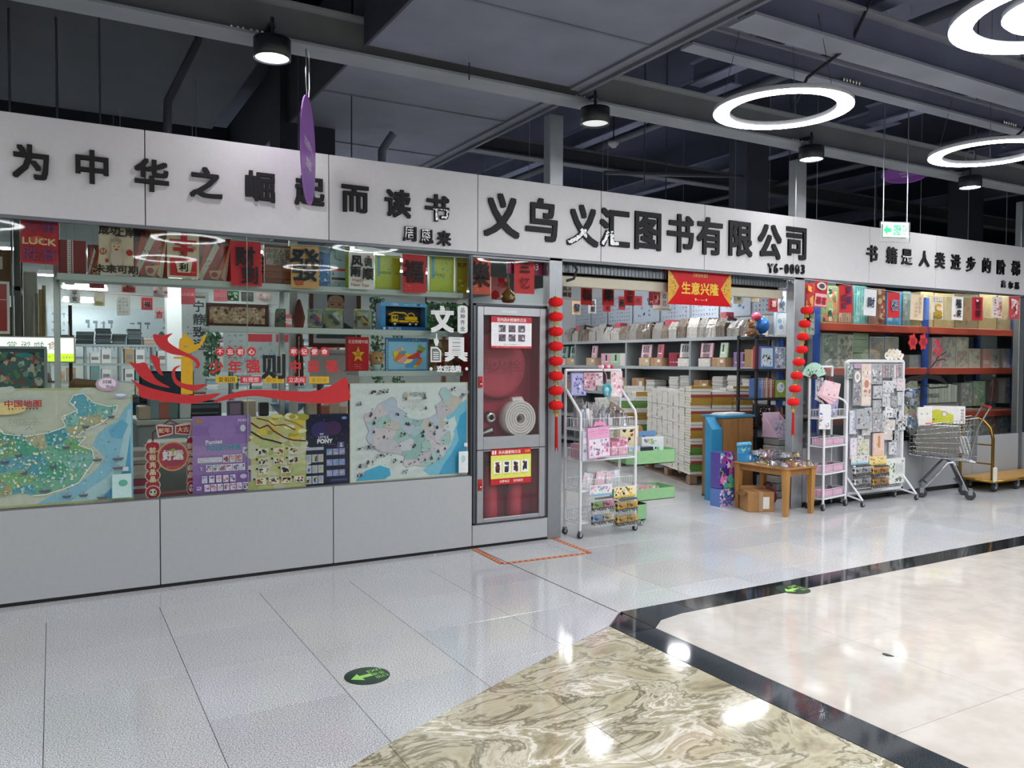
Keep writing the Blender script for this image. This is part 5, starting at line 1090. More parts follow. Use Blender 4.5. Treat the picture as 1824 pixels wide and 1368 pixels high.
# ------------------------------------------------------------------ lantern strings
def lantern_string(pts, Y, label, tassel):
    P = [oy(x, y, Y) for x, y in pts]; r0 = .062
    t = thing('hanging_lantern_string', label, 'lantern string', (P[0].x, Y, P[-1].z), 0, None); O = Vector((P[0].x, Y, P[-1].z))
    body = MB(); n = 20; prof = [(.018,.036),(.040,.034),(.054,.022),(.060,.004),(.060,-.006),(.054,-.022),(.040,-.034),(.018,-.036)]
    vs = []
    for (r, h) in prof:
        for j in range(n):
            a = 2*PI*j/n; rr = r*(1+.03*math.cos(a*n/2)); vs.append((rr*math.cos(a), rr*math.sin(a), h))
    body.add(vs, [(i*n+(j+1) % n, i*n+j, (i+1)*n+j, (i+1)*n+(j+1) % n) for i in range(len(prof)-1) for j in range(n)], '#e01018', True)
    bm_ = body.mesh('cloth'); cap = MB()
    cap.lathe([(.019,-.033),(.022,-.034),(.02,-.046),(0,-.046)], '#d8b040', n=12)
    for j in range(8): a = 2*PI*j/8; cap.tube([(.018*math.cos(a),.018*math.sin(a),-.046),(.020*math.cos(a),.020*math.sin(a),-.070)], .0022, '#c8b850', 4)
    cm = cap.mesh('metal'); cap2 = MB(); cap2.lathe([(0,.046),(.02,.046),(.022,.034),(.019,.033)], '#d8b040', n=12); cm2 = cap2.mesh('metal')
    for v in P: b = inst('lantern', bm_, t, v-O); inst('gold_fringe', cm, b); inst('gold_cap', cm2, b)
    c = MB(); c.tube([(P[0]-O)+Vector((0,0,.1))]+[v-O for v in P]+[(P[-1]-O)-Vector((0,0,.06))], .003, '#d8c060', 5); c.build('cord', 'cloth', t)
    ts = MB(); a = oy(*tassel[0], Y)-O; b = oy(*tassel[1], Y)-O; q = random.Random(5)
    for j in range(12): an = 2*PI*j/12; ts.tube([a+Vector((.008*math.cos(an),.008*math.sin(an),0)), b+Vector((.012*math.cos(an),.012*math.sin(an),q.uniform(-.02,.02)))], .0035, '#c81820', 4)
    ts.lathe([(0,.03),(.012,.025),(.012,-.01),(0,-.015)], '#d8b040', tuple(a), 10); ts.build('tassel', 'cloth', t)
lantern_string([(990,538+26.3*k) for k in range(8)], -.075, 'string of eight small red lanterns with gold caps by the fire cabinet', ((991,740),(991,800)))
lantern_string([(1437,553),(1433,577),(1430,600),(1428,622.5),(1423,645),(1419,669),(1416,692.5),(1413,716)], -.12, 'leaning string of eight small red lanterns above the wooden table', ((1413,733),(1412,775)))

# ------------------------------------------------------------------ grey wall shelves along the partition
T_SH = thing('stationery_shelving', 'long grey metal shelving of stationery along the partition inside', 'shelving', (8.10, 7.6, 0), -PI/2)
SL = 7.6-1.45
up = MB(); up.bbox((-.02, 0, 0), (.02, .34, 1.86), '#8b9193', .003); um = up.mesh('painted')
for yy in (7.58, 6.235, 4.763, 3.251, 1.75): inst('upright', um, T_SH, (7.6-yy, 0, 0))
for z in (.12, .55, .99, 1.425, 1.845):
    b = MB(); b.bbox((0, 0, z-.035), (SL, .35, z), '#9aa0a2', .003); b.box((0, -.006, z-.045), (SL, 0, z+.002), '#a8adaf'); b.build('shelf_board', 'painted', T_SH)
b = MB(); b.box((0, .345, .1), (SL, .35, 1.84), '#565b5e'); b.build('back_panel', 'painted', T_SH)
def on_wall(y, dx, z): return (8.10+dx, y, z)
q = random.Random(21)
UPY = (7.58, 6.235, 4.763, 3.251, 1.75)
def clear_y(y, w_):                                        # step past an upright
    for u in UPY:
        if y-.03 < u < y+w_+.03: return u+.035
    return y
# film-wrapped goods along the top board
def wrapped(y, wd, h, i):
    m = MB(); c = q.choice(['#8f8a84','#7a6a5c','#a8a49e','#6a5c50','#b8b2ac']); m.bbox((-wd/2, .02, 0), (wd/2, .26, h*.72), q.choice(['#8a735c','#a89c8c','#75604c']), .005)
    o = inst('wrapped_bundle', None, None, on_wall(y, .0, 1.846), -PI/2); tag(o, '%s film-wrapped book bundle on the top shelf board, counted from the entrance' % ordw(i), 'bundle', 'film-wrapped book bundles on the top board')
    m.build('book_block', 'paper', o)
    f = MB(); n = 7; vs = []
    for a in range(n):
        for b_ in range(4):
            vs.append((-wd/2-.004+(wd+.008)*a/(n-1), (-.0+.0*b_)+[0,.0,.06,.27][b_]+q.uniform(-.008,.008), [.0,h*.55,h,h*.86][b_]+q.uniform(-.015,.015)*(b_ > 0)))
    f.add(vs, [(a*4+b_, (a+1)*4+b_, (a+1)*4+b_+1, a*4+b_+1) for a in range(n-1) for b_ in range(3)], c, False); f.build('film_cover', 'foil', o)
    if i % 6 == 2: g = MB(); g.bbox((-wd*.4,.05,h*.9),(wd*.4,.2,h+.07),'#b04a58',.01); g.build('red_bag', 'gloss', o)
y = 1.62; i = 0
while y < 6.9:
    wd = q.uniform(.13,.23); 
    if y > 2.15: wrapped(y, wd, q.uniform(.20,.30), i); i += 1
    y += wd+.015
# the boards below: notebooks leaning in trays, cartons, stacks of paper
cnt = {}
def lab(kind, where, colour=''):
    k = (kind, where, colour); cnt[k] = cnt.get(k, -1)+1
    return '%s %s%s %s' % (ordw(cnt[k]), colour+' ' if colour else '', kind, where)
NBC = {'pink':'#e0b0bc','pale green':'#b8d0b0','white':'#e4e2de','violet':'#a98abf','cream':'#e0d4b8','mint':'#a8ccc0','rose red':'#b0485a'}
def nb_mesh(w_, h_, th, col):
    p = Print(w_, h_, col, th); p.y = -.0003; p.rect(.3,.12,.5,.6,'#3a3a40'); p.rect(.12,.66,.7,.72,'#f2f0ee'); p.box((-w_/2+.003, .001, .003), (w_/2-.001, th-.001, h_+.0006), '#efeee8'); return p.mesh('gloss')
NM = {c: nb_mesh(.14, .205, .022, h) for c, h in NBC.items()}
def carton_mesh(w_, d_, h_, col='#b08c68', label=True, open_=False):
    m = MB(); m.bbox((-w_/2, 0, 0), (w_/2, d_, h_), col, .004)
    m.box((-w_/2, -.0008, h_*.0), (w_/2, 0, h_*.02), '#8a6a4a'); m.box((-.02, -.0006, 0), (.02, .0, h_), mixc(col, '#ffffff', .12)); m.box((-.02, -.0, h_), (.02, d_, h_+.0006), mixc(col, '#ffffff', .12))
    if label: m.box((w_*.12, -.0016, h_*.45), (w_*.36, -.0008, h_*.8), '#e8e6e0')
    return m.mesh('board')
CM = [carton_mesh(.26,.28,.13,c) for c in ('#b08c68','#a5805a','#c4a888')]; CW = carton_mesh(.24,.28,.12,'#d8d4cc'); CT = [carton_mesh(.30,.30,.24,c) for c in ('#ab8660','#9d7a58')]
def leaning(y, z, col, rz, tilt, where):
    o = inst('notebook', NM[col], None, on_wall(y, .04, z), 0, (tilt, 0, -PI/2+rz)); tag(o, lab('notebook', where, col), 'notebook', 'notebooks on the grey wall shelves'); return o
def paper_stack(y, z, n, wd, where, col='#dedcd6', dx=.05):
    for k in range(n):
        pass
y = 1.9; W1_ = 'on the upper board of the wall shelving'
while y < 7.2:
    y = clear_y(y, .34); r_ = q.random()
    if r_ < .45:
        o = inst('carton', q.choice(CM+[CW]), None, on_wall(y+.13, .02, 1.4262), -PI/2); tag(o, lab('carton', W1_, 'low'), 'carton', 'cartons on the grey wall shelves')
        c = q.choice(list(NBC))
        for k in range(q.choice([1,2,2,3])): leaning(y+.06+k*.05, 1.56, c, 0, -.12, W1_+' standing on a carton') 
        y += .29
    elif r_ < .85:
        c = q.choice(list(NBC)); n = q.choice([2,3,4])
        for k in range(n):
            o = inst('notebook', NM[c], None, on_wall(y+.06+k*.062, .16, 1.4262), 0, (0, 0, 0)); o.rotation_euler = (0, 0, -PI+.0); o.location.x = 8.10+.13
            o.rotation_euler = (0, .22*(1 if c in ('pink','violet') else .0), PI) if False else (0, 0, -PI/2+.5)
            tag(o, lab('notebook', W1_, c), 'notebook', 'notebooks on the grey wall shelves')
        y += .08+n*.062+.06
    else:
        o = inst('carton', q.choice(CT), None, on_wall(y+.15, .02, 1.4262), -PI/2); tag(o, lab('carton', W1_, 'tall'), 'carton', 'cartons on the grey wall shelves'); y += .33
W2_ = 'on the second board of the wall shelving'; y = 1.8
while y < 7.2:
    y = clear_y(y, .33)
    if q.random() < .35: o = inst('carton', q.choice(CT+CM), None, on_wall(y+.15, .02, .9912), -PI/2); tag(o, lab('carton', W2_, 'brown'), 'carton', 'cartons on the grey wall shelves'); y += .33
    else:
        h = q.uniform(.12,.34); m = MB(); n = int(h/.02)
        for k in range(n): dx = q.uniform(-.006,.006); m.box((-.10+dx, .02+dx, k*.02), (.10+dx, .26+dx, k*.02+.0185), q.choice(['#dedcd6','#d0cec8','#e6e4e0','#c4c2bc']))
        tag(m.build('paper_ream_stack', 'paper', None, on_wall(y+.11, .02, .9912), -PI/2), lab('pile of white paper blocks', W2_), 'paper pile', 'white paper piles on the second board', 'stuff'); y += q.uniform(.23,.3)

# ------------------------------------------------------------------ books stacked on pallets
def book_mesh(w_, d_, th, cover, spine_y=True):
    m = MB(); e = .003
    m.box((0, 0, 0), (w_, d_, .0022), cover); m.box((0, 0, th-.0022), (w_, d_, th), cover); m.box((e, 0 if not spine_y else .002, .0022), (w_-e, d_-e, th-.0022), '#d9d6cc')
    if spine_y: m.box((0, 0, .002), (w_, .002, th-.002), cover)
    return m.mesh('paper')
BW, BD, BT = .262, .186, .033
BM = {c: book_mesh(BW, BD, BT, h) for c, h in dict(gold='#a8842f', green='#5a8a3a', white='#d8d6d0', red='#9a3a34', blue='#4a78a8', grey='#a8aaaa').items()}
def pallet(name_label, x, y, rz, L_, W_, grp=None):
    t = thing('pallet', name_label, 'pallet', (x, y, 0), rz)
    s_ = MB(); s_.bbox((0, 0, 0), (W_, .09, .02), '#7d6650', .002); sm = s_.mesh('wood'); 
    for k in range(6): inst('plank', sm, t, (0, k*(L_-.09)/5, .105))
    b_ = MB(); b_.bbox((0, 0, 0), (.09, .12, .083), '#8a7058', .002); bm2 = b_.mesh('wood')
    for i in range(3):
        for j in range(3): inst('block', bm2, t, (i*(W_-.09)/2, j*(L_-.12)/2, .02))
    r_ = MB(); r_.bbox((0, 0, 0), (.09, L_, .02), '#6e5844', .002); rm = r_.mesh('wood')
    for i in range(3): inst('runner', rm, t, (i*(W_-.09)/2, 0, 0))
    return t
def stack_field(x, y, rz, ncol, nrow, heights, base_z, individual, grp, lab_fn, seed, pat):
    q = random.Random(seed); rest = MB(); c_, s_ = math.cos(rz), math.sin(rz)
    for r_ in range(nrow):
        for c in range(ncol):
            n = int(heights(c, r_)/BT); z = base_z
            for k in range(n):
                jx, jy = q.uniform(-.006,.006), q.uniform(-.004,.004); lx, ly = r_*(BW+.012)+jx, c*(BD+.008)+jy
                col = pat(c, r_, k, q)
                if individual(c, r_):
                    o = inst('book', BM[col], None, (x+lx*c_-ly*s_, y+lx*s_+ly*c_, z), rz+q.uniform(-.012,.012)); tag(o, lab_fn(c, r_, k, n), 'book', grp)
                else:
                    T = Matrix.Translation((lx, ly, z)); hc = {'gold':'#a8842f','green':'#5a8a3a','white':'#d8d6d0','red':'#9a3a34','blue':'#4a78a8','grey':'#a8aaaa'}[col]
                    rest.box((0, 0, .001), (BW, .002, BT-.001), hc, T=T); rest.box((.001, .002, .001), (BW-.001, BD, BT-.0012), q.choice(['#d8d6d0','#cfccc4','#dedcd6']), T=T)
                z += BT + (.0 if (k+1) % 6 else .004)
    if rest.F: o = rest.build('book', 'paper', None, (x, y, 0), rz); tag(o, 'the remaining tightly stacked white-edged paperbacks behind the front columns, %s' % grp.split(' on ')[-1], 'books', grp, 'stuff')
def pat1(c, r, k, q):
    z = k//6
    if c == 0: return ('gold' if z >= 2 else 'green') if (k % 6) in (1,2,3) else ('red' if k % 6 == 4 else 'white')
    return 'white' if q.random() < .9 else 'grey'
pallet('worn wooden pallet under the tallest paperback stack inside the entrance', 6.70, 1.68, -.34, 1.6, .84)
def lf1(c, r, k, n):
    h = 'low' if k < n/3 else ('high' if k > n*2/3 else 'midway')
    if r == 0: return '%s paperback from the bottom, %s stack from us on the nearest pallet' % (ordw(k), ordw(c))
    return '%s coloured-spine paperback from the bottom behind the corner stack, nearest pallet' % ordw(k)
stack_field(6.71, 1.69, -.34, 8, 3, lambda c, r: (1.07,1.05,.98,1.0,.96,.93,1.0,.95)[c]-(0, .05, .0, .1)[r], .126, lambda c, r: r == 0 or (r == 1 and c == 0), 'paperbacks stacked on the nearest pallet', lf1, 3, pat1)
pallet('wooden pallet under the farther paperback stacks behind the toy rack', 6.98, 3.50, -.34, 1.6, .56)
stack_field(6.99, 3.51, -.34, 8, 2, lambda c, r: (.85,.8,.9,.7,.75,.8,.6,.7)[c]+(0,.1,.15)[r], .126, lambda c, r: False, 'paperbacks stacked on the farther pallet', None, 5, lambda c, r, k, q: ('gold' if (k//5) % 2 else 'green') if c == 0 and k % 5 in (1,2,3) else ('white' if q.random() < .85 else q.choice(['blue','gold'])))
pallet('low wooden pallet far inside carrying loose paperback stacks', 6.3, 5.4, -.2, 1.3, .84)
stack_field(6.31, 5.41, -.2, 6, 3, lambda c, r: (.35,.5,.6,.45,.7,.5)[c]+r*.12, .126, lambda c, r: False, 'paperbacks stacked on the low far pallet', None, 7, lambda c, r, k, q: ('gold' if (k//5) % 2 else 'green') if c == 0 and k % 5 in (1,2,3) else 'white')
stack_field(5.6, 7.2, 0, 8, 4, lambda c, r: .6+.1*((c*3+r) % 4), 0, lambda c, r: False, 'paperbacks stacked on the floor far inside', None, 19, lambda c, r, k, q: ('gold' if (k//5) % 2 else 'blue') if c == 0 and k % 5 in (1,2) else 'white')

# ------------------------------------------------------------------ black rack at the jamb
T = thing('black_rack', 'slim black metal rack with comic books and bagged books at the jamb', 'rack', (6.845, .78, 0))
for x in (0, .50):
    for y in (0, .27):
        m = MB(); m.bbox((x, y, 0), (x+.03, y+.03, 1.80), '#1b1c1f', .003); m.build('post', 'painted', T)
for z in (.35, .77, 1.09, 1.42, 1.785):
    m = MB(); m.bbox((0, 0, z-.025), (.53, .30, z), '#222326', .003); m.build('shelf_board', 'painted', T)
gK = 'books and toys on the black rack'
def rk(px, base, lab_, draw, dep=.04, name='book', z=None, Y=.80, tilt=0, mat='gloss', cat='book'): return boxed(px, Y, dep, base, lab_, cat, gK, draw, name, mat, z=z, tilt=tilt)
rk((1353,1379,617,656), '#5a7ab8', 'blue picture book in clear bag on the black rack', lambda p: (p.rect(.12,.08,.9,.9,'#c8d4e0'), p.art(.2,.35,.85,.9,['#6a7a4a','#b0a04a','#2f3f3a','#d8e0e8'],26,4,.15)), z=1.4215)
rk((1380,1399,618,656), '#b0b4c4', 'silvery film-wrapped book next to the blue picture book', lambda p: p.art(.05,.05,.95,.95,['#d8dce4','#8a90a4','#f2f4f8','#6a7088'],50,5,.14), z=1.4215, mat='foil')
for k, (c, h) in enumerate((('#4a6aa0',0),('#7a88b0',1),('#a8685a',0),('#b0a090',2),('#9a5a50',1),('#b8a898',0),('#8a4a44',2))):
    rk((1352+k*3.9,1355.6+k*3.9,675-h,709), c, '%s tall slim book from the post on the black rack' % ordw(k), lambda p: p.marks(.2,.1,.8,.8,6,1,'#e8e4dc',1,.8), z=1.0915, dep=.15)
rk((1381,1400,677,709), '#8aa04a', 'green book with white flower medallion on the black rack', lambda p: (p.ell(.5,.42,.36,.3,'#e8e8ec'), p.art(.25,.25,.75,.6,['#8a80c0','#5a6a4a','#c8c4e0'],12,3,.25), p.art(.1,.78,.9,.95,['#c86a3a','#e0c84a'],8,4,.4)), z=1.0915)
rk((1352,1379,722,764), '#2a2426', 'dark comic set with a pale masked face on the black rack', lambda p: (p.ell(.45,.68,.3,.2,'#d8a888'), p.rect(.2,.74,.7,.84,'#8a3a2a'), p.art(.05,.05,.95,.5,['#e8e4e0','#7a5040','#3a2a2a','#b09080'],22,6,.14), p.ell(.4,.64,.05,None,'#1c1c1c'), p.ell(.55,.64,.05,None,'#1c1c1c')), z=.7715, dep=.1)
for k in range(4): rk((1380+k*3.6,1383+k*3.6,726,764), ['#6a4a40','#8a5a4c','#5a4440','#94685a'][k], '%s thin brown comic beside the dark comic set' % ordw(k), None, z=.7715, dep=.12)
rk((1382,1401,557,598), '#c8d8e0', 'pale blue framed card box on top of the black rack', lambda p: (p.rect(.08,.08,.92,.92,'#e6ecee'), p.ell(.35,.35,.2,.1,'#8ab0d0'), p.ell(.5,.6,.18,.1,'#7aa8cc'), p.marks(.65,.2,.85,.8,6,1,'#8a98a0')), z=1.7865, dep=.03, name='card_box', cat='box')
p = Print(.2, .26, '#e2dccb', .06); p.poly([(0,.6),(.5,1),(0,1)],'#d8862a'); p.ell(.55,.5,.2,.14,'#1c1c1c'); tag(p.build('card_box', 'gloss', None, (8.12, 1.95, 1.8465), -PI/2), 'cream box with an orange corner and black oval at the end of the grey shelving', 'box', gK)
v = oy(1354, 598, .86); t = thing('teddy_bear', 'brown teddy bear sitting on top of the black rack', 'teddy bear', (6.885, .90, 1.786))
m = MB(); m.lathe([(0,0),(.045,.005),(.06,.04),(.05,.085),(.03,.10),(0,.105)], '#8a6448', n=16)
for sx in (-1,1): m.lathe([(0,-.03),(.022,-.02),(.024,0),(.016,.02),(0,.024)], '#7d5a40', (sx*.05,-.03,.025), 12, ax='y'); m.tube([(sx*.045,0,.08),(sx*.07,-.03,.045)], [.018,.014], '#8a6448', 8)
m.build('bear_body', 'cloth', t); m = MB(); m.lathe([(0,0),(.035,.006),(.046,.04),(.036,.075),(0,.085)], '#8f694c', (0,-.005,.10), 16); m.lathe([(0,-.02),(.018,-.012),(.02,.01)], '#c49a72', (0,-.045,.128), 12, ax='y')
for sx in (-1,1): m.lathe([(0,-.008),(.016,-.004),(.016,.008),(0,.01)], '#7d5a40', (sx*.035,0,.178), 10, ax='y'); m.lathe([(0,-.004),(.005,0)], '#1c1412', (sx*.016,-.05,.148), 8, ax='y')
m.build('bear_head', 'cloth', t)
t = thing('globe_toy', 'shiny blue balloon-like globe toy on top of the black rack', 'toy', (7.06, .92, 1.786)); m = MB(); m.lathe([(0,0),(.05,.0),(.045,.02),(.015,.03)], '#2a4a7a', n=14); m.lathe([(.0,.03),(.05,.045),(.085,.09),(.095,.13),(.085,.17),(.05,.215),(0,.23)], '#2f78c8', n=20); m.build('globe_body', 'gloss', t)
m = MB(); m.lathe([(0,.0),(.04,.01),(.06,.05),(.04,.09),(0,.1)], '#d85a78', (-.08,.0,.18), 14); m.tube([(-.08,0,.18),(-.02,.0,.05)], .003, '#f0f0f0', 4); m.build('pink_balloon', 'gloss', t)
rk((1347,1352,617,650), '#c03a44', 'narrow red box squeezed beside the blue picture book', None, z=1.4215, dep=.05, name='narrow_box', cat='box')
p = Print(.34, .19, '#d8b83a', .02); p.rect(.05,.08,.95,.92,'#1f6a58'); p.ell(.45,.5,.12,.2,'#e0d8c0'); p.art(.3,.3,.8,.8,['#2f8a6a','#c84a3a','#e8e0c0'],12,4,.2); tag(p.build('green_card', 'gloss', None, (8.103, 1.62, 1.4262), -PI/2), 'green chalkboard-like card with yellow border on the grey wall shelving', 'card', 'cards on the wall shelving')
# ------------------------------------------------------------------ brown counter with blue side
t = thing('book_counter', 'brown two-door counter with a blue top edge and slanted blue side', 'counter', (6.30, .74, 0), .03)
m = MB(); m.bbox((0, 0, 0), (.47, .30, .885), '#8a6238', .004); m.box((0,-.0,0),(.47,.3,.03),'#5a4430'); m.build('counter_body', 'wood', t)
m = MB(); m.bbox((-.01, -.01, .885), (.50, .31, .912), '#2b86a8', .004); m.build('counter_top', 'painted', t)
for x in (0.004, .239):
    m = MB(); m.bbox((x, -.012, .035), (x+.227, 0, .87), '#94693c', .002); o = m.build('door', 'wood', t)
    for dx in (.095,.118): h = MB(); h.bbox((x+dx, -.017, .82), (x+dx+.009, -.012, .845), '#d8d4c8', .001); h.build('handle', 'metal', o)
m = MB(); m.prism([(0,0),(.22,0),(.22,.88),(0,.78)], -.012, .0, '#2b86b0', 'yz'); T_ = m.build('blue_side_panel', 'painted', t, (-.001, .0, 0))
m = MB(); m.prism([(.0,0),(.10,0),(.10,.90),(.0,.77)], -.155, -.012, '#2b86b0', 'yz'); o = m.build('blue_end_box', 'painted', t, (0, 0, 0))
m = MB()
for k in range(5): m.bbox((.06+k*.012, .04, .913+k*.004), (.36+k*.01, .24, .917+k*.004), ['#dfe3e6','#c8d0d8','#e8e8e8','#b8c4d0','#e2e6e8'][k], .001)
tag(m.build('paper_sheets', 'paper', None, (6.30, .74, 0), .03), 'loose white sheets lying on the blue counter top', 'paper')
# printed boxes before the counter
for (z0, z1, seed, lb) in ((.0, .185, 4, 'pale blue printed box with pink cartoon shapes, bottom of two before the counter'), (.19, .56, 8, 'tall purple, pink and green printed box standing on the pale blue one')):
    p = Print(.21, z1-z0, '#5a78b8' if seed == 4 else '#5a4a9a', .13); p.art(0,0,1,1,(['#b0c8e8','#e8a0c0','#4a5a9a','#e8e4f0','#7a5aa0'] if seed == 4 else ['#8a3a8a','#c84a8a','#4ab0a0','#8ac04a','#e0c0e8','#3a2a6a','#d878a8']), 70, seed, .16)
    tag(p.build('printed_box', 'gloss', None, (6.06, .42, z0), .05), lb, 'box', 'printed boxes before the brown counter')
# ------------------------------------------------------------------ wooden table and what is on and under it
t = thing('wooden_table', 'low square light wooden table with tapered legs heaped with toy packs', 'table', (6.32, .03, 0), .03)
m = MB(); m.bbox((-.225, -.34, .455), (.225, .34, .475), '#a8763e', .006); m.build('tabletop', 'wood', t)
for s_ in (-1, 1):
    m = MB(); m.prism([(-.17,.40),(-.12,.385),(-.08,.40),(.08,.40),(.12,.385),(.17,.40),(.17,.455),(-.17,.455)], s_*.30-.01, s_*.30+.01, '#9a6a36'); m.build('apron', 'wood', t)
    m = MB(); m.bbox((s_*.185-.01, -.28, .395), (s_*.185+.01, .28, .455), '#9a6a36', .003); m.build('apron', 'wood', t)
    for r_ in (-1, 1):
        m = MB(); x, y = s_*.185, r_*.30
        v = [(x-.02,y-.02,0),(x+.02,y-.02,0),(x+.02,y+.02,0),(x-.02,y+.02,0),(x-.03,y-.03,.455),(x+.03,y-.03,.455),(x+.03,y+.03,.455),(x-.03,y+.03,.455)]
        m.add(v, [(0,3,2,1),(4,5,6,7),(0,1,5,4),(1,2,6,5),(2,3,7,6),(3,0,4,7)], '#b07f42'); m.build('leg', 'wood', t)
def film_pack(x, y, z, w_, d_, h_, pal, seed, label, group, rz=0, name='toy_packet'):
    q = random.Random(seed); m = MB(); T = Matrix.Translation((0,0,0))
    for k in range(5):
        a = q.uniform(-w_*.35, w_*.2); b = q.uniform(-d_*.35, d_*.2); m.bbox((a, b, .002), (a+w_*q.uniform(.15,.35), b+d_*q.uniform(.15,.35), h_*q.uniform(.4,.8)), q.choice(pal), .004)
    o = inst(name, None, None, (x, y, z), rz); tag(o, label, 'toy packet', group); m.build('toy_pieces', 'gloss', o)
    f = MB(); n = 5; vs = []
    for i in range(n):
        for j in range(n):
            e = min(i, j, n-1-i, n-1-j); vs.append((-w_/2+w_*i/(n-1)+q.uniform(-.006,.006), -d_/2+d_*j/(n-1)+q.uniform(-.006,.006), (.003 if e == 0 else h_*q.uniform(.7,1.15))))
    f.add(vs, [(i*n+j, (i+1)*n+j, (i+1)*n+j+1, i*n+j+1) for i in range(n-1) for j in range(n-1)], q.choice(['#d8dce0','#c4c8d0','#e6e8ea']), False); f.build('film_wrap', 'film', o); return o
PAL = [['#d8dce0','#8a94a8','#5a6478'],['#e0c050','#c84a3a','#e8e0d0'],['#d8a8c0','#e8d8e0','#b07898'],['#6a9a7a','#c8d8c0','#3a5a4a'],['#c0c8d8','#9098b0','#e8ecf4']]
q = random.Random(12); n_ = 0
for j in range(5):
    for i in range(4):
        x = 6.32-.165+i*.112; y = .03-.27+j*.135
        if i <= 1 and j > 2: continue
        film_pack(x, y, .4765, .118, .138, q.uniform(.03,.07), PAL[q.randrange(5)], n_, '%s clear toy packet on the table top, from the near edge' % ordw(n_), 'clear toy packets heaped on the wooden table', .04); n_ += 1
for k in range(9):
    film_pack(6.25+.10*(k % 3), -.10+.15*(k//3), .55, .14, .15, .05, PAL[(0,4,1,2,0)[k % 5]], 40+k, '%s clear packet in the upper layer of the table heap' % ordw(k), 'clear packets in the upper layer of the heap', q.uniform(-.2,.2))
X, Z, w_, h_ = seg_place(1295, 1329, 783, 818, .30)
t = thing('blue_display_box', 'small bright blue open display box with a cartoon back card on the table corner', 'display box', (6.20, .27, .4765), .05)
m = MB(); m.bbox((-.10,-.055,0),(.10,-.05,.075),'#3f96cc',.001); m.box((-.10,.05,0),(.10,.055,.17),'#4aa2d4'); m.box((-.10,-.05,0),(-.096,.05,.09),'#3a8cc0'); m.box((.096,-.05,0),(.10,.05,.09),'#3a8cc0'); m.box((-.1,-.05,0),(.1,.05,.004),'#3a8cc0'); m.box((-.094,-.045,.004),(.094,.045,.05),'#2f6a90')
for k in range(4): m.lathe([(0,0),(.022,0),(.03,.01),(.022,.035),(0,.04)],'#5ab4dc',(-.075+k*.05,.052,.155),10)
m.build('box_tray', 'gloss', t); p = Print(.19,.1); p.art(.1,.1,.9,.9,['#7ad0a0','#e8f0a0','#2f7aa8','#8ad8e8'],18,3,.25); p.build('back_print','gloss',t,(0,.049,.07)); p = Print(.19,.07); p.art(.6,.2,.95,.9,['#2a5a80','#c8e4f0'],8,4,.4); p.rect(.28,.1,.42,.7,'#f4f8fa'); p.build('front_print','gloss',t,(0,-.056,.003))
t = inst('carton', carton_mesh(.275,.22,.20,'#a87c4c',False), None, (6.13, .02, 0), -.42); tag(t, 'opened brown cardboard box with a white slip under the wooden table', 'carton')
m = MB(); m.box((.02,-.003,.03),(.085,-.0012,.15),'#e6e4de'); m.build('white_slip','paper',t); m = MB(); m.prism([(-.1375,.2),(.1375,.2),(.12,.235),(-.12,.235)], .215, .22, '#b48a5a'); m.add([(-.1375,0,.2),(-.1375,.22,.2),(-.19,.2,.16),(-.19,.02,.16)],[(0,1,2,3),(3,2,1,0)],'#9c7244'); m.build('flap','board',t)
m = MB(); m.lathe([(0,-.13),(.07,-.125),(.095,-.10),(.1,0),(.095,.10),(.07,.125),(0,.13)], '#7a1c30', (0,0,.10), 20, ax='x'); m.tube([(-.1,-.03,.21),(0,-.05,.26),(.1,-.03,.21)], .009, '#5a1424', 6)
tag(m.build('duffel_bag', 'cloth', None, (6.40, .24, 0), .15), 'dark red cloth roll bag lying under the table', 'bag')
# pink display stand on a pile of grey trays
t = thing('grey_tray_pile', 'pile of grey plastic trays with papers beside the counter', 'tray pile', (7.02, .60, 0)) 
for k in range(8): m = MB(); m.bbox((-.14+.01*(k % 2), -.11, k*.083), (.14+.01*(k % 2), .11, k*.083+.078), ['#a0a29e','#8f918d','#b0b0aa'][k % 3], .01); m.build('tray', 'plastic', t)
t = thing('pink_display_stand', 'pale pink card display stand holding patterned packets on the tray pile', 'display stand', (7.02, .60, .664), .0)
m = MB(); m.prism([(-.10,0),(.12,0),(.12,.26),(-.10,.02)], -.135, -.13, '#d8b8cc', 'yz'); m.prism([(-.10,0),(.12,0),(.12,.26),(-.10,.06)], .13, .135, '#d8b8cc', 'yz'); m.box((-.13,.115,0),(.13,.12,.27),'#dcc0d2'); m.box((-.13,-.1,0),(.13,.12,.005),'#d0b0c4'); m.build('stand_card','paper',t)
for k in range(2): p = Print(.115,.18,'#c8b8d0',.03); p.art(0,0,1,1,['#8a7a98','#e8e0ec','#a898b4','#f4f0f6'],46,k+3,.09); p.build('packet','gloss',t,(-.062+k*.124,-.085+.03,.006))
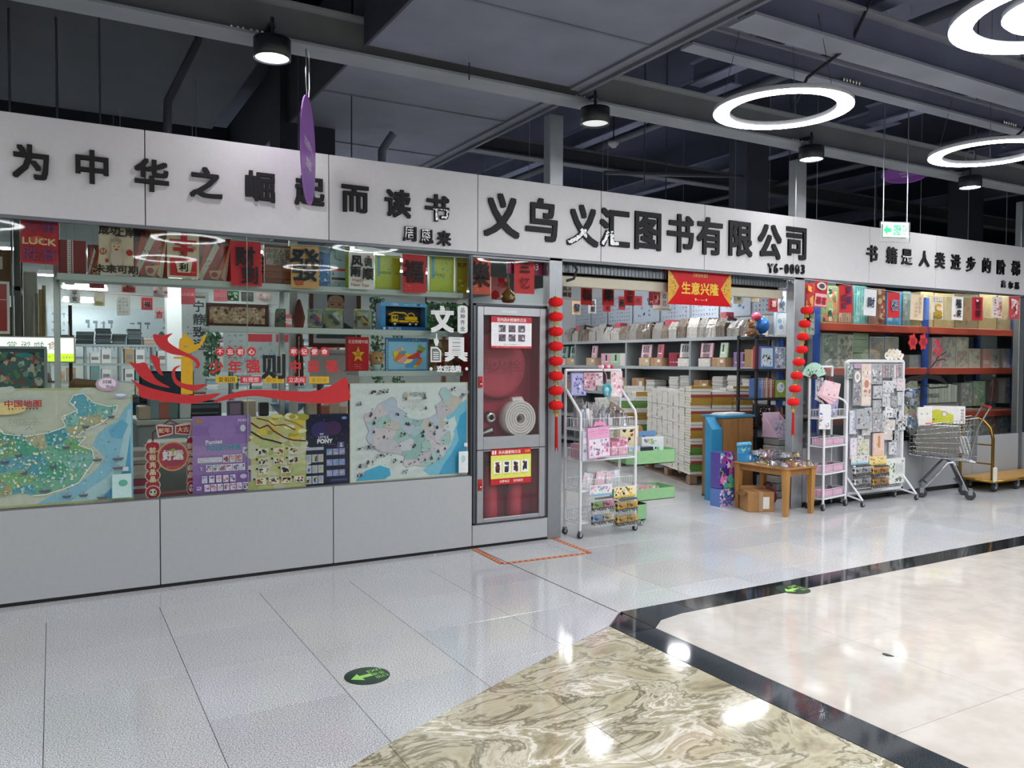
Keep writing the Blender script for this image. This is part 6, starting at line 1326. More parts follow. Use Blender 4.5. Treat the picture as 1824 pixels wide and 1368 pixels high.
# ================================================================== GOODS BEFORE THE ENTRANCE
WHT = '#e4e6e8'
def wire_basket(w_, d_, h_, step=.03, col=WHT):
    m = MB(); r = .0022
    for z in (.004, h_): m.tube([(0,0,z),(w_,0,z),(w_,d_,z),(0,d_,z)], r*1.4, col, 4, closed=True)
    k = 0
    while k*step < w_: x = k*step; m.tube([(x,0,h_),(x,0,.004),(x,d_,.004),(x,d_,h_)], r, col, 4); k += 1
    k = 1
    while k*step < d_: y = k*step; m.tube([(0,y,h_),(0,y,.004),(w_,y,.004),(w_,y,h_)], r, col, 4); k += 1
    return m.mesh('painted')
def caster(parent, x, y, col='#2a2b2e', r=.026, name='caster'):
    m = MB(); m.lathe([(0,-.010),(r,-.010),(r,.010),(0,.010)], col, (x,y,r), 16, ax='y'); m.lathe([(0,-.0115),(r*.45,-.0115)], '#c8cacc', (x,y,r), 12, ax='y', sm=False)
    m.box((x-.012,y-.016,r*.9),(x+.012,y-.012,r*2+.012),'#9a9ea2'); m.box((x-.012,y+.012,r*.9),(x+.012,y+.016,r*2+.012),'#9a9ea2'); m.box((x-.014,y-.016,r*2+.004),(x+.014,y+.016,r*2+.014),'#9a9ea2'); return m.build(name, 'plastic', parent)
def local(t, x, y, z): c, s_ = math.cos(t.rotation_euler.z), math.sin(t.rotation_euler.z); return (t.location.x+x*c-y*s_, t.location.y+x*s_+y*c, t.location.z+z)
def pack_at(t, x, y, z, w_, h_, base, draw, label, group, dep=.012, rz=0, rot=0, name='blister_pack', mat='gloss', cat='packet'):
    p = Print(w_, h_, base, dep); 
    if draw: draw(p)
    o = p.build(name, mat, None, local(t, x, y, z)); o.rotation_euler = (0, rot, t.rotation_euler.z+rz); return tag(o, label, cat, group)
# ---------- left wire rack
R1 = thing('wire_display_rack', 'white wire rack on casters with slanted sides, by the fire cabinet', 'display rack', (3.856, -.105, 0), .06)
RW, RDP = .615, .215
for x in (0, RW):
    m = MB(); m.tube([(x,0,.06),(x,0,1.02),(x,.01,1.06),(x,RDP-.03,1.235),(x,RDP,1.26)], .0125, WHT, 8); m.build('front_post', 'painted', R1)
    m = MB(); m.tube([(x,RDP,.06),(x,RDP,1.42)], .0125, WHT, 8); m.build('back_post', 'painted', R1)
m = MB(); m.tube([(-.005,RDP,1.42),(RW+.005,RDP,1.42)], .0125, WHT, 8); m.build('top_bar', 'painted', R1)
bk = wire_basket(RW-.03, RDP-.02, .085)
for i, z in enumerate((.13, .40, .66, .92)):
    m = MB()
    for y in (0, RDP): m.tube([(0,y,z-.005),(RW,y,z-.005)], .009, WHT, 6)
    for x in (0, RW): m.tube([(x,0,z-.005),(x,RDP,z-.005)], .007, WHT, 6)
    m.build('shelf_rail', 'painted', R1); inst('wire_basket', bk, R1, (.015, .01, z+.004))
for x in (0, RW):
    for y in (.0, RDP): caster(R1, x, y)
gR = 'goods in and on the slanted white wire rack'
PNK = ['#e8b0c8','#f0d0dc','#d88aa8','#f6e8ee','#c87898']; MIX = ['#8a90a8','#e8e0e8','#c8a0b8','#5a6070','#d0d8e0']
def artf(pal, n, seed, big=.2, frame=None):
    def f(p):
        if frame: p.rect(.06,.05,.94,.95,frame)
        p.art(.06,.06,.94,.94,pal,n,seed,big)
    return f
pack_at(R1,.10,.16,1.20,.17,.20,'#8a88b8',artf(['#c8c8e8','#5a5a98','#e8e8f4','#7878b0'],30,2,.14,'#b0b0d4'),'violet patterned pack hanging highest on the slanted wire rack',gR)
pack_at(R1,.215,.15,1.25,.13,.15,'#c8a0ac',artf(['#e8c0c8','#a87888','#f0e0e0','#8a5a68'],24,3,.16),'dusty pink bow hair-clip pack hanging beside the violet pack',gR)
pack_at(R1,.32,.155,1.29,.09,.11,'#d8c8cc',artf(['#e8d8dc','#b89098','#8a6a70'],14,4,.2),'small pinkish pack at the middle of the rack top bar',gR)
pack_at(R1,.52,.15,1.18,.13,.23,'#e8d0d4',artf(['#f0e0e4','#e0a8b4','#c88898','#f6eef0'],26,5,.14),'pale pink card of trinkets hanging at the rack end',gR)
t = thing('teal_ring_toy', 'oval teal ring toy with a cord hanging from the rack top', 'toy', local(R1,.405,.145,1.19)); m = MB(); n = 20
m.tube([(.038*math.cos(2*PI*k/n), 0, .055+.05*math.sin(2*PI*k/n)) for k in range(n)], .012, '#3fa8b4', 8, closed=True); m.lathe([(0,-.006),(.024,-.004),(.024,.004),(0,.006)], '#a8d8e0', (0,0,.055), 14, ax='y'); m.build('ring', 'gloss', t); m = MB(); m.tube([(0,0,.105),(.005,.02,.19),(.0,.06,.24)], .004, '#d88a9a', 5); m.build('cord', 'cloth', t)
for k, c in enumerate(('#e8a8b8','#f0f0f0','#d84a6a','#f4e0e4','#d02840')):
    m = MB(); m.lathe([(0,-.018),(.013,-.013),(.018,0),(.013,.013),(0,.018)], c, (0,0,.018), 12); tag(m.build('hair_bobble', 'gloss', None, local(R1, .37+k*.036, .215, 1.432)), '%s small pink or white bobble standing on the rack top bar' % ordw(k), 'hair bobble', 'small bobbles on the rack top bar')
q = random.Random(31)
for k in range(5):
    film_pack(*local(R1,.075+k*.105,.11,.93), .115, .19, .22-.022*k, [['#f2f2f2','#e8e8ec','#d8dce4']]*1*5 and ['#f2f2f2','#e8e8ec','#c8d4e0','#e8d8dc'], 60+k, '%s bag of white fluffy toys in the top basket of the slanted rack' % ordw(k), 'white toy bags in the top basket', .06, 'toy_bag')
pack_at(R1,.43,.10,.98,.17,.14,'#8a7a70',artf(['#d8d0c8','#5a4a44','#e8d8dc'],12,7,.2),'greyish card leaning at a slant in the top basket',gR,rot=.5)
film_pack(*local(R1,.56,.10,.93), .07,.15,.10,['#e8e8e8','#b8bcc4'],71,'small clear bag at the end of the top basket',gR,.06,'toy_bag')
for k, (x, w_, h_, c) in enumerate(((.08,.10,.12,'#e0a8bc'),(.20,.12,.10,'#f0d8e0'),(.33,.10,.15,'#c87890'),(.435,.09,.12,'#d898ac'),(.53,.10,.145,'#e8b4c4'))):
    pack_at(R1,x,.06,.671,w_,h_,c,artf(PNK,16,20+k,.25),'%s pink carton standing in the second basket' % ordw(k),'pink cartons in the second basket',.12,name='pink_carton',cat='box')
# pink bag pack hung on the front
def d_bagp(p): p.rect(.02,.02,.98,.34,'#e8a8cc'); p.marks(.1,.08,.9,.26,2,9,'#c86a9a'); p.rect(.04,.38,.96,.96,'#e8e0ea'); p.art(.06,.4,.94,.94,['#c8b0c8','#8a7a90','#f4eef4','#d878a0','#b8a8c0'],34,3,.18)
pack_at(R1,.17,-.045,.68,.235,.26,'#dcaecb',d_bagp,'big pink and white sticker bag hung on the rack front',gR,.03,rot=-.05,name='sticker_bag')
t = thing('pink_bow_handle', 'pink bow-shaped bag handle above the big sticker bag', 'bag handle', local(R1,.17,-.045,.945),.06); m = MB(); m.prism([(-.07,0),(-.05,.05),(-.02,.035),(0,.06),(.02,.035),(.05,.05),(.07,0),(.03,.01),(-.03,.01)], -.004, .004, '#e89ac0'); m.build('handle_board','gloss',t)
pack_at(R1,.08,-.025,.66,.16,.25,'#c8ccd4',artf(['#e0e4e8','#a8acb4','#8a8e98'],20,9,.15),'clear grey bag showing behind the big pink sticker bag',gR,.01)
for k in range(6): pack_at(R1,.10+k*.07,.05+.02*(k % 2),.412,.10,.13,['#d8dce0','#a8acb0','#e8c8d0','#f0e8ea','#c8ccd0','#dcdfe2'][k],artf(['#e8b8c4','#b8bcc4','#f4f4f4'],8,40+k,.25),'%s slanted packet in the third basket' % ordw(k),'slanted packets in the third basket',.008,rot=.25*(1 if k < 3 else -.3))
def truck_card(t, x, y, z, w_, card, cols, label, seed):
    o = thing('toy_truck_pack', label, 'toy pack', local(t,x,y,z), t.rotation_euler.z)
    p = Print(w_, .095, card, .003); p.art(.04,.08,.96,.8,(['#e8a0b0','#8ac0c8','#a8a0c0','#f4ecd8'] if cols[0] != cols[1] else ['#e0b020','#3a3a3a','#f4e8c0','#8a6a20']),26,seed,.3); p.rect(0,.82,1,.97,'#7ac0d8' if cols[0] != cols[1] else '#e0c050'); p.build('header_card','gloss',o,(0,0,.26),0)
    for i in range(4):
        T = MB(); ob = toy_truck(o, w_*.47, cols[i], -.028, .140-.118*(i//2), (-.245+.49*(i % 2))*w_, crane=False, zs=1.75, dark='#3a3a3c' if cols[0] == cols[1] else '#7a5a3a')
    f = MB(); f.bbox((-w_/2+.004,-.050,.005),(w_/2-.004,-.004,.256),'#ffffff',.015); f.build('clear_bag','film',o); return o
truck_card(R1,.20,-.03,.09,.245,'#e8e4e6',('#9ac06a','#e88aa8','#8ab0d8','#e8d8a0'),'header-card pack of green, pink, blue and cream toy cars on the rack front',4)
truck_card(R1,.47,-.03,.055,.245,'#f0e4c0',('#f0b80a',)*4,'header-card pack of four yellow toy diggers on the rack front',6)
# ---------- green tray cart behind it
GC = thing('green_tray_cart', 'rolling cart of stepped pale green plastic trays behind the slanted wire rack', 'tray cart', (4.60, .16, 0), 0)
GRN = '#8fbf8a'
def tray(x0, x1, y0, y1, z, h_):
    m = MB(); b = .003; out = [(x0,y0+.06),(x0+.08,y0),(x1-.04,y0),(x1,y0+.04),(x1,y1),(x0,y1)]; inn = [(x0+b,y0+.062),(x0+.082,y0+b),(x1-.042,y0+b),(x1-b,y0+.042),(x1-b,y1-b),(x0+b,y1-b)]; n = 6
    m.prism(out, z, z+.006, GRN, 'xy'); vs = [(p[0],p[1],z) for p in out]+[(p[0],p[1],z+h_) for p in out]+[(p[0],p[1],z+h_) for p in inn]+[(p[0],p[1],z+.006) for p in inn]
    m.add(vs,[(r_*n+i,r_*n+(i+1) % n,(r_+1)*n+(i+1) % n,(r_+1)*n+i) for r_ in range(3) for i in range(n)],GRN); return m.build('tray','gloss',GC)
tray(-.12,.44,-.14,.16,.565,.125); tray(-.12,.44,-.14,.16,.235,.105); tray(-.12,.12,-.12,.16,.06,.14)
m = MB(); m.tube([(-.06,.10,.05),(-.06,.10,.95)],.014,'#d8dcd8',8); m.build('centre_post','plastic',GC); caster(GC,.08,-.08,'#e0e2e4',.024); caster(GC,-.08,.12,'#e0e2e4',.024); caster(GC,-.09,-.06,'#e0e2e4',.024); caster(GC,.08,.12,'#e0e2e4',.024)
gG = 'goods in the green trays'
pack_at(GC,-.03,-.09,.573,.13,.155,'#a8c8dc',artf(['#e8c0d4','#c8e0ec','#8ab0c8'],14,5,.25),'pale blue and pink box standing in the top green tray',gG,.05,name='small_box',cat='box')
pack_at(GC,.13,-.06,.573,.16,.14,'#3a3c48',artf(['#5a5a68','#2a2a34','#8a8a98'],14,6,.2),'dark navy flat packet lying in the top green tray',gG,.08,name='small_box',cat='box')
pack_at(GC,.27,.02,.573,.26,.22,'#e0e6ea',artf(['#2a2c34','#f4f4f4','#8ac0a0','#5a88c8','#e8b040'],40,8,.15),'panda cartoon box at the back of the top green tray',gG,.05,name='small_box',cat='box')
pack_at(GC,.02,.07,.573,.24,.33,'#e8dcb0',lambda p:(p.art(.05,.1,.95,.6,['#e0c070','#3a3a30','#f4ecd0','#c84a3a'],22,3,.18),p.rect(0,.7,1,.95,'#a8283a')),'tall cream and crimson toy box with cartoon animals in the top green tray',gG,.06,name='small_box',cat='box')
pack_at(GC,.26,.09,.573,.20,.27,'#6a90b8',artf(['#3a5a80','#8ab0d0','#5a7898'],14,13,.25),'blue card showing behind the panda cartoon box',gG,.03,name='small_box',cat='box')
m = MB(); m.lathe([(0,-.004),(.055,-.004),(.06,0),(.055,.004),(0,.004)], '#9a6a48', (0,0,.06), 24, ax='y'); tag(m.build('brown_disc','board',None,local(GC,.20,.15,.78)),'round brown cardboard disc standing behind the panda cartoon box','disc',gG)
for k in range(4): pack_at(GC,-.03+k*.10,-.06+.03*k,.243,.15,.10+.03*(k < 2),['#c8ccd0','#d8a8b4','#e0b8b0','#b8bcc4'][k],artf(['#e8d0d4','#a8a0a8','#d87a88','#f0ece8'],12,50+k,.25),'%s packet leaning in the middle green tray' % ordw(k),'packets in the middle green tray',.03,rot=.2*(k % 2))
for k in range(2): film_pack(*local(GC,-.05+.1*k,.0,.07), .09,.16,.2,['#3a3a3c','#6a6a6e','#d8d8d8'],80+k,'%s dark net bag of toys in the lowest green tray' % ordw(k),'dark net bags in the lowest green tray',0,'toy_bag')
# ---------- right wire rack
R2 = thing('wire_basket_rack', 'white four-tier wire basket rack on black casters beside the wooden table', 'display rack', (6.915, -.12, 0), .07)
RW2, RD2 = .45, .165
R2.location = (6.73, -.235, 0); R2.rotation_euler = (0, 0, .18)
for x in (0, RW2):
    m = MB(); m.tube([(x,0,.06),(x,0,1.06),(x,.03,1.10),(x,.10,1.13)], .0125, WHT, 8); m.build('front_post','painted',R2)
    m = MB(); m.tube([(x,RD2,.06),(x,RD2,1.45)], .0125, WHT, 8); m.build('back_post','painted',R2)
m = MB(); m.tube([(0,RD2,1.45),(RW2,RD2,1.45)], .0125, WHT, 8); m.build('top_bar','painted',R2)
bk2 = wire_basket(RW2-.03, RD2-.02, .08)
for z in (.12,.37,.645,.93):
    m = MB()
    for y in (0, RD2): m.tube([(0,y,z-.005),(RW2,y,z-.005)], .009, WHT, 6)
    for x in (0, RW2): m.tube([(x,0,z-.005),(x,RD2,z-.005)], .007, WHT, 6)
    m.build('shelf_rail','painted',R2); inst('wire_basket', bk2, R2, (.015,.01,z+.004))
for x in (0, RW2):
    for y in (0, RD2): caster(R2, x, y, '#141416', .03)
gQ = 'goods in and on the four-tier wire rack'
for i, z in enumerate((.13,.38,.655)):
    for k in range(2):
        m = MB(); w0, d0, h0 = .195, .125, .062; c = '#e4b0cc'
        m.box((0,0,0),(w0,d0,.004),c); m.box((0,0,0),(w0,.004,h0),c); m.box((0,d0-.004,0),(w0,d0,h0),c); m.box((0,.004,0),(.004,d0-.004,h0),c); m.box((w0-.004,.004,0),(w0,d0-.004,h0),c)
        tag(m.build('pink_tray','gloss',None,local(R2,.022+k*.21,.018,z),.18),'%s pink plastic tray in the %s basket of the four-tier rack' % (['first','second'][k],['lowest','second-lowest','third'][i]),'tray','pink trays in the four-tier rack')
        if i or k: film_pack(*local(R2,.12+k*.21,.085,z+.012), .15,.10,.07,[PNK,MIX][(i+k) % 2],90+i*2+k,'clear packet lying in the %s pink tray of the %s basket' % (['first','second'][k],['lowest','second-lowest','third'][i]),'packets in the pink trays',.18)
for k in range(8): pack_at(R2,.24+k*.018,.03+.012*k,.945,.12,.19,['#b0aecb','#9a98b8','#c8c6dc','#8a88a8'][k % 4],artf(['#d8d8ec','#7a7898','#e8e8f4'],10,30+k,.14),'%s violet-grey notebook leaning in the top basket' % ordw(k),'violet-grey notebooks in the top basket',.006,rot=.22)
for k in range(3): pack_at(R2,.09+.055*k,.05,.945,.05,.09,['#e8c8cc','#f0dcdc','#d8a8ac'][k],artf(['#f4e8e8','#c88890'],8,60+k,.2),'%s small pink box in the top basket' % ordw(k),'small pink boxes in the top basket',.05)
def d_kb(p): p.art(0,.35,.25,.9,['#e0b040','#4a6aa8','#c84a4a','#e8a880'],16,3,.12); p.art(.5,.75,.95,.95,['#c83a3a','#4a8a4a','#e8b8b8'],9,8,.3)
pack_at(R2,-.05,-.035,.83,.145,.25,'#e2e4e8',d_kb,'white paper bag with small flowers hanging at the rack side',gQ,.012,rot=.03,rz=-.3,name='paper_bag',cat='bag')
for k in range(6):
    o = pack_at(R2,-.06+.012*k,-.03-.006*k,1.12+.006*k,.20,.155,['#e4b4c0','#ecc8d0','#dca4b2','#f0d8dc','#e2b0bc','#eaccd2'][k],artf(['#f0d0d8','#d88a9a','#c87888'],10,90+k,.2),'%s pink patterned envelope fanned out on the rack corner' % ordw(k),'pink envelopes fanned out on the rack corner',.003,rot=.55-.07*k,rz=-.35,name='pink_envelope',cat='envelope')
for k in range(4): pack_at(R2,.10+.035*k,.14,1.13+.02*(k % 2),.045,.19,['#b8bac0','#d0d2d6','#a0a2aa','#c8cacf'][k],artf(['#e0e2e6','#7a7c84'],10,70+k,.12),'%s narrow grey packet hanging on the rack back' % ordw(k),'narrow grey packets hanging on the rack back',.008)
pack_at(R2,.36,.13,1.22,.11,.13,'#5a3a44',artf(['#c84a50','#3a5a60','#8a8a90'],14,9,.2),'dark red and teal packet hanging by the pegboard',gQ,.01)
t = thing('folding_fan', 'open pale green folding fan with small figures above the wire rack', 'fan', local(R2,.02,.13,1.33), -.1)
m = MB(); n = 14; ri, ro = .05, .165
for k in range(n):
    a0 = PI*(.08+.84*k/n); a1 = PI*(.08+.84*(k+1)/n); am = (a0+a1)/2
    def F_(r, a, y): return (-r*math.cos(a), y, r*math.sin(a))
    m.add([F_(ri,a0,0),F_(ro,a0,0),F_(ro,am,-.008),F_(ri,am,-.004)],[(0,1,2,3),(3,2,1,0)],'#b4dcc8'); m.add([F_(ri,am,-.004),F_(ro,am,-.008),F_(ro,a1,0),F_(ri,a1,0)],[(0,1,2,3),(3,2,1,0)],'#a8d2bc')
m.build('fan_leaf','paper',t); m = MB(); q = random.Random(6)
for k in range(22):
    a = PI*q.uniform(.12,.88); r = q.uniform(.07,.155); c = (-r*math.cos(a), -.0095, r*math.sin(a)); s0 = q.uniform(.004,.009)
    m.add([(c[0]-s0,c[1],c[2]),(c[0],c[1],c[2]-s0*1.6),(c[0]+s0,c[1],c[2]),(c[0],c[1],c[2]+s0*1.6)],[(0,1,2,3)],q.choice(['#e8f0ec','#4a8a70','#2f4a44','#d8a0a8']))
m.build('fan_print','paper',t); m = MB()
for k in range(0, n+1, 1): a = PI*(.08+.84*k/n); m.tube([(0,.002,0),(-ri*1.3*math.cos(a),.002,ri*1.3*math.sin(a))], .003, '#4a2a24', 4)
m.build('fan_stick','wood',t)
# ---------- pegboard stand
PB = thing('pegboard_stand', 'tall white mesh pegboard stand on casters crowded with stationery packs', 'pegboard', (7.22, -.10, 0), 0)
m = MB(); PW, PH = .96, 1.53
for a, b in (((0,-.02,.10),(.03,.02,1.50)),((PW-.03,-.02,.10),(PW,.02,1.50)),((0,-.02,.10),(PW,.02,.13))): m.bbox(a, b, WHT, .003)
m.prism([(0,1.50),(.07,PH),(PW-.03,PH),(PW,1.50)], -.02, .02, WHT); m.build('frame','painted',PB)
m = MB(); x = .045
while x < PW-.03: m.tube([(x,-.004,.13),(x,-.004,1.49)], .0035, '#d8dade', 4); x += .025
z = .15
while z < 1.49: m.tube([(.03,.0,z),(PW-.03,.0,z)], .0035, '#d8dade', 4); z += .025
m.build('mesh_grid','painted',PB)
m = MB(); m.box((.03,.012,.13),(PW-.03,.016,1.49),'#cfd2d8'); m.build('back_sheet','painted',PB)
for x in (.03, PW-.03):
    m = MB(); m.tube([(x,-.0,.30),(x+.02,-.19,.065)], .012, WHT, 8); m.tube([(x,.03,.10),(x,.0,.10),(x+.02,-.19,.065)], .010, WHT, 8); m.tube([(x,0,.12),(x,.06,.075)], .010, WHT, 8); m.build('foot','painted',PB)
    caster(PB, x+.02, -.19); caster(PB, x, .06)
def pz(x, y): return (1410+x/4.274, 600+y/4.274)
gPg = 'stationery packs hooked on the pegboard'
BWP = ['#2a2c30','#e8e8ea','#8a8c92','#c8cacf','#5a5c62']
def peg(x0, x1, y0, y1, base, pal, n, seed, label, big=.2, dep=.012, Y=-.145, rot=0, extra=None, mat='gloss'):
    a = pz(x0, y0); b = pz(x1, y1); X, Z, w_, h_ = seg_place(a[0], b[0], a[1], b[1], Y)
    t = tag(inst('hooked_pack', None, None, (X, Y, Z), 0, (0, rot, 0)), label, 'packet', gPg)
    p = Print(w_, h_, mixc(base, '#f4f4f6', .35), dep); p.art(.06,.1,.94,.95,[mixc(c, '#ffffff', .12) for c in pal],n,seed,big)
    if extra: extra(p)
    p.build('pack_card', mat, t); m = MB(); m.tube([(0,-.01,h_-.008),(0,-Y-.104,h_-.002)], .002, '#b8bcc0', 4); m.build('hook','metal',t); return t
peg(423,474,208,318,'#5a7a70',BWP+['#3f6a5a'],26,1,'small dark green pack at the upper corner of the pegboard')
peg(470,528,205,240,'#9a5aa0',['#c88ac8','#6a3a78'],8,2,'violet header of the tall black-and-white pack')
peg(472,528,250,522,'#3a3c40',BWP,40,3,'tall black and white pack hanging under the violet header',.08,Y=-.16,extra=lambda p:(p.ell(.5,.2,.4,.16,'#e8e6e2'),p.ell(.5,.2,.2,.08,'#b8a898'),p.rect(.2,.6,.8,.8,'#8a8c90')))
peg(533,606,205,525,'#d8bca4',['#e8d8c8','#b89880','#f0e8e0','#8a6a58','#c86a6a'],40,4,'tall cream and pink doll-sticker pack with an oval picture',.07,Y=-.16,extra=lambda p:(p.ell(.5,.48,.38,.14,'#f0d8d0'),p.ell(.5,.48,.25,.1,'#c8907a'),p.rect(.05,.78,.95,.97,'#e8dcd0')))
peg(608,690,205,360,'#7a7c80',BWP,36,5,'grey pack of black hair clips next to the tall doll pack',.12)
peg(625,690,372,470,'#a8aab0',BWP,24,6,'square silvery pack below the black hair clips',.16)
for k in range(7): peg(696+k*21,712+k*21,212,312,['#8a4a58','#5a3a44','#6a6a70','#2a2a2e','#c8c8cc','#9a5a68','#3a3a40'][k],['#e8dcdc','#2a2226'],8,60+k,'%s slim dark pen pack of the row at the pegboard top' % ordw(k),.1)
peg(698,778,335,425,'#c8cacc',BWP,30,7,'wide pack of black and white charms in the middle of the board',.16)
peg(806,865,318,410,'#d8c8cc',['#e8e0e4','#b87888','#8a8c92'],16,8,'white and pink pack at the far edge of the board',.15)
peg(622,682,482,575,'#8a8c90',BWP,26,9,'grey square pack with dark beads near the board centre',.14)
peg(695,752,430,530,'#c0c2c8',BWP,20,10,'silver-white pack above the pack with the pale card',.16)
peg(757,803,448,538,'#5a5c60',BWP,20,11,'small dark pack framed in silver',.14)
peg(808,850,420,520,'#a8b4b8',['#c8d4d8','#6a7478','#e8ecee'],16,12,'pale blue-grey pack at the board edge',.15)
peg(716,770,530,615,'#e0e2e2',['#3a3c40','#8ab0a8','#f4f4f4'],14,13,'white card pack with a dark centre and teal corner',.2)
peg(496,606,548,700,'#7a8a90',['#5a6a78','#b04a40','#c8d0d0','#2f3a44','#8ab0b4'],34,14,'bulky bag of blue and red toys low on the board',.14,dep=.04,mat='gloss',Y=-.17)
peg(445,492,560,740,'#c8ccd8',['#e4e6f0','#a8a8c0','#8890a8'],24,15,'long pale violet pack at the board edge',.09)
peg(540,600,695,750,'#b8b4ac',BWP+['#c8b8a0'],18,16,'small beige and black charm pack under the toy bag',.2)
peg(618,695,585,725,'#6a6c70',BWP,34,17,'dark metallic hair clip pack in the board middle',.1)
peg(705,782,630,785,'#c8beb4',['#e8e0d8','#8a8078','#f4f0ec','#a89888'],26,18,'fan-shaped beige stick bundle pack',.12,rot=.08)
peg(768,820,710,800,'#8a8c88',BWP,18,19,'small olive and black pack beside the stick bundle',.16)
peg(622,705,732,918,'#e0b098',['#f0c8b0','#c88a70','#f4dccc'],10,20,'salmon pink paper set pack with a gold strip',.12,extra=lambda p:(p.rect(.42,.12,.62,.6,'#c8985a'),p.rect(.15,.7,.85,.92,'#ecc8b4')))
peg(500,590,782,905,'#b8b890',['#8a9a5a','#e0dcc0','#6a7048','#d8d8c8'],30,21,'yellow-green bundle of small packets on the board',.14)
peg(450,496,770,930,'#dccce0',['#f0e8f4','#c0a8c8'],12,22,'pale pink slip pack at the lower edge of the board',.12)
peg(745,800,800,895,'#c0c4c8',BWP,16,23,'silvery round clip pack low on the board',.18)
peg(720,862,925,1115,'#e4e8e2',['#4a8a3a','#2f5a28','#8ac070','#6a6a60','#f0f4ec'],44,24,'white header pack of green toy dinosaurs at the board foot',.12,dep=.03,extra=lambda p:(p.rect(.45,.2,.9,.6,'#d8dcd8'),p.marks(.5,.25,.85,.55,4,4,'#8a8e8c')))
q = random.Random(15)
for k, (x0, y0) in enumerate(((612,640),(800,560),(640,250),(556,540),(466,655),(700,560),(760,545),(815,640),(590,640),(505,750),(560,905),(612,560),(655,940),(680,640),(770,300),(845,600))):
    w0 = q.uniform(34,56); peg(x0,x0+w0,y0,y0+q.uniform(60,105),q.choice(['#c8cacf','#e0e0e2','#b0b2b8','#d8ccd0','#c4ccc8']),BWP+['#b8707a','#6a8a80'],14,200+k,'%s small extra pack tucked between the larger ones on the board' % ordw(k),.2,Y=-.135)
def peg_truck(x0, x1, y0, y1, card, cols, label, seed):
    a = pz(x0, y0); b = pz(x1, y1); X, Z, w_, h_ = seg_place(a[0], b[0], a[1], b[1], -.16); h = thing('x', '', '', (X, -.16, Z)); o = truck_card(h, 0, 0, 0, w_, card, cols, label, seed); bpy.data.objects.remove(h); return o
peg_truck(452,585,962,1158,'#dcdedc',('#e8eaec','#d8dade','#f0f0f0','#c8ccd0'),'header-card pack of white and grey toy trucks at the pegboard foot',41)
peg_truck(590,720,948,1158,'#f0dca0',('#f0a80a',)*4,'header-card pack of orange-yellow toy diggers at the pegboard foot',42)
t = thing('shell_craft', 'cream and white ruffled paper flowers sitting on top of the pegboard', 'paper flowers', (7.98, -.10, 1.531)); q = random.Random(8)
for k in range(7):
    m = MB(); x = -.10+.035*k+q.uniform(-.01,.01); z = .01+.035*(k % 2); n = 12; vs = []
    for i in range(4):
        for j in range(n): a = 2*PI*j/n; r = .012+.014*i; vs.append((x+r*math.cos(a)*(1+.15*math.sin(3*a)), -.01+.012*i*(-.3), z+.028+r*math.sin(a)*(.75+.2*math.sin(4*a))))
    m.add(vs,[(i*n+j,i*n+(j+1) % n,(i+1)*n+(j+1) % n,(i+1)*n+j) for i in range(3) for j in range(n)],['#f0e8d8','#e8dcc0','#f4f2ee'][k % 3],True); m.build('flower','paper',t)
# blue plastic bags behind the pegboard edge
def baggy(x, y, z, w_, h_, d_, cols, seed, label, n=9):
    q = random.Random(seed); m = MB(); rows = 7; vs = []
    for i in range(rows):
        f = i/(rows-1); r = math.sin(PI*(.12+.80*(1-f)))**.7
        for j in range(n): a = 2*PI*j/n; k = r*q.uniform(.85,1.12); vs.append((w_/2*k*math.cos(a), d_/2*k*math.sin(a), h_*f+q.uniform(-.01,.01)))
    o = inst('plastic_bag', None, None, (x, y, z)); tag(o, label, 'plastic bag', 'blue plastic toy bags beside the pegboard')
    m.add(vs,[(i*n+j,i*n+(j+1) % n,(i+1)*n+(j+1) % n,(i+1)*n+j) for i in range(rows-1) for j in range(n)],cols[0],False); m.build('bag_film','film',o)
    g = MB()
    for k in range(16): a, b, c = q.uniform(-w_*.3,w_*.25), q.uniform(-d_*.25,d_*.2), h_*q.uniform(.1,.75); s0 = q.uniform(.02,.045); g.bbox((a,b,c),(a+s0,b+s0,c+s0*1.3),q.choice(cols),.006)
    g.build('bag_toys','gloss',o); return o
BL = ['#7a9ac0','#3a5a88','#c8d4e4','#5a8a90','#2f4a70']
v = oy(1615, 755, -.06); baggy(8.30, -.13, .98, .24, .24, .12, BL, 3, 'blue plastic toy bag hanging at the far edge of the pegboard'); baggy(8.29, -.14, .70, .18, .24, .12, BL, 5, 'darker blue toy bag hanging below the first blue bag')
m = MB()
for z in (1.215, .935): m.tube([(8.17,-.10,z-.03),(8.26,-.13,z)], .004, '#b8bcc0', 5)
m.tube([(8.26,-.13,1.215),(8.26,-.13,.935)], .003, '#b8bcc0', 5); tag(m.build('side_hook','metal'),'bent wire side hook carrying the blue bags','hook')
# ---------- shopping cart with newspapers
A = Vector((8.37,-.22,0)); B = Vector((8.68,-.58,0)); L_ = (A-B).normalized(); ang = math.atan2(L_.y, L_.x)
SC = thing('shopping_cart', 'chrome shopping cart full of folded newspapers beside the pegboard', 'shopping cart', (B.x, B.y, 0), ang)   # local +x towards the nose, -y the far side
WL, WD = (A-B).length, .36
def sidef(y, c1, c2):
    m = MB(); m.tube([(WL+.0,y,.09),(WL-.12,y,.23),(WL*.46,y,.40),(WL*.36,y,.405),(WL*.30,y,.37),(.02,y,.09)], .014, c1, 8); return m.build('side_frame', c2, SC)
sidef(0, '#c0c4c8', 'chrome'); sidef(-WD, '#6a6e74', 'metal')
m = MB()
for p_, r_ in (((WL*.40,.40),.012),((.10,.18),.010),((WL-.06,.15),.010)): m.tube([(p_[0],0,p_[1]),(p_[0],-WD,p_[1])], r_, '#5a5e64', 6)
m.build('cross_bar','metal',SC)
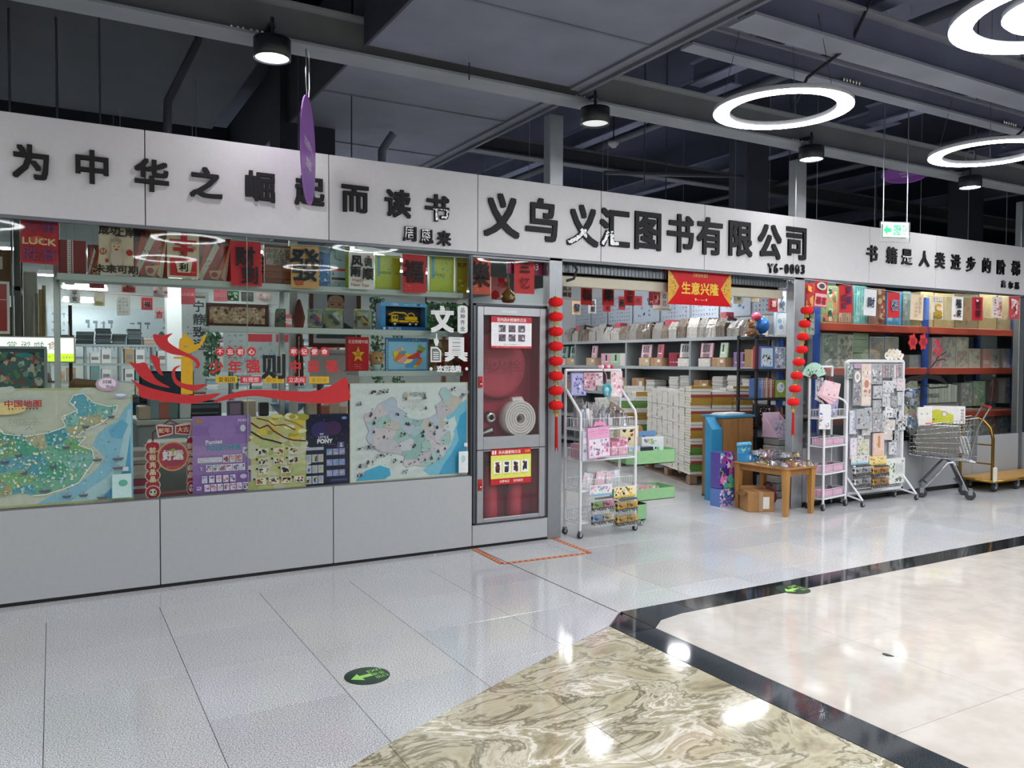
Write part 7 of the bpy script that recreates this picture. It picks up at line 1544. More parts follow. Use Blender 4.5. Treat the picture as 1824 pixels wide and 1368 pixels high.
for x in (0, WL):
    for y in (0, -WD):
        w_ = MB(); w_.lathe([(0,-.014),(.05,-.014),(.055,-.008),(.055,.008),(.05,.014),(0,.014)], '#3a3c40', (x,y,.055), 18, ax='y'); w_.box((x-.02,y-.022,.055),(x+.02,y-.017,.13),'#8a8e92'); w_.box((x-.02,y+.017,.055),(x+.02,y+.022,.13),'#8a8e92'); w_.box((x-.02,y-.022,.115),(x+.02,y+.022,.13),'#8a8e92'); w_.build('wheel','plastic',SC)
# basket: narrower and shallower towards the nose
bm_ = MB(); X0_, X1_ = -.06, .60
def sec(f): x = X0_+(X1_-X0_)*f; return x, .0-.03*f-.02, -WD+.03*f+.02, .41+.06*f, .90-.12*f
for k in range(20):
    f = k/19; x, ya, yb, z0, z1 = sec(f); bm_.tube([(x,ya+.03,z1),(x,ya,z0),(x,yb,z0),(x,yb-.03,z1)], .0022, '#b8bcc0', 4)
for k in range(8):
    g_ = k/7; a = sec(0); b = sec(1)
    for s_ in (0, 1): 
        ya = (a[1]+.03*g_, b[1]+.03*g_) if s_ == 0 else (a[2]-.03*g_, b[2]-.03*g_)
        bm_.tube([(a[0],ya[0],a[3]+(a[4]-a[3])*g_),(b[0],ya[1],b[3]+(b[4]-b[3])*g_)], .0022 if k < 7 else .005, '#b8bcc0', 4)
    if k: 
        for q_ in (a, b): bm_.tube([(q_[0],q_[1]+.03*g_,q_[3]+(q_[4]-q_[3])*g_),(q_[0],q_[2]-.03*g_,q_[3]+(q_[4]-q_[3])*g_)], .0022 if k < 7 else .005, '#b8bcc0', 4)
for k in range(9): a = sec(0); b = sec(1); y = a[1]+(a[2]-a[1])*k/8; bm_.tube([(a[0],y,a[3]),(b[0],y,b[3])], .0022, '#b8bcc0', 4)
for k in range(12): a = sec(0); y = a[1]+(a[2]-a[1])*k/11; bm_.tube([(a[0],y,a[3]),(a[0],y,a[4])], .0022, '#b8bcc0', 4)
bm_.build('wire_basket','chrome',SC)
m = MB(); m.tube([(-.17,.03,1.02),(-.17,-WD-.03,1.02)], .014, '#b0242c', 10); m.build('red_handle','plastic',SC)
for y in (.02, -WD-.02): m = MB(); m.tube([(.02,y,.45),(-.06,y,.80),(-.17,y,1.02)], .009, '#b8bcc0', 6); m.build('handle_arm','chrome',SC)
q = random.Random(14)
for k in range(26):
    z = .475+.0125*k; f = .0; m = MB(); a0 = q.uniform(-.02,.02); wz = q.uniform(.0095,.0118); x0 = .10+q.uniform(-.02,.03); x1 = .56-q.uniform(0,.05)
    c = q.choice(['#b8b6ae','#a4a29a','#c8c6c0','#8e8c86','#d0cec8']); m.bbox((x0,-WD+.085,0),(x1,-.085,wz),c,.003); 
    for j in range(3): u = x0+.05+q.uniform(0,.4); m.box((u,-WD+.1,wz),(u+.07,-.12,wz+.0004),'#5a5a58')
    m.box((x0+.01,-.0853,.001),(x1-.01,-.0845,wz-.001),'#8a8880')
    o = m.build('newspaper','paper',None,local(SC,0,0,z),ang+a0*.3); tag(o,'%s folded newspaper from the bottom of the cart pile' % ordw(k),'newspaper','folded newspapers piled in the shopping cart')
for k in range(9):
    m = MB(); m.bbox((0,-WD+.12,0),(.012,-.12,.19),['#e0dfdb','#b4b4b0','#f0f0ee','#8e8e8c'][k % 4],.002); m.box((-.0006,-WD+.14,.02),(0,-.14,.17),'#6a6a6a')
    o = m.build('newspaper','paper',None,local(SC,.065-.016*k+.03,0,.50+.0*k)); o.rotation_euler = (0, .28, ang); tag(o,'%s slanting folded paper at the handle end of the cart' % ordw(k),'newspaper','slanting papers at the handle end of the cart')
m = MB(); m.bbox((.34,-WD+.12,0),(.52,-.14,.022),'#b83a40',.006); tag(m.build('red_folder','gloss',None,local(SC,0,0,.802),ang),'dull red folder lying on top of the newspaper pile','folder')
X, Z, w_, h_ = seg_place(1655,1716,724,768,.0)
t = thing('poster_roll', 'white and yellow-green folded poster leaning in the cart basket', 'poster', local(SC,.22,-.30,.81), ang+PI)
p = Print(.42,.20,'#e4e4e0',.004); p.poly([(0,.35),(.35,.2),(.72,.5),(.72,1),(0,1)],'#c8c83a'); p.art(.02,.5,.7,.95,['#e0dc50','#8aa03a','#c8a03a','#5a6a3a'],18,4,.18); p.ell(.5,.45,.08,.16,'#a8a498'); p.ell(.5,.47,.05,.11,'#e0dcc0'); p.rect(.86,.05,.99,.95,'#e8e8e6'); p.txt('绿色田园',.93,.5,.16,'#2a2a2a',.02,vert=True)
p.build('poster_sheet','paper',t)
m = MB(); m.bbox((0,0,0),(.26,.02,.20),'#eceae4',.004); m.box((.05,-.001,.12),(.08,0,.13),'#8a8a88'); m.box((.15,-.001,.12),(.18,0,.13),'#8a8a88'); o = m.build('white_card_bag','paper',None,(8.49,-.08,.985)); tag(o,'small white card bag hanging between the blue bags and the cart','bag')
o.location = (8.37, -.16, .80)
# ---------- platform trolley
TR = thing('platform_trolley', 'brass-coloured platform trolley with looped handle beside the shopping cart', 'trolley', (9.36, -.44, 0), 0)
m = MB(); m.bbox((0,0,.125),(1.5,.42,.150),'#b98d4c',.008); m.build('deck','wood',TR); m = MB(); m.tube([(0,0,.132),(1.5,0,.132),(1.5,.42,.132),(0,.42,.132)], .016, '#a8843c', 8, closed=True); m.build('deck_rim','metal',TR)
m = MB(); m.tube([(.02,.02,.13),(.02,.02,.62),(.015,.045,.74),(.0,.12,.83),(-.01,.21,.86),(.0,.30,.83),(.015,.375,.74),(.02,.40,.62),(.02,.40,.13)], .017, '#a07c34', 10); m.build('looped_handle','metal',TR)
for z in (.33,.55): m = MB(); m.tube([(.02,.02,z),(.02,.40,z)], .009, '#a07c34', 6); m.build('rail','metal',TR)
m = MB(); m.bbox((-.02,-.025,.13),(.05,.0,.30),'#d8d2c4',.01); m.build('corner_pad','cloth',TR)
for x, y in ((.14,.06),(.60,.06),(.14,.36),(1.35,.06),(1.35,.36)):
    w_ = MB(); w_.lathe([(0,-.018),(.05,-.018),(.058,-.01),(.058,.01),(.05,.018),(0,.018)], '#2f3134', (x,y,.058), 18, ax='y'); w_.lathe([(0,-.020),(.025,-.020)], '#a8acb0', (x,y,.058), 12, ax='y', sm=False); w_.box((x-.02,y-.026,.058),(x+.02,y-.021,.128),'#7a7e82'); w_.box((x-.02,y+.021,.058),(x+.02,y+.026,.128),'#7a7e82'); w_.box((x-.03,y-.026,.118),(x+.03,y+.026,.126),'#7a7e82'); w_.build('wheel','rubber',TR)
# ================================================================== RIGHT WINDOW: RACKING AND GOODS
RK = thing('pallet_racking', 'orange-red beam and blue upright racking behind the second window', 'racking', (7.42, .42, 0))
for x in (0, 1.98, 3.96):
    for y in (0, .52):
        m = MB(); m.bbox((x-.035,y,0),(x+.035,y+.05,2.30),'#2f55a8',.004); m.build('upright','painted',RK)
for z in (1.94, 1.435, .875, .30):
    for x in (.035, 2.015):
        m = MB(); m.bbox((x,-.03,z-.085),(x+1.91,.02,z),'#c4523c',.004); m.build('beam','painted',RK)
        m = MB(); m.bbox((x,.5,z-.085),(x+1.91,.53,z),'#c4523c',.004); m.build('beam','painted',RK)
    m = MB(); m.box((.0,.022,z-.02),(3.96,.50,z-.002),'#8a8478'); m.build('deck','painted',RK)
gW = {'A':'boxed goods on the top racking level','B':'books on the upper racking level','C':'books on the middle racking level','D':'books on the low racking level'}
LZ = {'A':1.9405,'B':1.4355,'C':.8755,'D':.302}
GP = ['#4a6a4a','#8a9a6a','#c8c8b0','#2f4a3a','#6a8a70']; BP = ['#3a6a8a','#8ab0c0','#c8d8dc','#2a4a5a']; RP = ['#c84a4a','#e8c0b8','#8a2a34','#f0e0dc']
def rkg(lv, x0, x1, yt, yb, base, pal, n, seed, label, dep=.12, big=.15, extra=None, Y=.48, name='book', cat='book', mat='gloss', z=None):
    if lv in 'BCD': base = mixc(base, '#ffffff', .34); pal = [mixc(c, '#ffffff', .28) for c in pal]  # colours of these levels lightened in place of light from the passage
    def d(p):
        p.art(.05,.04,.95,.96,pal,n,seed,big)
        if extra: extra(p)
    return boxed((x0,x1,yt,yb), Y, dep, base, label, cat, gW[lv], d if n or extra else None, name, mat, z=LZ[lv] if z is None else z)
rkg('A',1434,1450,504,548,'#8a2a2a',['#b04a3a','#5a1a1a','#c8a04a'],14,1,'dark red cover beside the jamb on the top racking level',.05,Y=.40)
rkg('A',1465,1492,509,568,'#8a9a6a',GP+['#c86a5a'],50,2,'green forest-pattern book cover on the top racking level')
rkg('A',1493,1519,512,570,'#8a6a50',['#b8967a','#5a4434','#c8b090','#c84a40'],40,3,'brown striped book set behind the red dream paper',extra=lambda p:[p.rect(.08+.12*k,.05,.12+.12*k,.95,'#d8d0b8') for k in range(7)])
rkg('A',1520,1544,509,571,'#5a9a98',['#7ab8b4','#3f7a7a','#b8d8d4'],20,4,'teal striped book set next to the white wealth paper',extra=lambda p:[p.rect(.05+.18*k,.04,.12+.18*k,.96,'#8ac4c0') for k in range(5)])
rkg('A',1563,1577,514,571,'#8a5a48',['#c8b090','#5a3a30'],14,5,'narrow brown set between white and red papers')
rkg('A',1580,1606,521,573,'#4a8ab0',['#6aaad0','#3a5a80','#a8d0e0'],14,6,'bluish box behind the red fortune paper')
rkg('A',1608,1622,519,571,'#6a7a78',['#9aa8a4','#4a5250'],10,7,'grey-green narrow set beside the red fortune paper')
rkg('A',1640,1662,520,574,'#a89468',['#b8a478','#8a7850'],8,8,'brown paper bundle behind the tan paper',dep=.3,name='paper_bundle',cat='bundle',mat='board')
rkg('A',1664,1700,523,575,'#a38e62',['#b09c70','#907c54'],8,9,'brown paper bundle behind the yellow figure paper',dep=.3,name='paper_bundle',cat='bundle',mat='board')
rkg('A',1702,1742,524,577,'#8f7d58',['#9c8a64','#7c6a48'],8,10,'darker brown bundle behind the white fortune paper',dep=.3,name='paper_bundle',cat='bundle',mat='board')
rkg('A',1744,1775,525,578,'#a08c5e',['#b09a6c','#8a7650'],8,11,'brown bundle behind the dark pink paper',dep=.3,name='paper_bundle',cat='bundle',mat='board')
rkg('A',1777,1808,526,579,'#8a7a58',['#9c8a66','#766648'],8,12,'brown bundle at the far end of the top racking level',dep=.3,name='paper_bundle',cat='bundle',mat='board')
fr = lambda c: (lambda p: (p.line([(.02,.01),(.98,.01),(.98,.99),(.02,.99),(.02,.01)],.03,c)))
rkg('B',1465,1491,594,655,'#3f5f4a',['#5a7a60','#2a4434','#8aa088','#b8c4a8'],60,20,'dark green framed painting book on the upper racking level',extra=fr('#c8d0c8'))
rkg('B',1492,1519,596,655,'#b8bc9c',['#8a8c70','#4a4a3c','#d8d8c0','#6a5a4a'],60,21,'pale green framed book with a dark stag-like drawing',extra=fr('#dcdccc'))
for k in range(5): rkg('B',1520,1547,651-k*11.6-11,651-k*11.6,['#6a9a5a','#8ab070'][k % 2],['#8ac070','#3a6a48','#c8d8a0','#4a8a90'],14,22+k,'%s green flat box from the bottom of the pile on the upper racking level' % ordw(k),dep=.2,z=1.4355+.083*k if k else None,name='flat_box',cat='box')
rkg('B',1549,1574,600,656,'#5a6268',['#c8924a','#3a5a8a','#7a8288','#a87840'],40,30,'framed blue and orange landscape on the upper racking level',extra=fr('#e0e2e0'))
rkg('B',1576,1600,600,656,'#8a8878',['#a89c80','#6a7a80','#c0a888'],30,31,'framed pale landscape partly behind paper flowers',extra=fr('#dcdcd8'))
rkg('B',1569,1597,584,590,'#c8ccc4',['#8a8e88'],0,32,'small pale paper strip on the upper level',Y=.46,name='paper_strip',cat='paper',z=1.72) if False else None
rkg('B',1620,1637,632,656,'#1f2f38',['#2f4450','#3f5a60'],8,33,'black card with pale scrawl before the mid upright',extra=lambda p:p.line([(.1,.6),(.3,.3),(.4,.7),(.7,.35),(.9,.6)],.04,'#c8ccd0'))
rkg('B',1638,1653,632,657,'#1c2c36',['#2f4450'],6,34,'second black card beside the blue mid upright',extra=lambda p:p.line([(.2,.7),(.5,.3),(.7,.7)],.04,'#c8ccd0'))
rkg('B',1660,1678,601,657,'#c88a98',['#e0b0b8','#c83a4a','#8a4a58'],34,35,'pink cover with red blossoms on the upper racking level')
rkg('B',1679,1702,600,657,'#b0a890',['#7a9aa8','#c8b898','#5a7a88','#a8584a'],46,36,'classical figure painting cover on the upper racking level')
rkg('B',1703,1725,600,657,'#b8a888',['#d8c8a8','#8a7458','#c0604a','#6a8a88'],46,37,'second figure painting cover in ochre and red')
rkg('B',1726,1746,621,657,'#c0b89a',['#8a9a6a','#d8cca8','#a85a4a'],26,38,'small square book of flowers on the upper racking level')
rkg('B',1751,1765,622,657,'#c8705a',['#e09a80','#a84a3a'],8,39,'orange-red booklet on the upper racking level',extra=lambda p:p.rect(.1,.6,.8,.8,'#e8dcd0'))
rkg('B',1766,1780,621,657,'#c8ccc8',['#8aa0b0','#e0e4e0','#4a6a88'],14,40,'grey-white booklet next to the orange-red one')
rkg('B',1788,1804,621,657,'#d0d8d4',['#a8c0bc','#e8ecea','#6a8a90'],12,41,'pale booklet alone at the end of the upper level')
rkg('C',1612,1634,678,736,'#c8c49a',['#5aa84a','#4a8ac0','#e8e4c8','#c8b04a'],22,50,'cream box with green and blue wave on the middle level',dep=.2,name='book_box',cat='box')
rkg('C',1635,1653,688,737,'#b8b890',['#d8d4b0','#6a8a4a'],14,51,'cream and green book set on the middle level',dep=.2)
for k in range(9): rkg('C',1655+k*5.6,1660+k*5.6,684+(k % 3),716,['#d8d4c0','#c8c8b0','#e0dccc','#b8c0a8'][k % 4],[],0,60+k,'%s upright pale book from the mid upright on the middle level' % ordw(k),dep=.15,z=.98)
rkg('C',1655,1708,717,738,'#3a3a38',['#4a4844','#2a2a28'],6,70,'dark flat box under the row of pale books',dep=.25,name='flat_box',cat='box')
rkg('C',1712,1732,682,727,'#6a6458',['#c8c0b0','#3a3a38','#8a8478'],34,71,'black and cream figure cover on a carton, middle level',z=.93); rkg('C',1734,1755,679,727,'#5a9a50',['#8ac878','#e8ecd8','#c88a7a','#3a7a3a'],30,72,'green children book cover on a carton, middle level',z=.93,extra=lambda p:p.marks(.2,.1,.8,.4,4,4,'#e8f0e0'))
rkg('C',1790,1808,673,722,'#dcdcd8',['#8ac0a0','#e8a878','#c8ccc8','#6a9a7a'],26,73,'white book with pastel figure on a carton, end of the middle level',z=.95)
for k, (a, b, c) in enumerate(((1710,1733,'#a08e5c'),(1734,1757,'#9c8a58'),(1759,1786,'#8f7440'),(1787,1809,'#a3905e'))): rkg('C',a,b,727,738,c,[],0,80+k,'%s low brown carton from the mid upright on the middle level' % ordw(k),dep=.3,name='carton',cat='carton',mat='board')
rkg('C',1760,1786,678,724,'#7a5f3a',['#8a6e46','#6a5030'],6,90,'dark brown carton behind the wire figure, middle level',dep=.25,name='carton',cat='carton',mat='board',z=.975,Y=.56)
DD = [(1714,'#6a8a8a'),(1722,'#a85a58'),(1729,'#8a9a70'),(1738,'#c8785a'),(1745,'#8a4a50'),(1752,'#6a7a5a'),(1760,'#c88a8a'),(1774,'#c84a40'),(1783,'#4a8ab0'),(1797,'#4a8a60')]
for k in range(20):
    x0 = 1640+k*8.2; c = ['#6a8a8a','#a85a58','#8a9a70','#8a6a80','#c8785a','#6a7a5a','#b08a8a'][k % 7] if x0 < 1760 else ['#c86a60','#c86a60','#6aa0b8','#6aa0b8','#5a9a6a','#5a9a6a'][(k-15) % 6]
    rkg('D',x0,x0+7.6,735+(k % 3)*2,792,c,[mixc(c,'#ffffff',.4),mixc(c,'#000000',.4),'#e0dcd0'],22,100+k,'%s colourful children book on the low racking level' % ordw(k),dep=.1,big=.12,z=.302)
t = thing('sculpture_figure', 'small wire figurine with outstretched arms before the brown carton', 'figurine', (oy(1768,700,.40).x, .415, 1.0)); m = MB()
m.tube([(0,0,0),(.03,0,.10),(.02,0,.20),(.035,0,.30)], [.012,.02,.026,.012], '#6a3a38', 8); m.tube([(.035,0,.29),(.09,0,.25),(.13,0,.245)], [.01,.007,.005], '#8a8480', 6); m.tube([(.03,0,.28),(-.02,0,.22),(-.03,0,.17)], [.01,.007,.005], '#8a8480', 6); m.lathe([(0,-.02),(.014,-.012),(.016,0),(.012,.014),(0,.02)], '#c8c4be', (.045,0,.33), 12); m.tube([(0,0,0),(-.02,0,-.08)], .008, '#6a3a38', 6); m.tube([(-.02,0,-.08),(-.02,0,-.126)], .012, '#4a3a30', 6); m.build('figure_body','plastic',t)
# red ribbon butterflies hung in the window and the ink branch sticker
sticker('ink_branch_sticker','black ink branch sticker with red blossoms on the right window glass',1658,1686,605,655,lambda p:(p.line([(.0,1),(.3,.8),(.5,.55),(.6,.3)],.05,'#1c1c1e'),p.line([(.45,.6),(.8,.5),(1,.42)],.04,'#1c1c1e'),p.line([(.4,.75),(.85,.68),(.95,.75)],.035,'#1c1c1e'),[p.ell(a,b,.12,.07,'#c8283a') for a,b in ((.45,.2),(.3,.4),(.5,.52),(.35,.08),(.6,.38))]),Y=.0145)
sticker('wave_slogan_sticker','black brush roof-like swoosh and a row of black characters on the glass',1612,1690,664,714,lambda p:(p.poly([(0,.22),(.12,.12),(.3,.1),(.5,.02),(.62,.08),(.8,.12),(.98,.4),(.9,.38),(.7,.26),(.5,.2),(.3,.3),(.12,.28),(.0,.4)],'#141416'),p.line([(0,.62),(.35,.58),(.42,.45),(.5,.46),(.55,.55),(.98,.52),(.97,.42)],.05,'#141416'),p.txt('胸怀若谷 志存高远凌云',.5,.82,.17,'#141416',.02,sx=.82)),Y=.0145)
for k, (a, b) in enumerate(((1618,1634),(1637,1652))):
    sticker('red_papercut','%s red paper-cut rosette stuck on the right window glass' % ordw(k),a,b,594,624,lambda p:(p.ell(.5,.5,.4,.42,'#c83038',10),[p.ell(.5+.38*math.cos(j),.5+.4*math.sin(j),.14,.12,'#c83038',7) for j in range(7)],p.txt('福',.5,.5,.5,'#8a1820',.02)),Y=.0145,group='red paper-cuts on the window')
# papers on the sagging string of the right window
gH = 'festive papers on the sagging string of the second window'
st = MB(); st.tube([oy(x,y,-.03) for x,y in ((1432,497),(1474,502),(1520,509),(1562,515),(1604,521),(1645,525),(1682,528),(1717,529),(1752,529),(1786,529),(1822,527))], .002, '#eceae6', 5); tag(st.build('hanging_string','plastic'),'white string sagging across the outside of the second window','string')
def hp(px, base, label, draw, rot=0): return paper(px, base, label, draw, Y=-.036, group=gH, rot=rot)
hp((1451,1474,499,547),'#c82a34','red paper with a white round figure and a pale pink foot reading wealth',lambda p:(p.ell(.5,.22,.38,.15,'#d8d4d4'),p.ell(.5,.22,.22,.09,'#5a4a4c'),p.rect(.05,.5,.95,.97,'#f0b8bc'),p.txt('暴富',.5,.76,.3,'#a82030',.03)),.05)
hp((1497,1521,508,557),'#c8282e','red paper with large dark dream characters in two columns',lambda p:(p.txt('梦想',.66,.36,.32,'#4a2a5a',.03,vert=True),p.txt('成真',.28,.6,.27,'#5a2a50',.02,vert=True)),-.04)
hp((1540,1562,515,562),'#dfe2e4','white paper with one dark blue wealth character',lambda p:p.txt('財',.5,.5,.4,'#2a3a50',.03,sx=1.1),.04)
hp((1583,1604,521,566),'#c82830','red paper with one dark blue fortune character on white outline',lambda p:(p.txt('福',.5,.5,.42,'#b8c8d8',.07),p.txt('福',.5,.5,.42,'#2a2a44',.03)))
hp((1623,1646,525,570),'#e0ccae','plain tan paper with two columns of thin characters',lambda p:(p.txt('诗酒趁年',.66,.42,.16,'#6a5a48',.0,vert=True),p.txt('岁岁平安',.36,.6,.14,'#6a5a48',.0,vert=True)),.03)
hp((1661,1682,528,569),'#e2dac2','cream paper with a yellow-hatted figure and purple marks',lambda p:(p.marks(.1,.05,.9,.28,2,4,'#6a5a78'),p.ell(.5,.42,.22,.1,'#c8982a'),p.ell(.5,.52,.2,.09,'#e8d0b0'),p.ell(.5,.74,.36,.14,'#b8902a'),p.ell(.5,.9,.42,.1,'#8a7a3a')),-.03)
hp((1697,1717,528,570),'#e8e8e6','white paper with two bold black characters for fortune comes',lambda p:(p.txt('福',.5,.3,.4,BK,.04),p.txt('来',.55,.72,.36,BK,.03),p.ell(.2,.82,.08,.04,'#c83a3a')),.02)
hp((1733,1752,529,571),'#b82438','crimson paper with dark auspicious characters and pale stroke',lambda p:(p.txt('吉祥',.5,.5,.38,'#3a1018',.03,vert=True),p.rect(.3,.12,.5,.2,'#e8e0e0')))
hp((1768,1786,529,566),'#ecdcd8','white paper with pink fan motif and fine writing',lambda p:(p.art(.4,.2,.95,.9,['#d88a80','#e8b8a8','#c86a60'],12,3,.2),p.marks(.1,.1,.4,.9,6,1,'#4a4448')),.04)
hp((1799,1818,528,568),'#c85058','pink-red paper with pale rabbit-like drawing near the end',lambda p:p.art(.15,.1,.85,.9,['#f0c8c4','#e8a09a','#f4e0dc'],16,5,.18),-.03)
for k, (a, b) in enumerate(((1445,1462),)): rkg('A',1437,1451,556,592,'#c8ccc4',['#8a9288','#e0e4dc'],14,130,'pale printed board leaning beside the blue racking upright',Y=.40,dep=.02,z=1.80,name='hanging_board',cat='board')
# ================================================================== DEEPER INSIDE THE LEFT SIDE OF THE SHOP
gI = 'festive papers on the second string deeper behind the window'
st = MB(); st.tube([oy(x,y,2.2) for x,y in ((96,487),(186,494),(242,497),(299,503),(350,508),(405,514),(520,520))], .002, '#e8e8e6', 4); tag(st.build('hanging_string','plastic'),'thin string deeper behind the window carrying small papers','string')
def ip(px, base, label, draw, Y=2.2): return paper(px, base, label, draw, Y=Y, group=gI)
ip((115,133,489,507),'#e2e4e2','small white paper hanging below the start of the top shelf',lambda p:p.txt('竹',.5,.5,.5,'#4a5a50',.0))
ip((159,186,493,513),'#a83a40','dark red paper under the cream figure paper, deeper inside',lambda p:p.txt('财',.5,.5,.6,'#5a1a24',.03))
ip((216,243,497,521),'#dcb8a8','pale paper with red lucky character, deeper inside',lambda p:(p.rect(.1,.1,.9,.3,'#c04a48'),p.rect(.1,.6,.9,.95,'#c04a48'),p.txt('利',.5,.5,.5,'#6a2a2a',.02)))
ip((273,299,503,528),'#e4e4e4','white paper with small red corners and figure, deeper inside',lambda p:(figure(p,.5,.4,.2,'#b8b8b8','#c8c8c8'),p.ell(.15,.7,.14,.1,'#c85a5a'),p.ell(.85,.7,.14,.1,'#c85a5a')))
ip((323,348,507,542),'#c85a64','faded red luck paper before the calligraphy scroll',lambda p:p.txt('LUCK',.5,.5,.2,'#e8c8b8',.02,sx=1.2))
ip((381,405,514,537),'#d07880','plain pinkish paper above the framed carving',lambda p:p.marks(.2,.1,.8,.9,3,2,'#c05a66',3))
gI = 'festive papers hung in a lower third row'
ip((167,187,521,545),'#dedccc','cream paper with yellow-green figure in the lower row',lambda p:(p.marks(.1,.05,.9,.2,1,4,'#8a8a70'),p.ell(.5,.5,.3,.2,'#e8e0c0'),p.ell(.5,.8,.35,.15,'#b8c06a')),3.2)
ip((208,232,526,562),'#dfe0dc','tall pale paper with faint columns in the lower row',lambda p:p.marks(.1,.1,.9,.9,5,3,'#9a9a90',4),3.2)
ip((252,272,530,552),'#d04048','bright red paper with white square character in the lower row',lambda p:(p.rect(.2,.3,.8,.8,'#e8c8c4'),p.txt('福',.5,.55,.5,'#4a2a2a',.02)),3.2)
ip((275,293,548,568),'#e0c8c8','white and pink paper hanging lowest of the third row',lambda p:p.txt('吉',.5,.6,.6,'#c04a54',.04),3.2)
ip((123,143,515,540),'#d8dad6','tall white paper with dark characters behind the hanging rod',lambda p:p.txt('平安',.5,.5,.36,'#2f3030',.02,vert=True),3.2)
ip((430,452,520,537),'#5a5c58','dark grey square card over the framed carving',lambda p:p.marks(.1,.1,.9,.9,2,3,'#7a7c78',4),2.25); ip((456,482,521,538),'#d4c0bc','pale pink printed card near the upright, second string',lambda p:p.art(.1,.1,.9,.9,['#b88a84','#e8dcd8'],10,2,.3),2.25); ip((405,426,518,536),'#3f6a4a','green and white card hanging over the framed carving',lambda p:p.art(.1,.1,.9,.9,['#8ac08a','#e0e8e0','#2a4a34'],10,5,.3),2.25)
st = MB(); st.tube([oy(x,y,3.2) for x,y in ((96,513),(187,521),(240,526),(300,530))], .003, '#a8484c', 4); tag(st.build('hanging_string','plastic'),'red cord of the third row of papers deeper inside','string')
# far wall: long calligraphy board and shelving
def wall_board(px, Y, base, label, draw, name='wall_board'):
    X, Z, w_, h_ = seg_place(*px, Y); p = Print(w_, h_, base, .02); draw(p); return tag(p.build(name,'paper',None,(X,Y,Z)),label,'wall board','boards on the far wall')
wall_board((84,312,548,636),11.96,'#a8b4b8','long grey-blue calligraphy board on the far wall',lambda p:(p.marks(.28,.22,.80,.45,1,9,'#5a666c',2,.8),p.marks(.26,.52,.85,.92,2,18,'#6a767c',4,.7),p.marks(.03,.1,.18,.9,5,4,'#7a868c',6),p.art(.86,.15,.98,.85,['#4a7a60','#6a9a80','#2f5a48'],16,3,.18)))
wall_board((316,372,520,640),11.96,'#98a4a0','narrow grey-green board next to the long one',lambda p:p.marks(.1,.1,.9,.9,9,3,'#6a7672',5))
def back_shelves(px0, px1, yt, Y, label, zs, dep=.4):
    a = oy(px0, yt, Y); b = oy(px1, yt, Y); t = thing('back_shelving', label, 'shelving', (a.x, Y, 0)); L_ = b.x-a.x; H_ = a.z
    for x in [k*L_/4 for k in range(5)]: m = MB(); m.bbox((x-.02,0,0),(x+.02,dep,H_),'#8a9694',.003); m.build('upright','painted',t)
    for z in zs(H_): m = MB(); m.bbox((0,-.005,z-.04),(L_,dep,z),'#a4b0ae',.003); m.build('shelf_board','painted',t)
    return t, L_, H_
T1, TL, TH = back_shelves(88, 330, 612, 9.5, 'long grey-green shelving under the far calligraphy board', lambda h: (h, h-.32, h-.62, h-.95, .15))
q = random.Random(41)
def bookpile(x, y, z, w_, d_, n, cols, label, grp, seed, th=.03):
    q = random.Random(seed); m = MB()
    for k in range(n): dx, dy = q.uniform(-.01,.01), q.uniform(-.01,.01); m.bbox((-w_/2+dx,dy,k*th),(w_/2+dx,d_+dy,k*th+th-.003),q.choice(cols),.002)
    return tag(m.build('book_pile','paper',None,(x,y,z)),label,'book pile',grp,'stuff')
DK = ['#3a4446','#4a5658','#5a6466','#2f383a','#6a7678']
x = .15; k = 0
while x < TL-.5:
    w_ = q.uniform(.18,.26); bookpile(T1.location.x+x+w_/2, 9.52, TH+.001, w_, .3, q.randint(4,9), DK if x < TL*.6 else ['#b8a090','#c8b0a0','#8a7a70','#d8c8bc'], '%s pile of dark ledgers on top of the far shelving' % ordw(k), 'piles on top of the far shelving', k); x += w_+.03; k += 1
for r_, zz in enumerate((TH-.32, TH-.62, TH-.95)):
    x = .06; k = 0
    while x < TL-.2:
        if min(abs(x+.09-j*TL/4) for j in range(5)) < .13: x += .06; continue
        c = q.choice([['#e4e4e0'],['#b89a74'],['#e8e8e4'],['#6a9a94','#4a6a80'],['#c8a888']] if r_ else [['#e8e8e6']]*3+[['#b89a74']])
        m = MB(); h_ = q.uniform(.16,.26); m.bbox((-.07,0,0),(.07,.28,h_),q.choice(c),.004); m.box((-.05,-.001,h_*.3),(.05,0,h_*.6),'#8a8a86'); tag(m.build('file_box','board',None,(T1.location.x+x+.08,9.51,zz+.001)),'%s file box on the %s board of the far shelving' % (ordw(k), ['upper','middle','lower'][r_]),'box','file boxes on the far shelving'); x += .17; k += 1
T2, T2L, T2H = back_shelves(335, 640, 622, 8.6, 'lower grey shelving far behind the slogan', lambda h: (h, h-.34, h-.68, .2))
x = .08; k = 0
while x < T2L-.2:
    w_ = q.uniform(.16,.26); bookpile(T2.location.x+x+w_/2, 8.62, T2H+.001, w_, .28, q.randint(3,8), ['#c8ccd0','#8aa0b0','#d8d0c0','#b0584a','#6a8a7a','#e0e0dc'], '%s mixed pile on the lower grey shelving' % ordw(k), 'mixed piles on the lower grey shelving', 70+k); x += w_+.04; k += 1
for zz, nm in ((T2H-.34,'upper'),(T2H-.68,'lower')):
    x = .06; k = 0
    while x < T2L-.2:
        if min(abs(x+.1-j*T2L/4) for j in range(5)) < .15: x += .06; continue
        bookpile(T2.location.x+x+.1, 8.62, zz+.001, .18, .26, q.randint(3,8), ['#c8ccd0','#8aa0b0','#e8e0d0','#d8d8d8','#6a8a7a'], '%s pile on the %s board of the lower grey shelving' % (ordw(k), nm), 'piles inside the lower grey shelving', 170+k); x += .22; k += 1
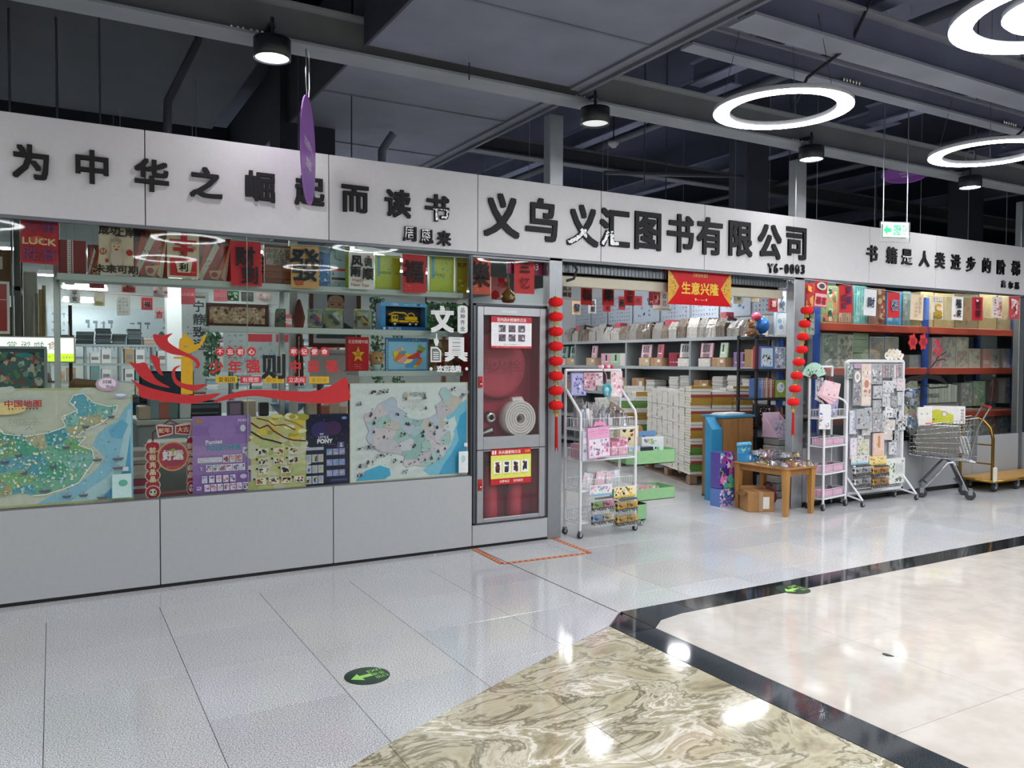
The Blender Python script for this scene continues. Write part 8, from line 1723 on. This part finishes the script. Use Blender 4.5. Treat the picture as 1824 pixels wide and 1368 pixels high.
# white column, scroll, portrait and map board
m = MB(); v = oy(311, 600, 6.0); m.bbox((v.x-.10, 6.0, 0), (v.x+.10, 6.2, 4.75), '#dfe4e2', .006); struct('pillar', m, 'painted')
m = MB(); v = oy(524, 600, .95); m.bbox((v.x-.035, .95, 0), (v.x+.03, 1.0, 2.6), '#d4dad8', .004); struct('pillar', m, 'painted')
t = thing('calligraphy_scroll','tall grey calligraphy scroll hanging beyond the winged pillar sticker','scroll',(0,0,0)); X,Z,w_,h_ = seg_place(324,366,528,700,3.4); t.location = (X,3.4,Z)
p = Print(w_,h_,'#b4bcbc',.003); p.txt('宁静致远',.72,.3,.12,'#2f3638',.02,vert=True); p.marks(.2,.3,.45,.62,9,2,'#5a6466',3); p.build('scroll_sheet','paper',t); m = MB(); m.tube([(-w_/2,0,h_),(w_/2,0,h_)],.015,'#7a6a58',8); m.tube([(-w_/2,0,0),(w_/2,0,0)],.015,'#7a6a58',8); m.tube([(0,0,h_),(0,0,4.75-Z)],.003,'#c8c8c8',4); m.build('scroll_rod','wood',t)
def garland(px, y0, y1, Y, label, seed):
    a = oy(px,y0,Y); b = oy(px,y1,Y); q = random.Random(seed); m = MB()
    m.tube([a+Vector((0,0,.0)), b], .006, '#3a5a38', 5)
    for k in range(260):
        f = q.random(); c = a.lerp(b,f)+Vector((q.uniform(-.07,.07),q.uniform(-.05,.05),0)); r = q.uniform(.015,.032); an = q.uniform(0,6)
        u = Vector((math.cos(an),q.uniform(-.5,.5),math.sin(an)))*r; v2 = Vector((-math.sin(an),q.uniform(-.5,.5),math.cos(an)))*r*.5
        m.add([c-u,c-v2,c+u,c+v2],[(0,1,2,3)],q.choice(['#3f6a48','#2f5236','#5a8a5a','#4a7a68']))
    tag(m.build('hanging_garland','paper'),label,'garland','green leaf garlands inside the shop',  'stuff')
garland(377, 560, 668, 2.6, 'dark green leaf garland hanging under the framed carving', 3); garland(672, 528, 700, 2.2, 'green leaf garland hanging behind the toy truck box', 4); garland(708, 560, 690, 2.4, 'green leaf garland hanging behind the spiral map', 5)
m = MB(); a = oy(410,540,2.7)
t = thing('map_board','grey notice board with a faded map and two red strips','notice board',(0,0,0)); X,Z,w_,h_ = seg_place(398,517,576,662,2.8); t.location=(X,2.8,Z)
p = Print(w_,h_,'#b8c4c2',.012); p.rect(.36,.22,.72,.38,'#c8444c'); p.rect(.78,.22,1,.38,'#c8444c'); p.art(.3,.4,.85,.85,['#8ab0b8','#b8c8a8','#a0b8c8','#c8d0b8','#7aa0a8'],24,6,.2); p.marks(.05,.1,.3,.9,7,3,'#8a9a98',3); p.rect(.36,.02,.6,.16,'#6ab0c8'); p.rect(.28,.02,.36,.16,'#8ab06a'); p.build('board_face','paper',t)
m = MB(); m.tube([(-w_*.4,.02,-Z),(-w_*.4,.02,h_)],.02,'#9aa4a2',6); m.tube([(w_*.4,.02,-Z),(w_*.4,.02,h_)],.02,'#9aa4a2',6); m.build('board_stand','metal',t)
m = MB(); t = thing('portrait_picture','brown-framed portrait of a person in a grey-blue jacket behind the toy packs','portrait',(0,0,0)); X,Z,w_,h_ = seg_place(550,642,508,619,1.25); t.location=(X,1.25,Z)
fw_ = .035; m = MB()
for q_ in (((-w_/2,0),(w_/2,fw_)),((-w_/2,h_-fw_),(w_/2,h_)),((-w_/2,fw_),(-w_/2+fw_,h_-fw_)),((w_/2-fw_,fw_),(w_/2,h_-fw_))): m.bbox((q_[0][0],-.02,q_[0][1]),(q_[1][0],.02,q_[1][1]),'#5a3028',.004)
m.build('frame','gloss',t); m = MB(); m.tube([(-w_*.3,.015,-Z),(-w_*.3,.015,0)],.02,'#6a3a30',6); m.tube([(w_*.3,.015,-Z),(w_*.3,.015,0)],.02,'#6a3a30',6); m.tube([(-w_*.3,.02,-Z+.02),(-w_*.3,.3,-Z+.02)],.02,'#6a3a30',6); m.build('easel_leg','wood',t)
p = Print(w_-.06,h_-.06,'#b8c4d4',.006); p.rect(0,.9,1,1,'#dfe4e6'); p.poly([(.08,.9),(.14,.72),(.3,.62),(.42,.58),(.62,.58),(.74,.62),(.92,.72),(.98,.9)],'#3f4e5c'); p.poly([(.42,.52),(.62,.52),(.64,.6),(.52,.66),(.40,.6)],'#b08a70'); p.poly([(.40,.59),(.52,.68),(.46,.70),(.36,.62)],'#4a5a68'); p.poly([(.64,.59),(.52,.68),(.58,.70),(.68,.62)],'#4a5a68')
p.poly(bez([(.36,.2),(.37,.38),(.42,.5),(.52,.56),(.62,.5),(.67,.38),(.68,.2),(.52,.12)],4),'#c49a7e'); p.poly(bez([(.34,.26),(.33,.12),(.42,.06),(.52,.07),(.64,.06),(.71,.14),(.70,.26),(.66,.16),(.52,.12),(.38,.16)],3),'#2a2624')
for u in (.44,.6): p.ell(u,.29,.035,.012,'#3a2c26'); p.line([(u-.05,.255),(u+.05,.25)],.008,'#3a2c26')
p.poly([(.52,.3),(.555,.39),(.49,.39)],'#b08468'); p.rect(.46,.445,.58,.455,'#9a4a42'); p.ell(.355,.33,.02,.04,'#b88e72'); p.ell(.69,.33,.02,.04,'#b88e72'); p.build('portrait_print','paper',t,(0,0,.03))
t = thing('ink_sheet','white paper sheet with ink chain drawing and small writing beneath the portrait','paper sheet',(0,0,0)); X,Z,w_,h_ = seg_place(552,640,623,684,1.22); t.location=(X,1.22,Z); p = Print(w_,h_,'#dce0e0',.003)
for k in range(5): p.ell(.42+.07*k,.13,.03,.03,'#2a2a2a'); p.ell(.42+.07*k,.13,.018,.018,'#dce0e0')
p.marks(.5,.45,.98,.7,2,6,'#3a3a3a',3); p.build('sheet','paper',t)
m = MB(); m.lathe([(0,-.0),(.012,.02),(.035,.08),(.05,.16),(.03,.24),(.012,.30),(0,.31)],'#8a4a40',(0,0,.12),10); 
for k in range(8): m.tube([(.02*math.cos(k),.02*math.sin(k),.14),(.03*math.cos(k),.03*math.sin(k),-.28)],.006,'#7a4a3a',4)
v = oy(533,600,.90); tag(m.build('hanging_knot','cloth',None,(v.x,.90,v.z-.12)),'reddish-brown knotted ornament hanging beside the upright','ornament')
m = MB()
# counter, printer and desk things behind the slogan
t = thing('reception_desk','long pale desk behind the posters covered with office clutter','desk',(oy(240,700,1.6).x,1.5,0)); DL = oy(640,700,1.6).x-t.location.x
m = MB(); m.bbox((0,0,.96),(DL,.7,1.0),'#c8cecb',.005); m.build('desktop','painted',t); m = MB(); m.bbox((.02,.06,0),(DL-.02,.10,.96),'#a8b0ad',.004); m.build('front_panel','painted',t)
for x in (.03, DL-.07): m = MB(); m.bbox((x,.1,0),(x+.04,.68,.96),'#98a09d',.003); m.build('side_panel','painted',t)
DZ = 1.0015
def desk_item(px, w_, d_, h_, col, label, name, cat, draw=None, Y=1.6, mat='plastic'):
    v = oy(px, 700, Y); m = MB(); m.bbox((-w_/2,0,0),(w_/2,d_,h_),col,.008)
    if draw: draw(m)
    return tag(m.build(name,mat,None,(v.x,Y,DZ)),label,cat,'things on the reception desk')
desk_item(364,.28,.3,.13,'#24282c','black office printer on the reception desk','printer','printer',lambda m:(m.bbox((-.11,-.06,.03),(.11,0,.045),'#3a4044',.002),m.box((-.12,-.001,.08),(.12,0,.11),'#5a6a78'),m.bbox((-.12,.05,.13),(.12,.25,.15),'#1a1c20',.006)))
desk_item(419,.13,.05,.14,'#6a5a78','violet-framed standing box beside the printer','framed_box','box',lambda m:m.box((-.045,-.001,.02),(.045,0,.12),'#a890a8'))
desk_item(471,.08,.08,.12,'#1c1e20','small black box on the reception desk','black_box','box')
m = MB(); m.lathe([(0,0),(.07,.0),(.13,.05),(.16,.10),(.155,.10),(.12,.055),(0,.02)],'#6a8aa0',n=24); v = oy(515,720,1.7); tag(m.build('glass_bowl','gloss',None,(v.x,1.75,DZ)),'wide blue-grey bowl on the reception desk','bowl','things on the reception desk')
q = random.Random(77)
for k, px in enumerate((258,275,292,308,330,446,560,578,596,612)): desk_item(px,q.uniform(.07,.11),.2,q.uniform(.06,.22),q.choice(['#d8dcda','#c8b8a0','#8aa0a8','#e4e4e0','#b86a5a','#6a8a80']),'%s small carton along the reception desk' % ordw(k),'small_carton','box',Y=1.55)
# monitor and chair
t = thing('monitor','dark computer monitor on the reception desk beyond the pillar sticker','monitor',(oy(300,690,1.8).x,1.9,DZ)); m = MB(); m.bbox((-.22,0,.12),(.22,.03,.40),'#2a3036',.005); m.box((-.2,-.001,.14),(.2,0,.38),'#3f5560'); m.build('screen','gloss',t); m = MB(); m.bbox((-.1,-.06,0),(.1,.12,.012),'#2a2e32',.004); m.bbox((-.02,.03,.01),(.02,.05,.25),'#2a2e32',.004); m.build('stand','plastic',t)
def chair(px, Y, label, col):
    v = oy(px, 680, Y); t = thing('office_chair', label, 'chair', (v.x, Y, 0)); m = MB(); m.bbox((-.24,-.22,.46),(.24,.24,.53),col,.03); m.build('seat','cloth',t); m = MB(); m.bbox((-.22,-.27,.62),(.22,-.21,1.12),col,.03); m.build('backrest','cloth',t); m = MB(); m.tube([(0,0,.08),(0,0,.46)],.025,'#3a3c40',8); m.tube([(0,-.2,.50),(0,-.26,.55),(0,-.25,.7)],.02,'#3a3c40',6); m.build('column','metal',t)
    for k in range(5): a = 2*PI*k/5; m = MB(); m.tube([(0,0,.10),(.28*math.cos(a),.28*math.sin(a),.06)],.018,'#2a2c30',6); m.lathe([(0,-.012),(.03,-.012),(.03,.012),(0,.012)],'#1c1c1e',(.28*math.cos(a),.28*math.sin(a),.03),10,ax='y'); m.build('leg','plastic',t)
chair(140, 3.2, 'dark green-grey office chair deeper inside, nearest the painting', '#2f3a3c'); chair(205, 4.0, 'second dark office chair behind the round violet sticker', '#343c40'); chair(255, 2.9, 'dark office chair by the desk end', '#28303a')
# left end: painting, sign reflection, cartons, rolls
CB = thing('low_cabinet','grey low cabinet under the village painting behind the big map','cabinet',(-.98,.52,0)); m = MB(); m.bbox((0,0,0),(1.0,.45,1.235),'#7f8886',.006); m.build('cabinet_body','painted',CB)
for k in range(3): m = MB(); m.bbox((.01+.33*k,-.018,.02),(.325+.33*k,0,1.22),'#8f9896',.004); d = m.build('door','painted',CB); h = MB(); h.bbox((.28+.33*k,-.03,.6),(.295+.33*k,-.018,.72),'#c8cccc',.002); h.build('handle','metal',d)
t = thing('village_painting','framed colourful village painting leaning on the low cabinet','painting',(0,0,0)); X,Z,w_,h_ = seg_place(-20,81,618,683,.60); t.location=(X,.60,1.2365); h_ += Z-1.2365
p = Print(w_,h_,'#5a7a7a',.02); p.rect(0,.02,1,.2,'#4a5a60'); p.art(.0,.1,1,.95,['#4a8a88','#c88a80','#e0c8a8','#3a5a5a','#8ab0a0','#b05a50','#2f4a4a','#d8d8c8','#6a9a6a'],110,8,.1); p.ell(.62,.16,.16,.05,'#3f9a98'); p.build('canvas','paper',t)
m = MB()
for q_ in (((-w_/2-.01,-.0),(w_/2+.01,.014)),((-w_/2-.01,h_-.012),(w_/2+.01,h_+.004)),((w_/2-.008,.014),(w_/2+.012,h_-.012))): m.bbox((q_[0][0],-.014,q_[0][1]),(q_[1][0],-.003,q_[1][1]),'#a8b0b0',.002)
m.build('frame','painted',t)
t = thing('sign_reflection','white and lime sign reflection with faint mirrored characters, modelled as a glowing box','sign reflection',(0,0,0)); X,Z,w_,h_ = seg_place(-6,134,599,646,.98); t.location=(X,.98,Z)  # glowing box stands in for a sign mirrored in the window glass
m = MB(); m.bbox((-w_/2,0,0),(w_/2,.05,h_),'#c8ccc8',.004); m.build('reflection_box','plastic',t); m = MB(); m.box((-w_/2+.01,-.003,h_*.35),(w_/2-.01,0,h_-.01),'#ffffff'); m.build('white_panel','glow_sign_reflection',t); m = MB(); m.box((-w_/2+.01,-.004,.01),(w_/2-.01,0,h_*.35),'#ffffff'); m.build('lime_panel','glow_lime',t)
p = Print(w_,h_); p.y = -.005
for i, ch in enumerate('食物饭堂'): p.txt(ch,.70-.17*i,.35,.34,'#c85a70' if i == 0 else '#9a9aa0',.0,sx=-1)
for f in range(len(p.F)): p.F[f].reverse()
p.marks(.02,.72,.98,.9,1,26,'#f4fff0',3); p.build('lettering','paper',t); m = MB(); m.tube([(-w_*.3,.04,h_),(-w_*.3,.04,4.75-Z)],.008,'#8a8e90',5); m.tube([(w_*.3,.04,h_),(w_*.3,.04,4.75-Z)],.008,'#8a8e90',5); m.build('hanging_rod','metal',t)
m = MB(); v = oy(41,600,1.3); m.lathe([(0,0),(.05,.0),(.058,.03),(.045,.05),(0,.06)],'#c8a8a0',(0,0,0),14)
t = thing('straw_cap','brown and grey checked cap on a hanger before the sign reflection','cap',(oy(66,630,.9).x,.80,1.2365)); m = MB(); m.tube([(0,0,0),(0,0,.10)],.01,'#5a5048',6); m.lathe([(0,0),(.05,0),(.05,.008),(0,.01)],'#5a5048',n=12); m.build('hat_stand','wood',t); m = MB(); m.lathe([(.085,.10),(.09,.115),(.075,.16),(.04,.185),(0,.19)],'#8a7a68',n=18); m.lathe([(.088,.108),(.13,.10),(.088,.104)],'#4a4a40',(.02,-.02,0),18); m.build('cap_crown','cloth',t)
m = MB(); m.bbox((-.11,-.05,0),(.11,.05,.36),'#8a6f50',.03); m.bbox((-.09,-.056,.02),(.09,-.03,.33),'#7a6044',.02); tag(m.build('brown_bag','cloth',None,(oy(103,690,.60).x+.14,.62,1.0),0,(0,.12,0)),'crumpled brown cloth roll hanging over the cabinet end','bag')
q = random.Random(5)
T3 = thing('brown_carton_rack','dark metal rack of brown cartons at the far edge of the window','rack',(-1.85,1.05,0))
for x in (0,1.62):
    for y in (0,.5): m = MB(); m.bbox((x,y,0),(x+.04,y+.04,2.5),'#5a605c',.003); m.build('post','painted',T3)
for z in (1.55,2.02): m = MB(); m.bbox((0,0,z-.04),(1.66,.54,z),'#6a706c',.003); m.build('shelf_board','painted',T3)
k = 0
for z in (1.551,2.021):
    for x in (.2,.6,1.0,1.4):
        h_ = q.uniform(.24,.36); o = inst('carton', carton_mesh(.36,.40,h_,q.choice(['#8a6a48','#7a5c3e','#96754f'])), None, (-1.85+x+.02,1.10,z)); tag(o,'%s brown carton on the dark rack at the window edge' % ordw(k),'carton','brown cartons on the dark rack'); k += 1
t = thing('red_framed_picture','white-framed dark red picture cut by the photo edge','picture',(0,0,0)); X,Z,w_,h_ = seg_place(-60,17,500,594,.68); t.location=(X,.68,Z); p = Print(w_,h_,'#e4e4e0',.02); p.rect(.06,.05,.94,.95,'#a83a34'); p.line([(.06,.35),(.94,.35)],.01,'#e0dcd8'); p.build('picture_face','gloss',t); m = MB(); m.box((-.02,.02,h_-.04),(.02,.06,h_-.02),'#8a8e90'); m.build('hook','metal',t)
m = MB(); v = oy(53,550,1.05); m.bbox((v.x-.045,1.35,0),(v.x+.045,1.42,2.15),'#b4bcb4',.004); struct('pillar', m, 'painted')
for k, (px, c) in enumerate(((64,'#c8ccd0'),(69,'#a89878'),(76,'#b0a070'),(82,'#9a8a60'))): v = oy(px,600,1.2); m = MB(); m.tube([(0,0,0),(.01,.05,1.95+.03*k)],.012,c,10); tag(m.build('paper_roll','paper',None,(v.x-.02,1.15,0)),'%s tall paper roll standing behind the sign reflection' % ordw(k),'paper roll','tall paper rolls behind the light sign')
# low down between the maps
m = MB(); q = random.Random(9); v = oy(262,880,.30)
for k in range(9):
    z = .0+k*.098; c = ['#c8c4c4','#b8487a','#d8d4d4','#a8a4a4','#c05a88'][k % 5]; m = MB(); m.bbox((-.12,0,0),(.12,.26,.094),c,.004); m.box((-.12,-.001,.03),(.12,0,.05),'#e8e4e8'); tag(m.build('goods_box','board',None,(v.x-.10+.012*(k % 2),.30,z)),'%s pink or grey box from the floor in the pile by the big map' % ordw(k),'box','pile of pink and grey boxes by the big map')
t = thing('side_desk','small white desk behind the paper arch display','desk',(oy(318,880,.55).x-.05,.55,0)); m = MB(); m.bbox((-.2,0,.72),(.35,.5,.75),'#c8cecb',.004); m.build('desktop','painted',t)
for x in (-.19,.32): m = MB(); m.bbox((x,.02,0),(x+.02,.48,.72),'#b8c0bc',.002); m.build('side_panel','painted',t)
m = MB()
for k in range(12): m.bbox((-.15+q.uniform(-.02,.02),.05,.0+k*.012),(.12+q.uniform(-.02,.02),.38,.0105+k*.012),q.choice(['#d8dad8','#c4c8c6','#b0b4b4']),.001)
tag(m.build('paper_ream_pile','paper',None,(t.location.x+.02,.57,.7515)),'pile of loose paper on the small white desk','paper pile','papers behind the arch','stuff')
m = MB(); m.tube([(0,0,0),(.0,0,1.9)],.014,'#4a3a2c',6); v = oy(126,600,1.1); m.lathe([(0,0),(.12,0),(.12,.02),(0,.03)],'#4a3a2c',n=14); tag(m.build('coat_stand','wood',None,(v.x,1.2,0)),'dark brown stand pole behind the top shelf start','stand')
t = thing('pink_charm','small pink round charm hanging on the dark pole','charm',(oy(123,608,1.1).x,1.13,oy(123,608,1.1).z)); m = MB(); m.lathe([(0,-.04),(.035,-.025),(.04,0),(.03,.03),(0,.04)],'#d85a80',n=14); m.tube([(0,0,.03),(0,.05,.12)],.003,'#e8e8e8',4); m.build('charm_body','gloss',t)
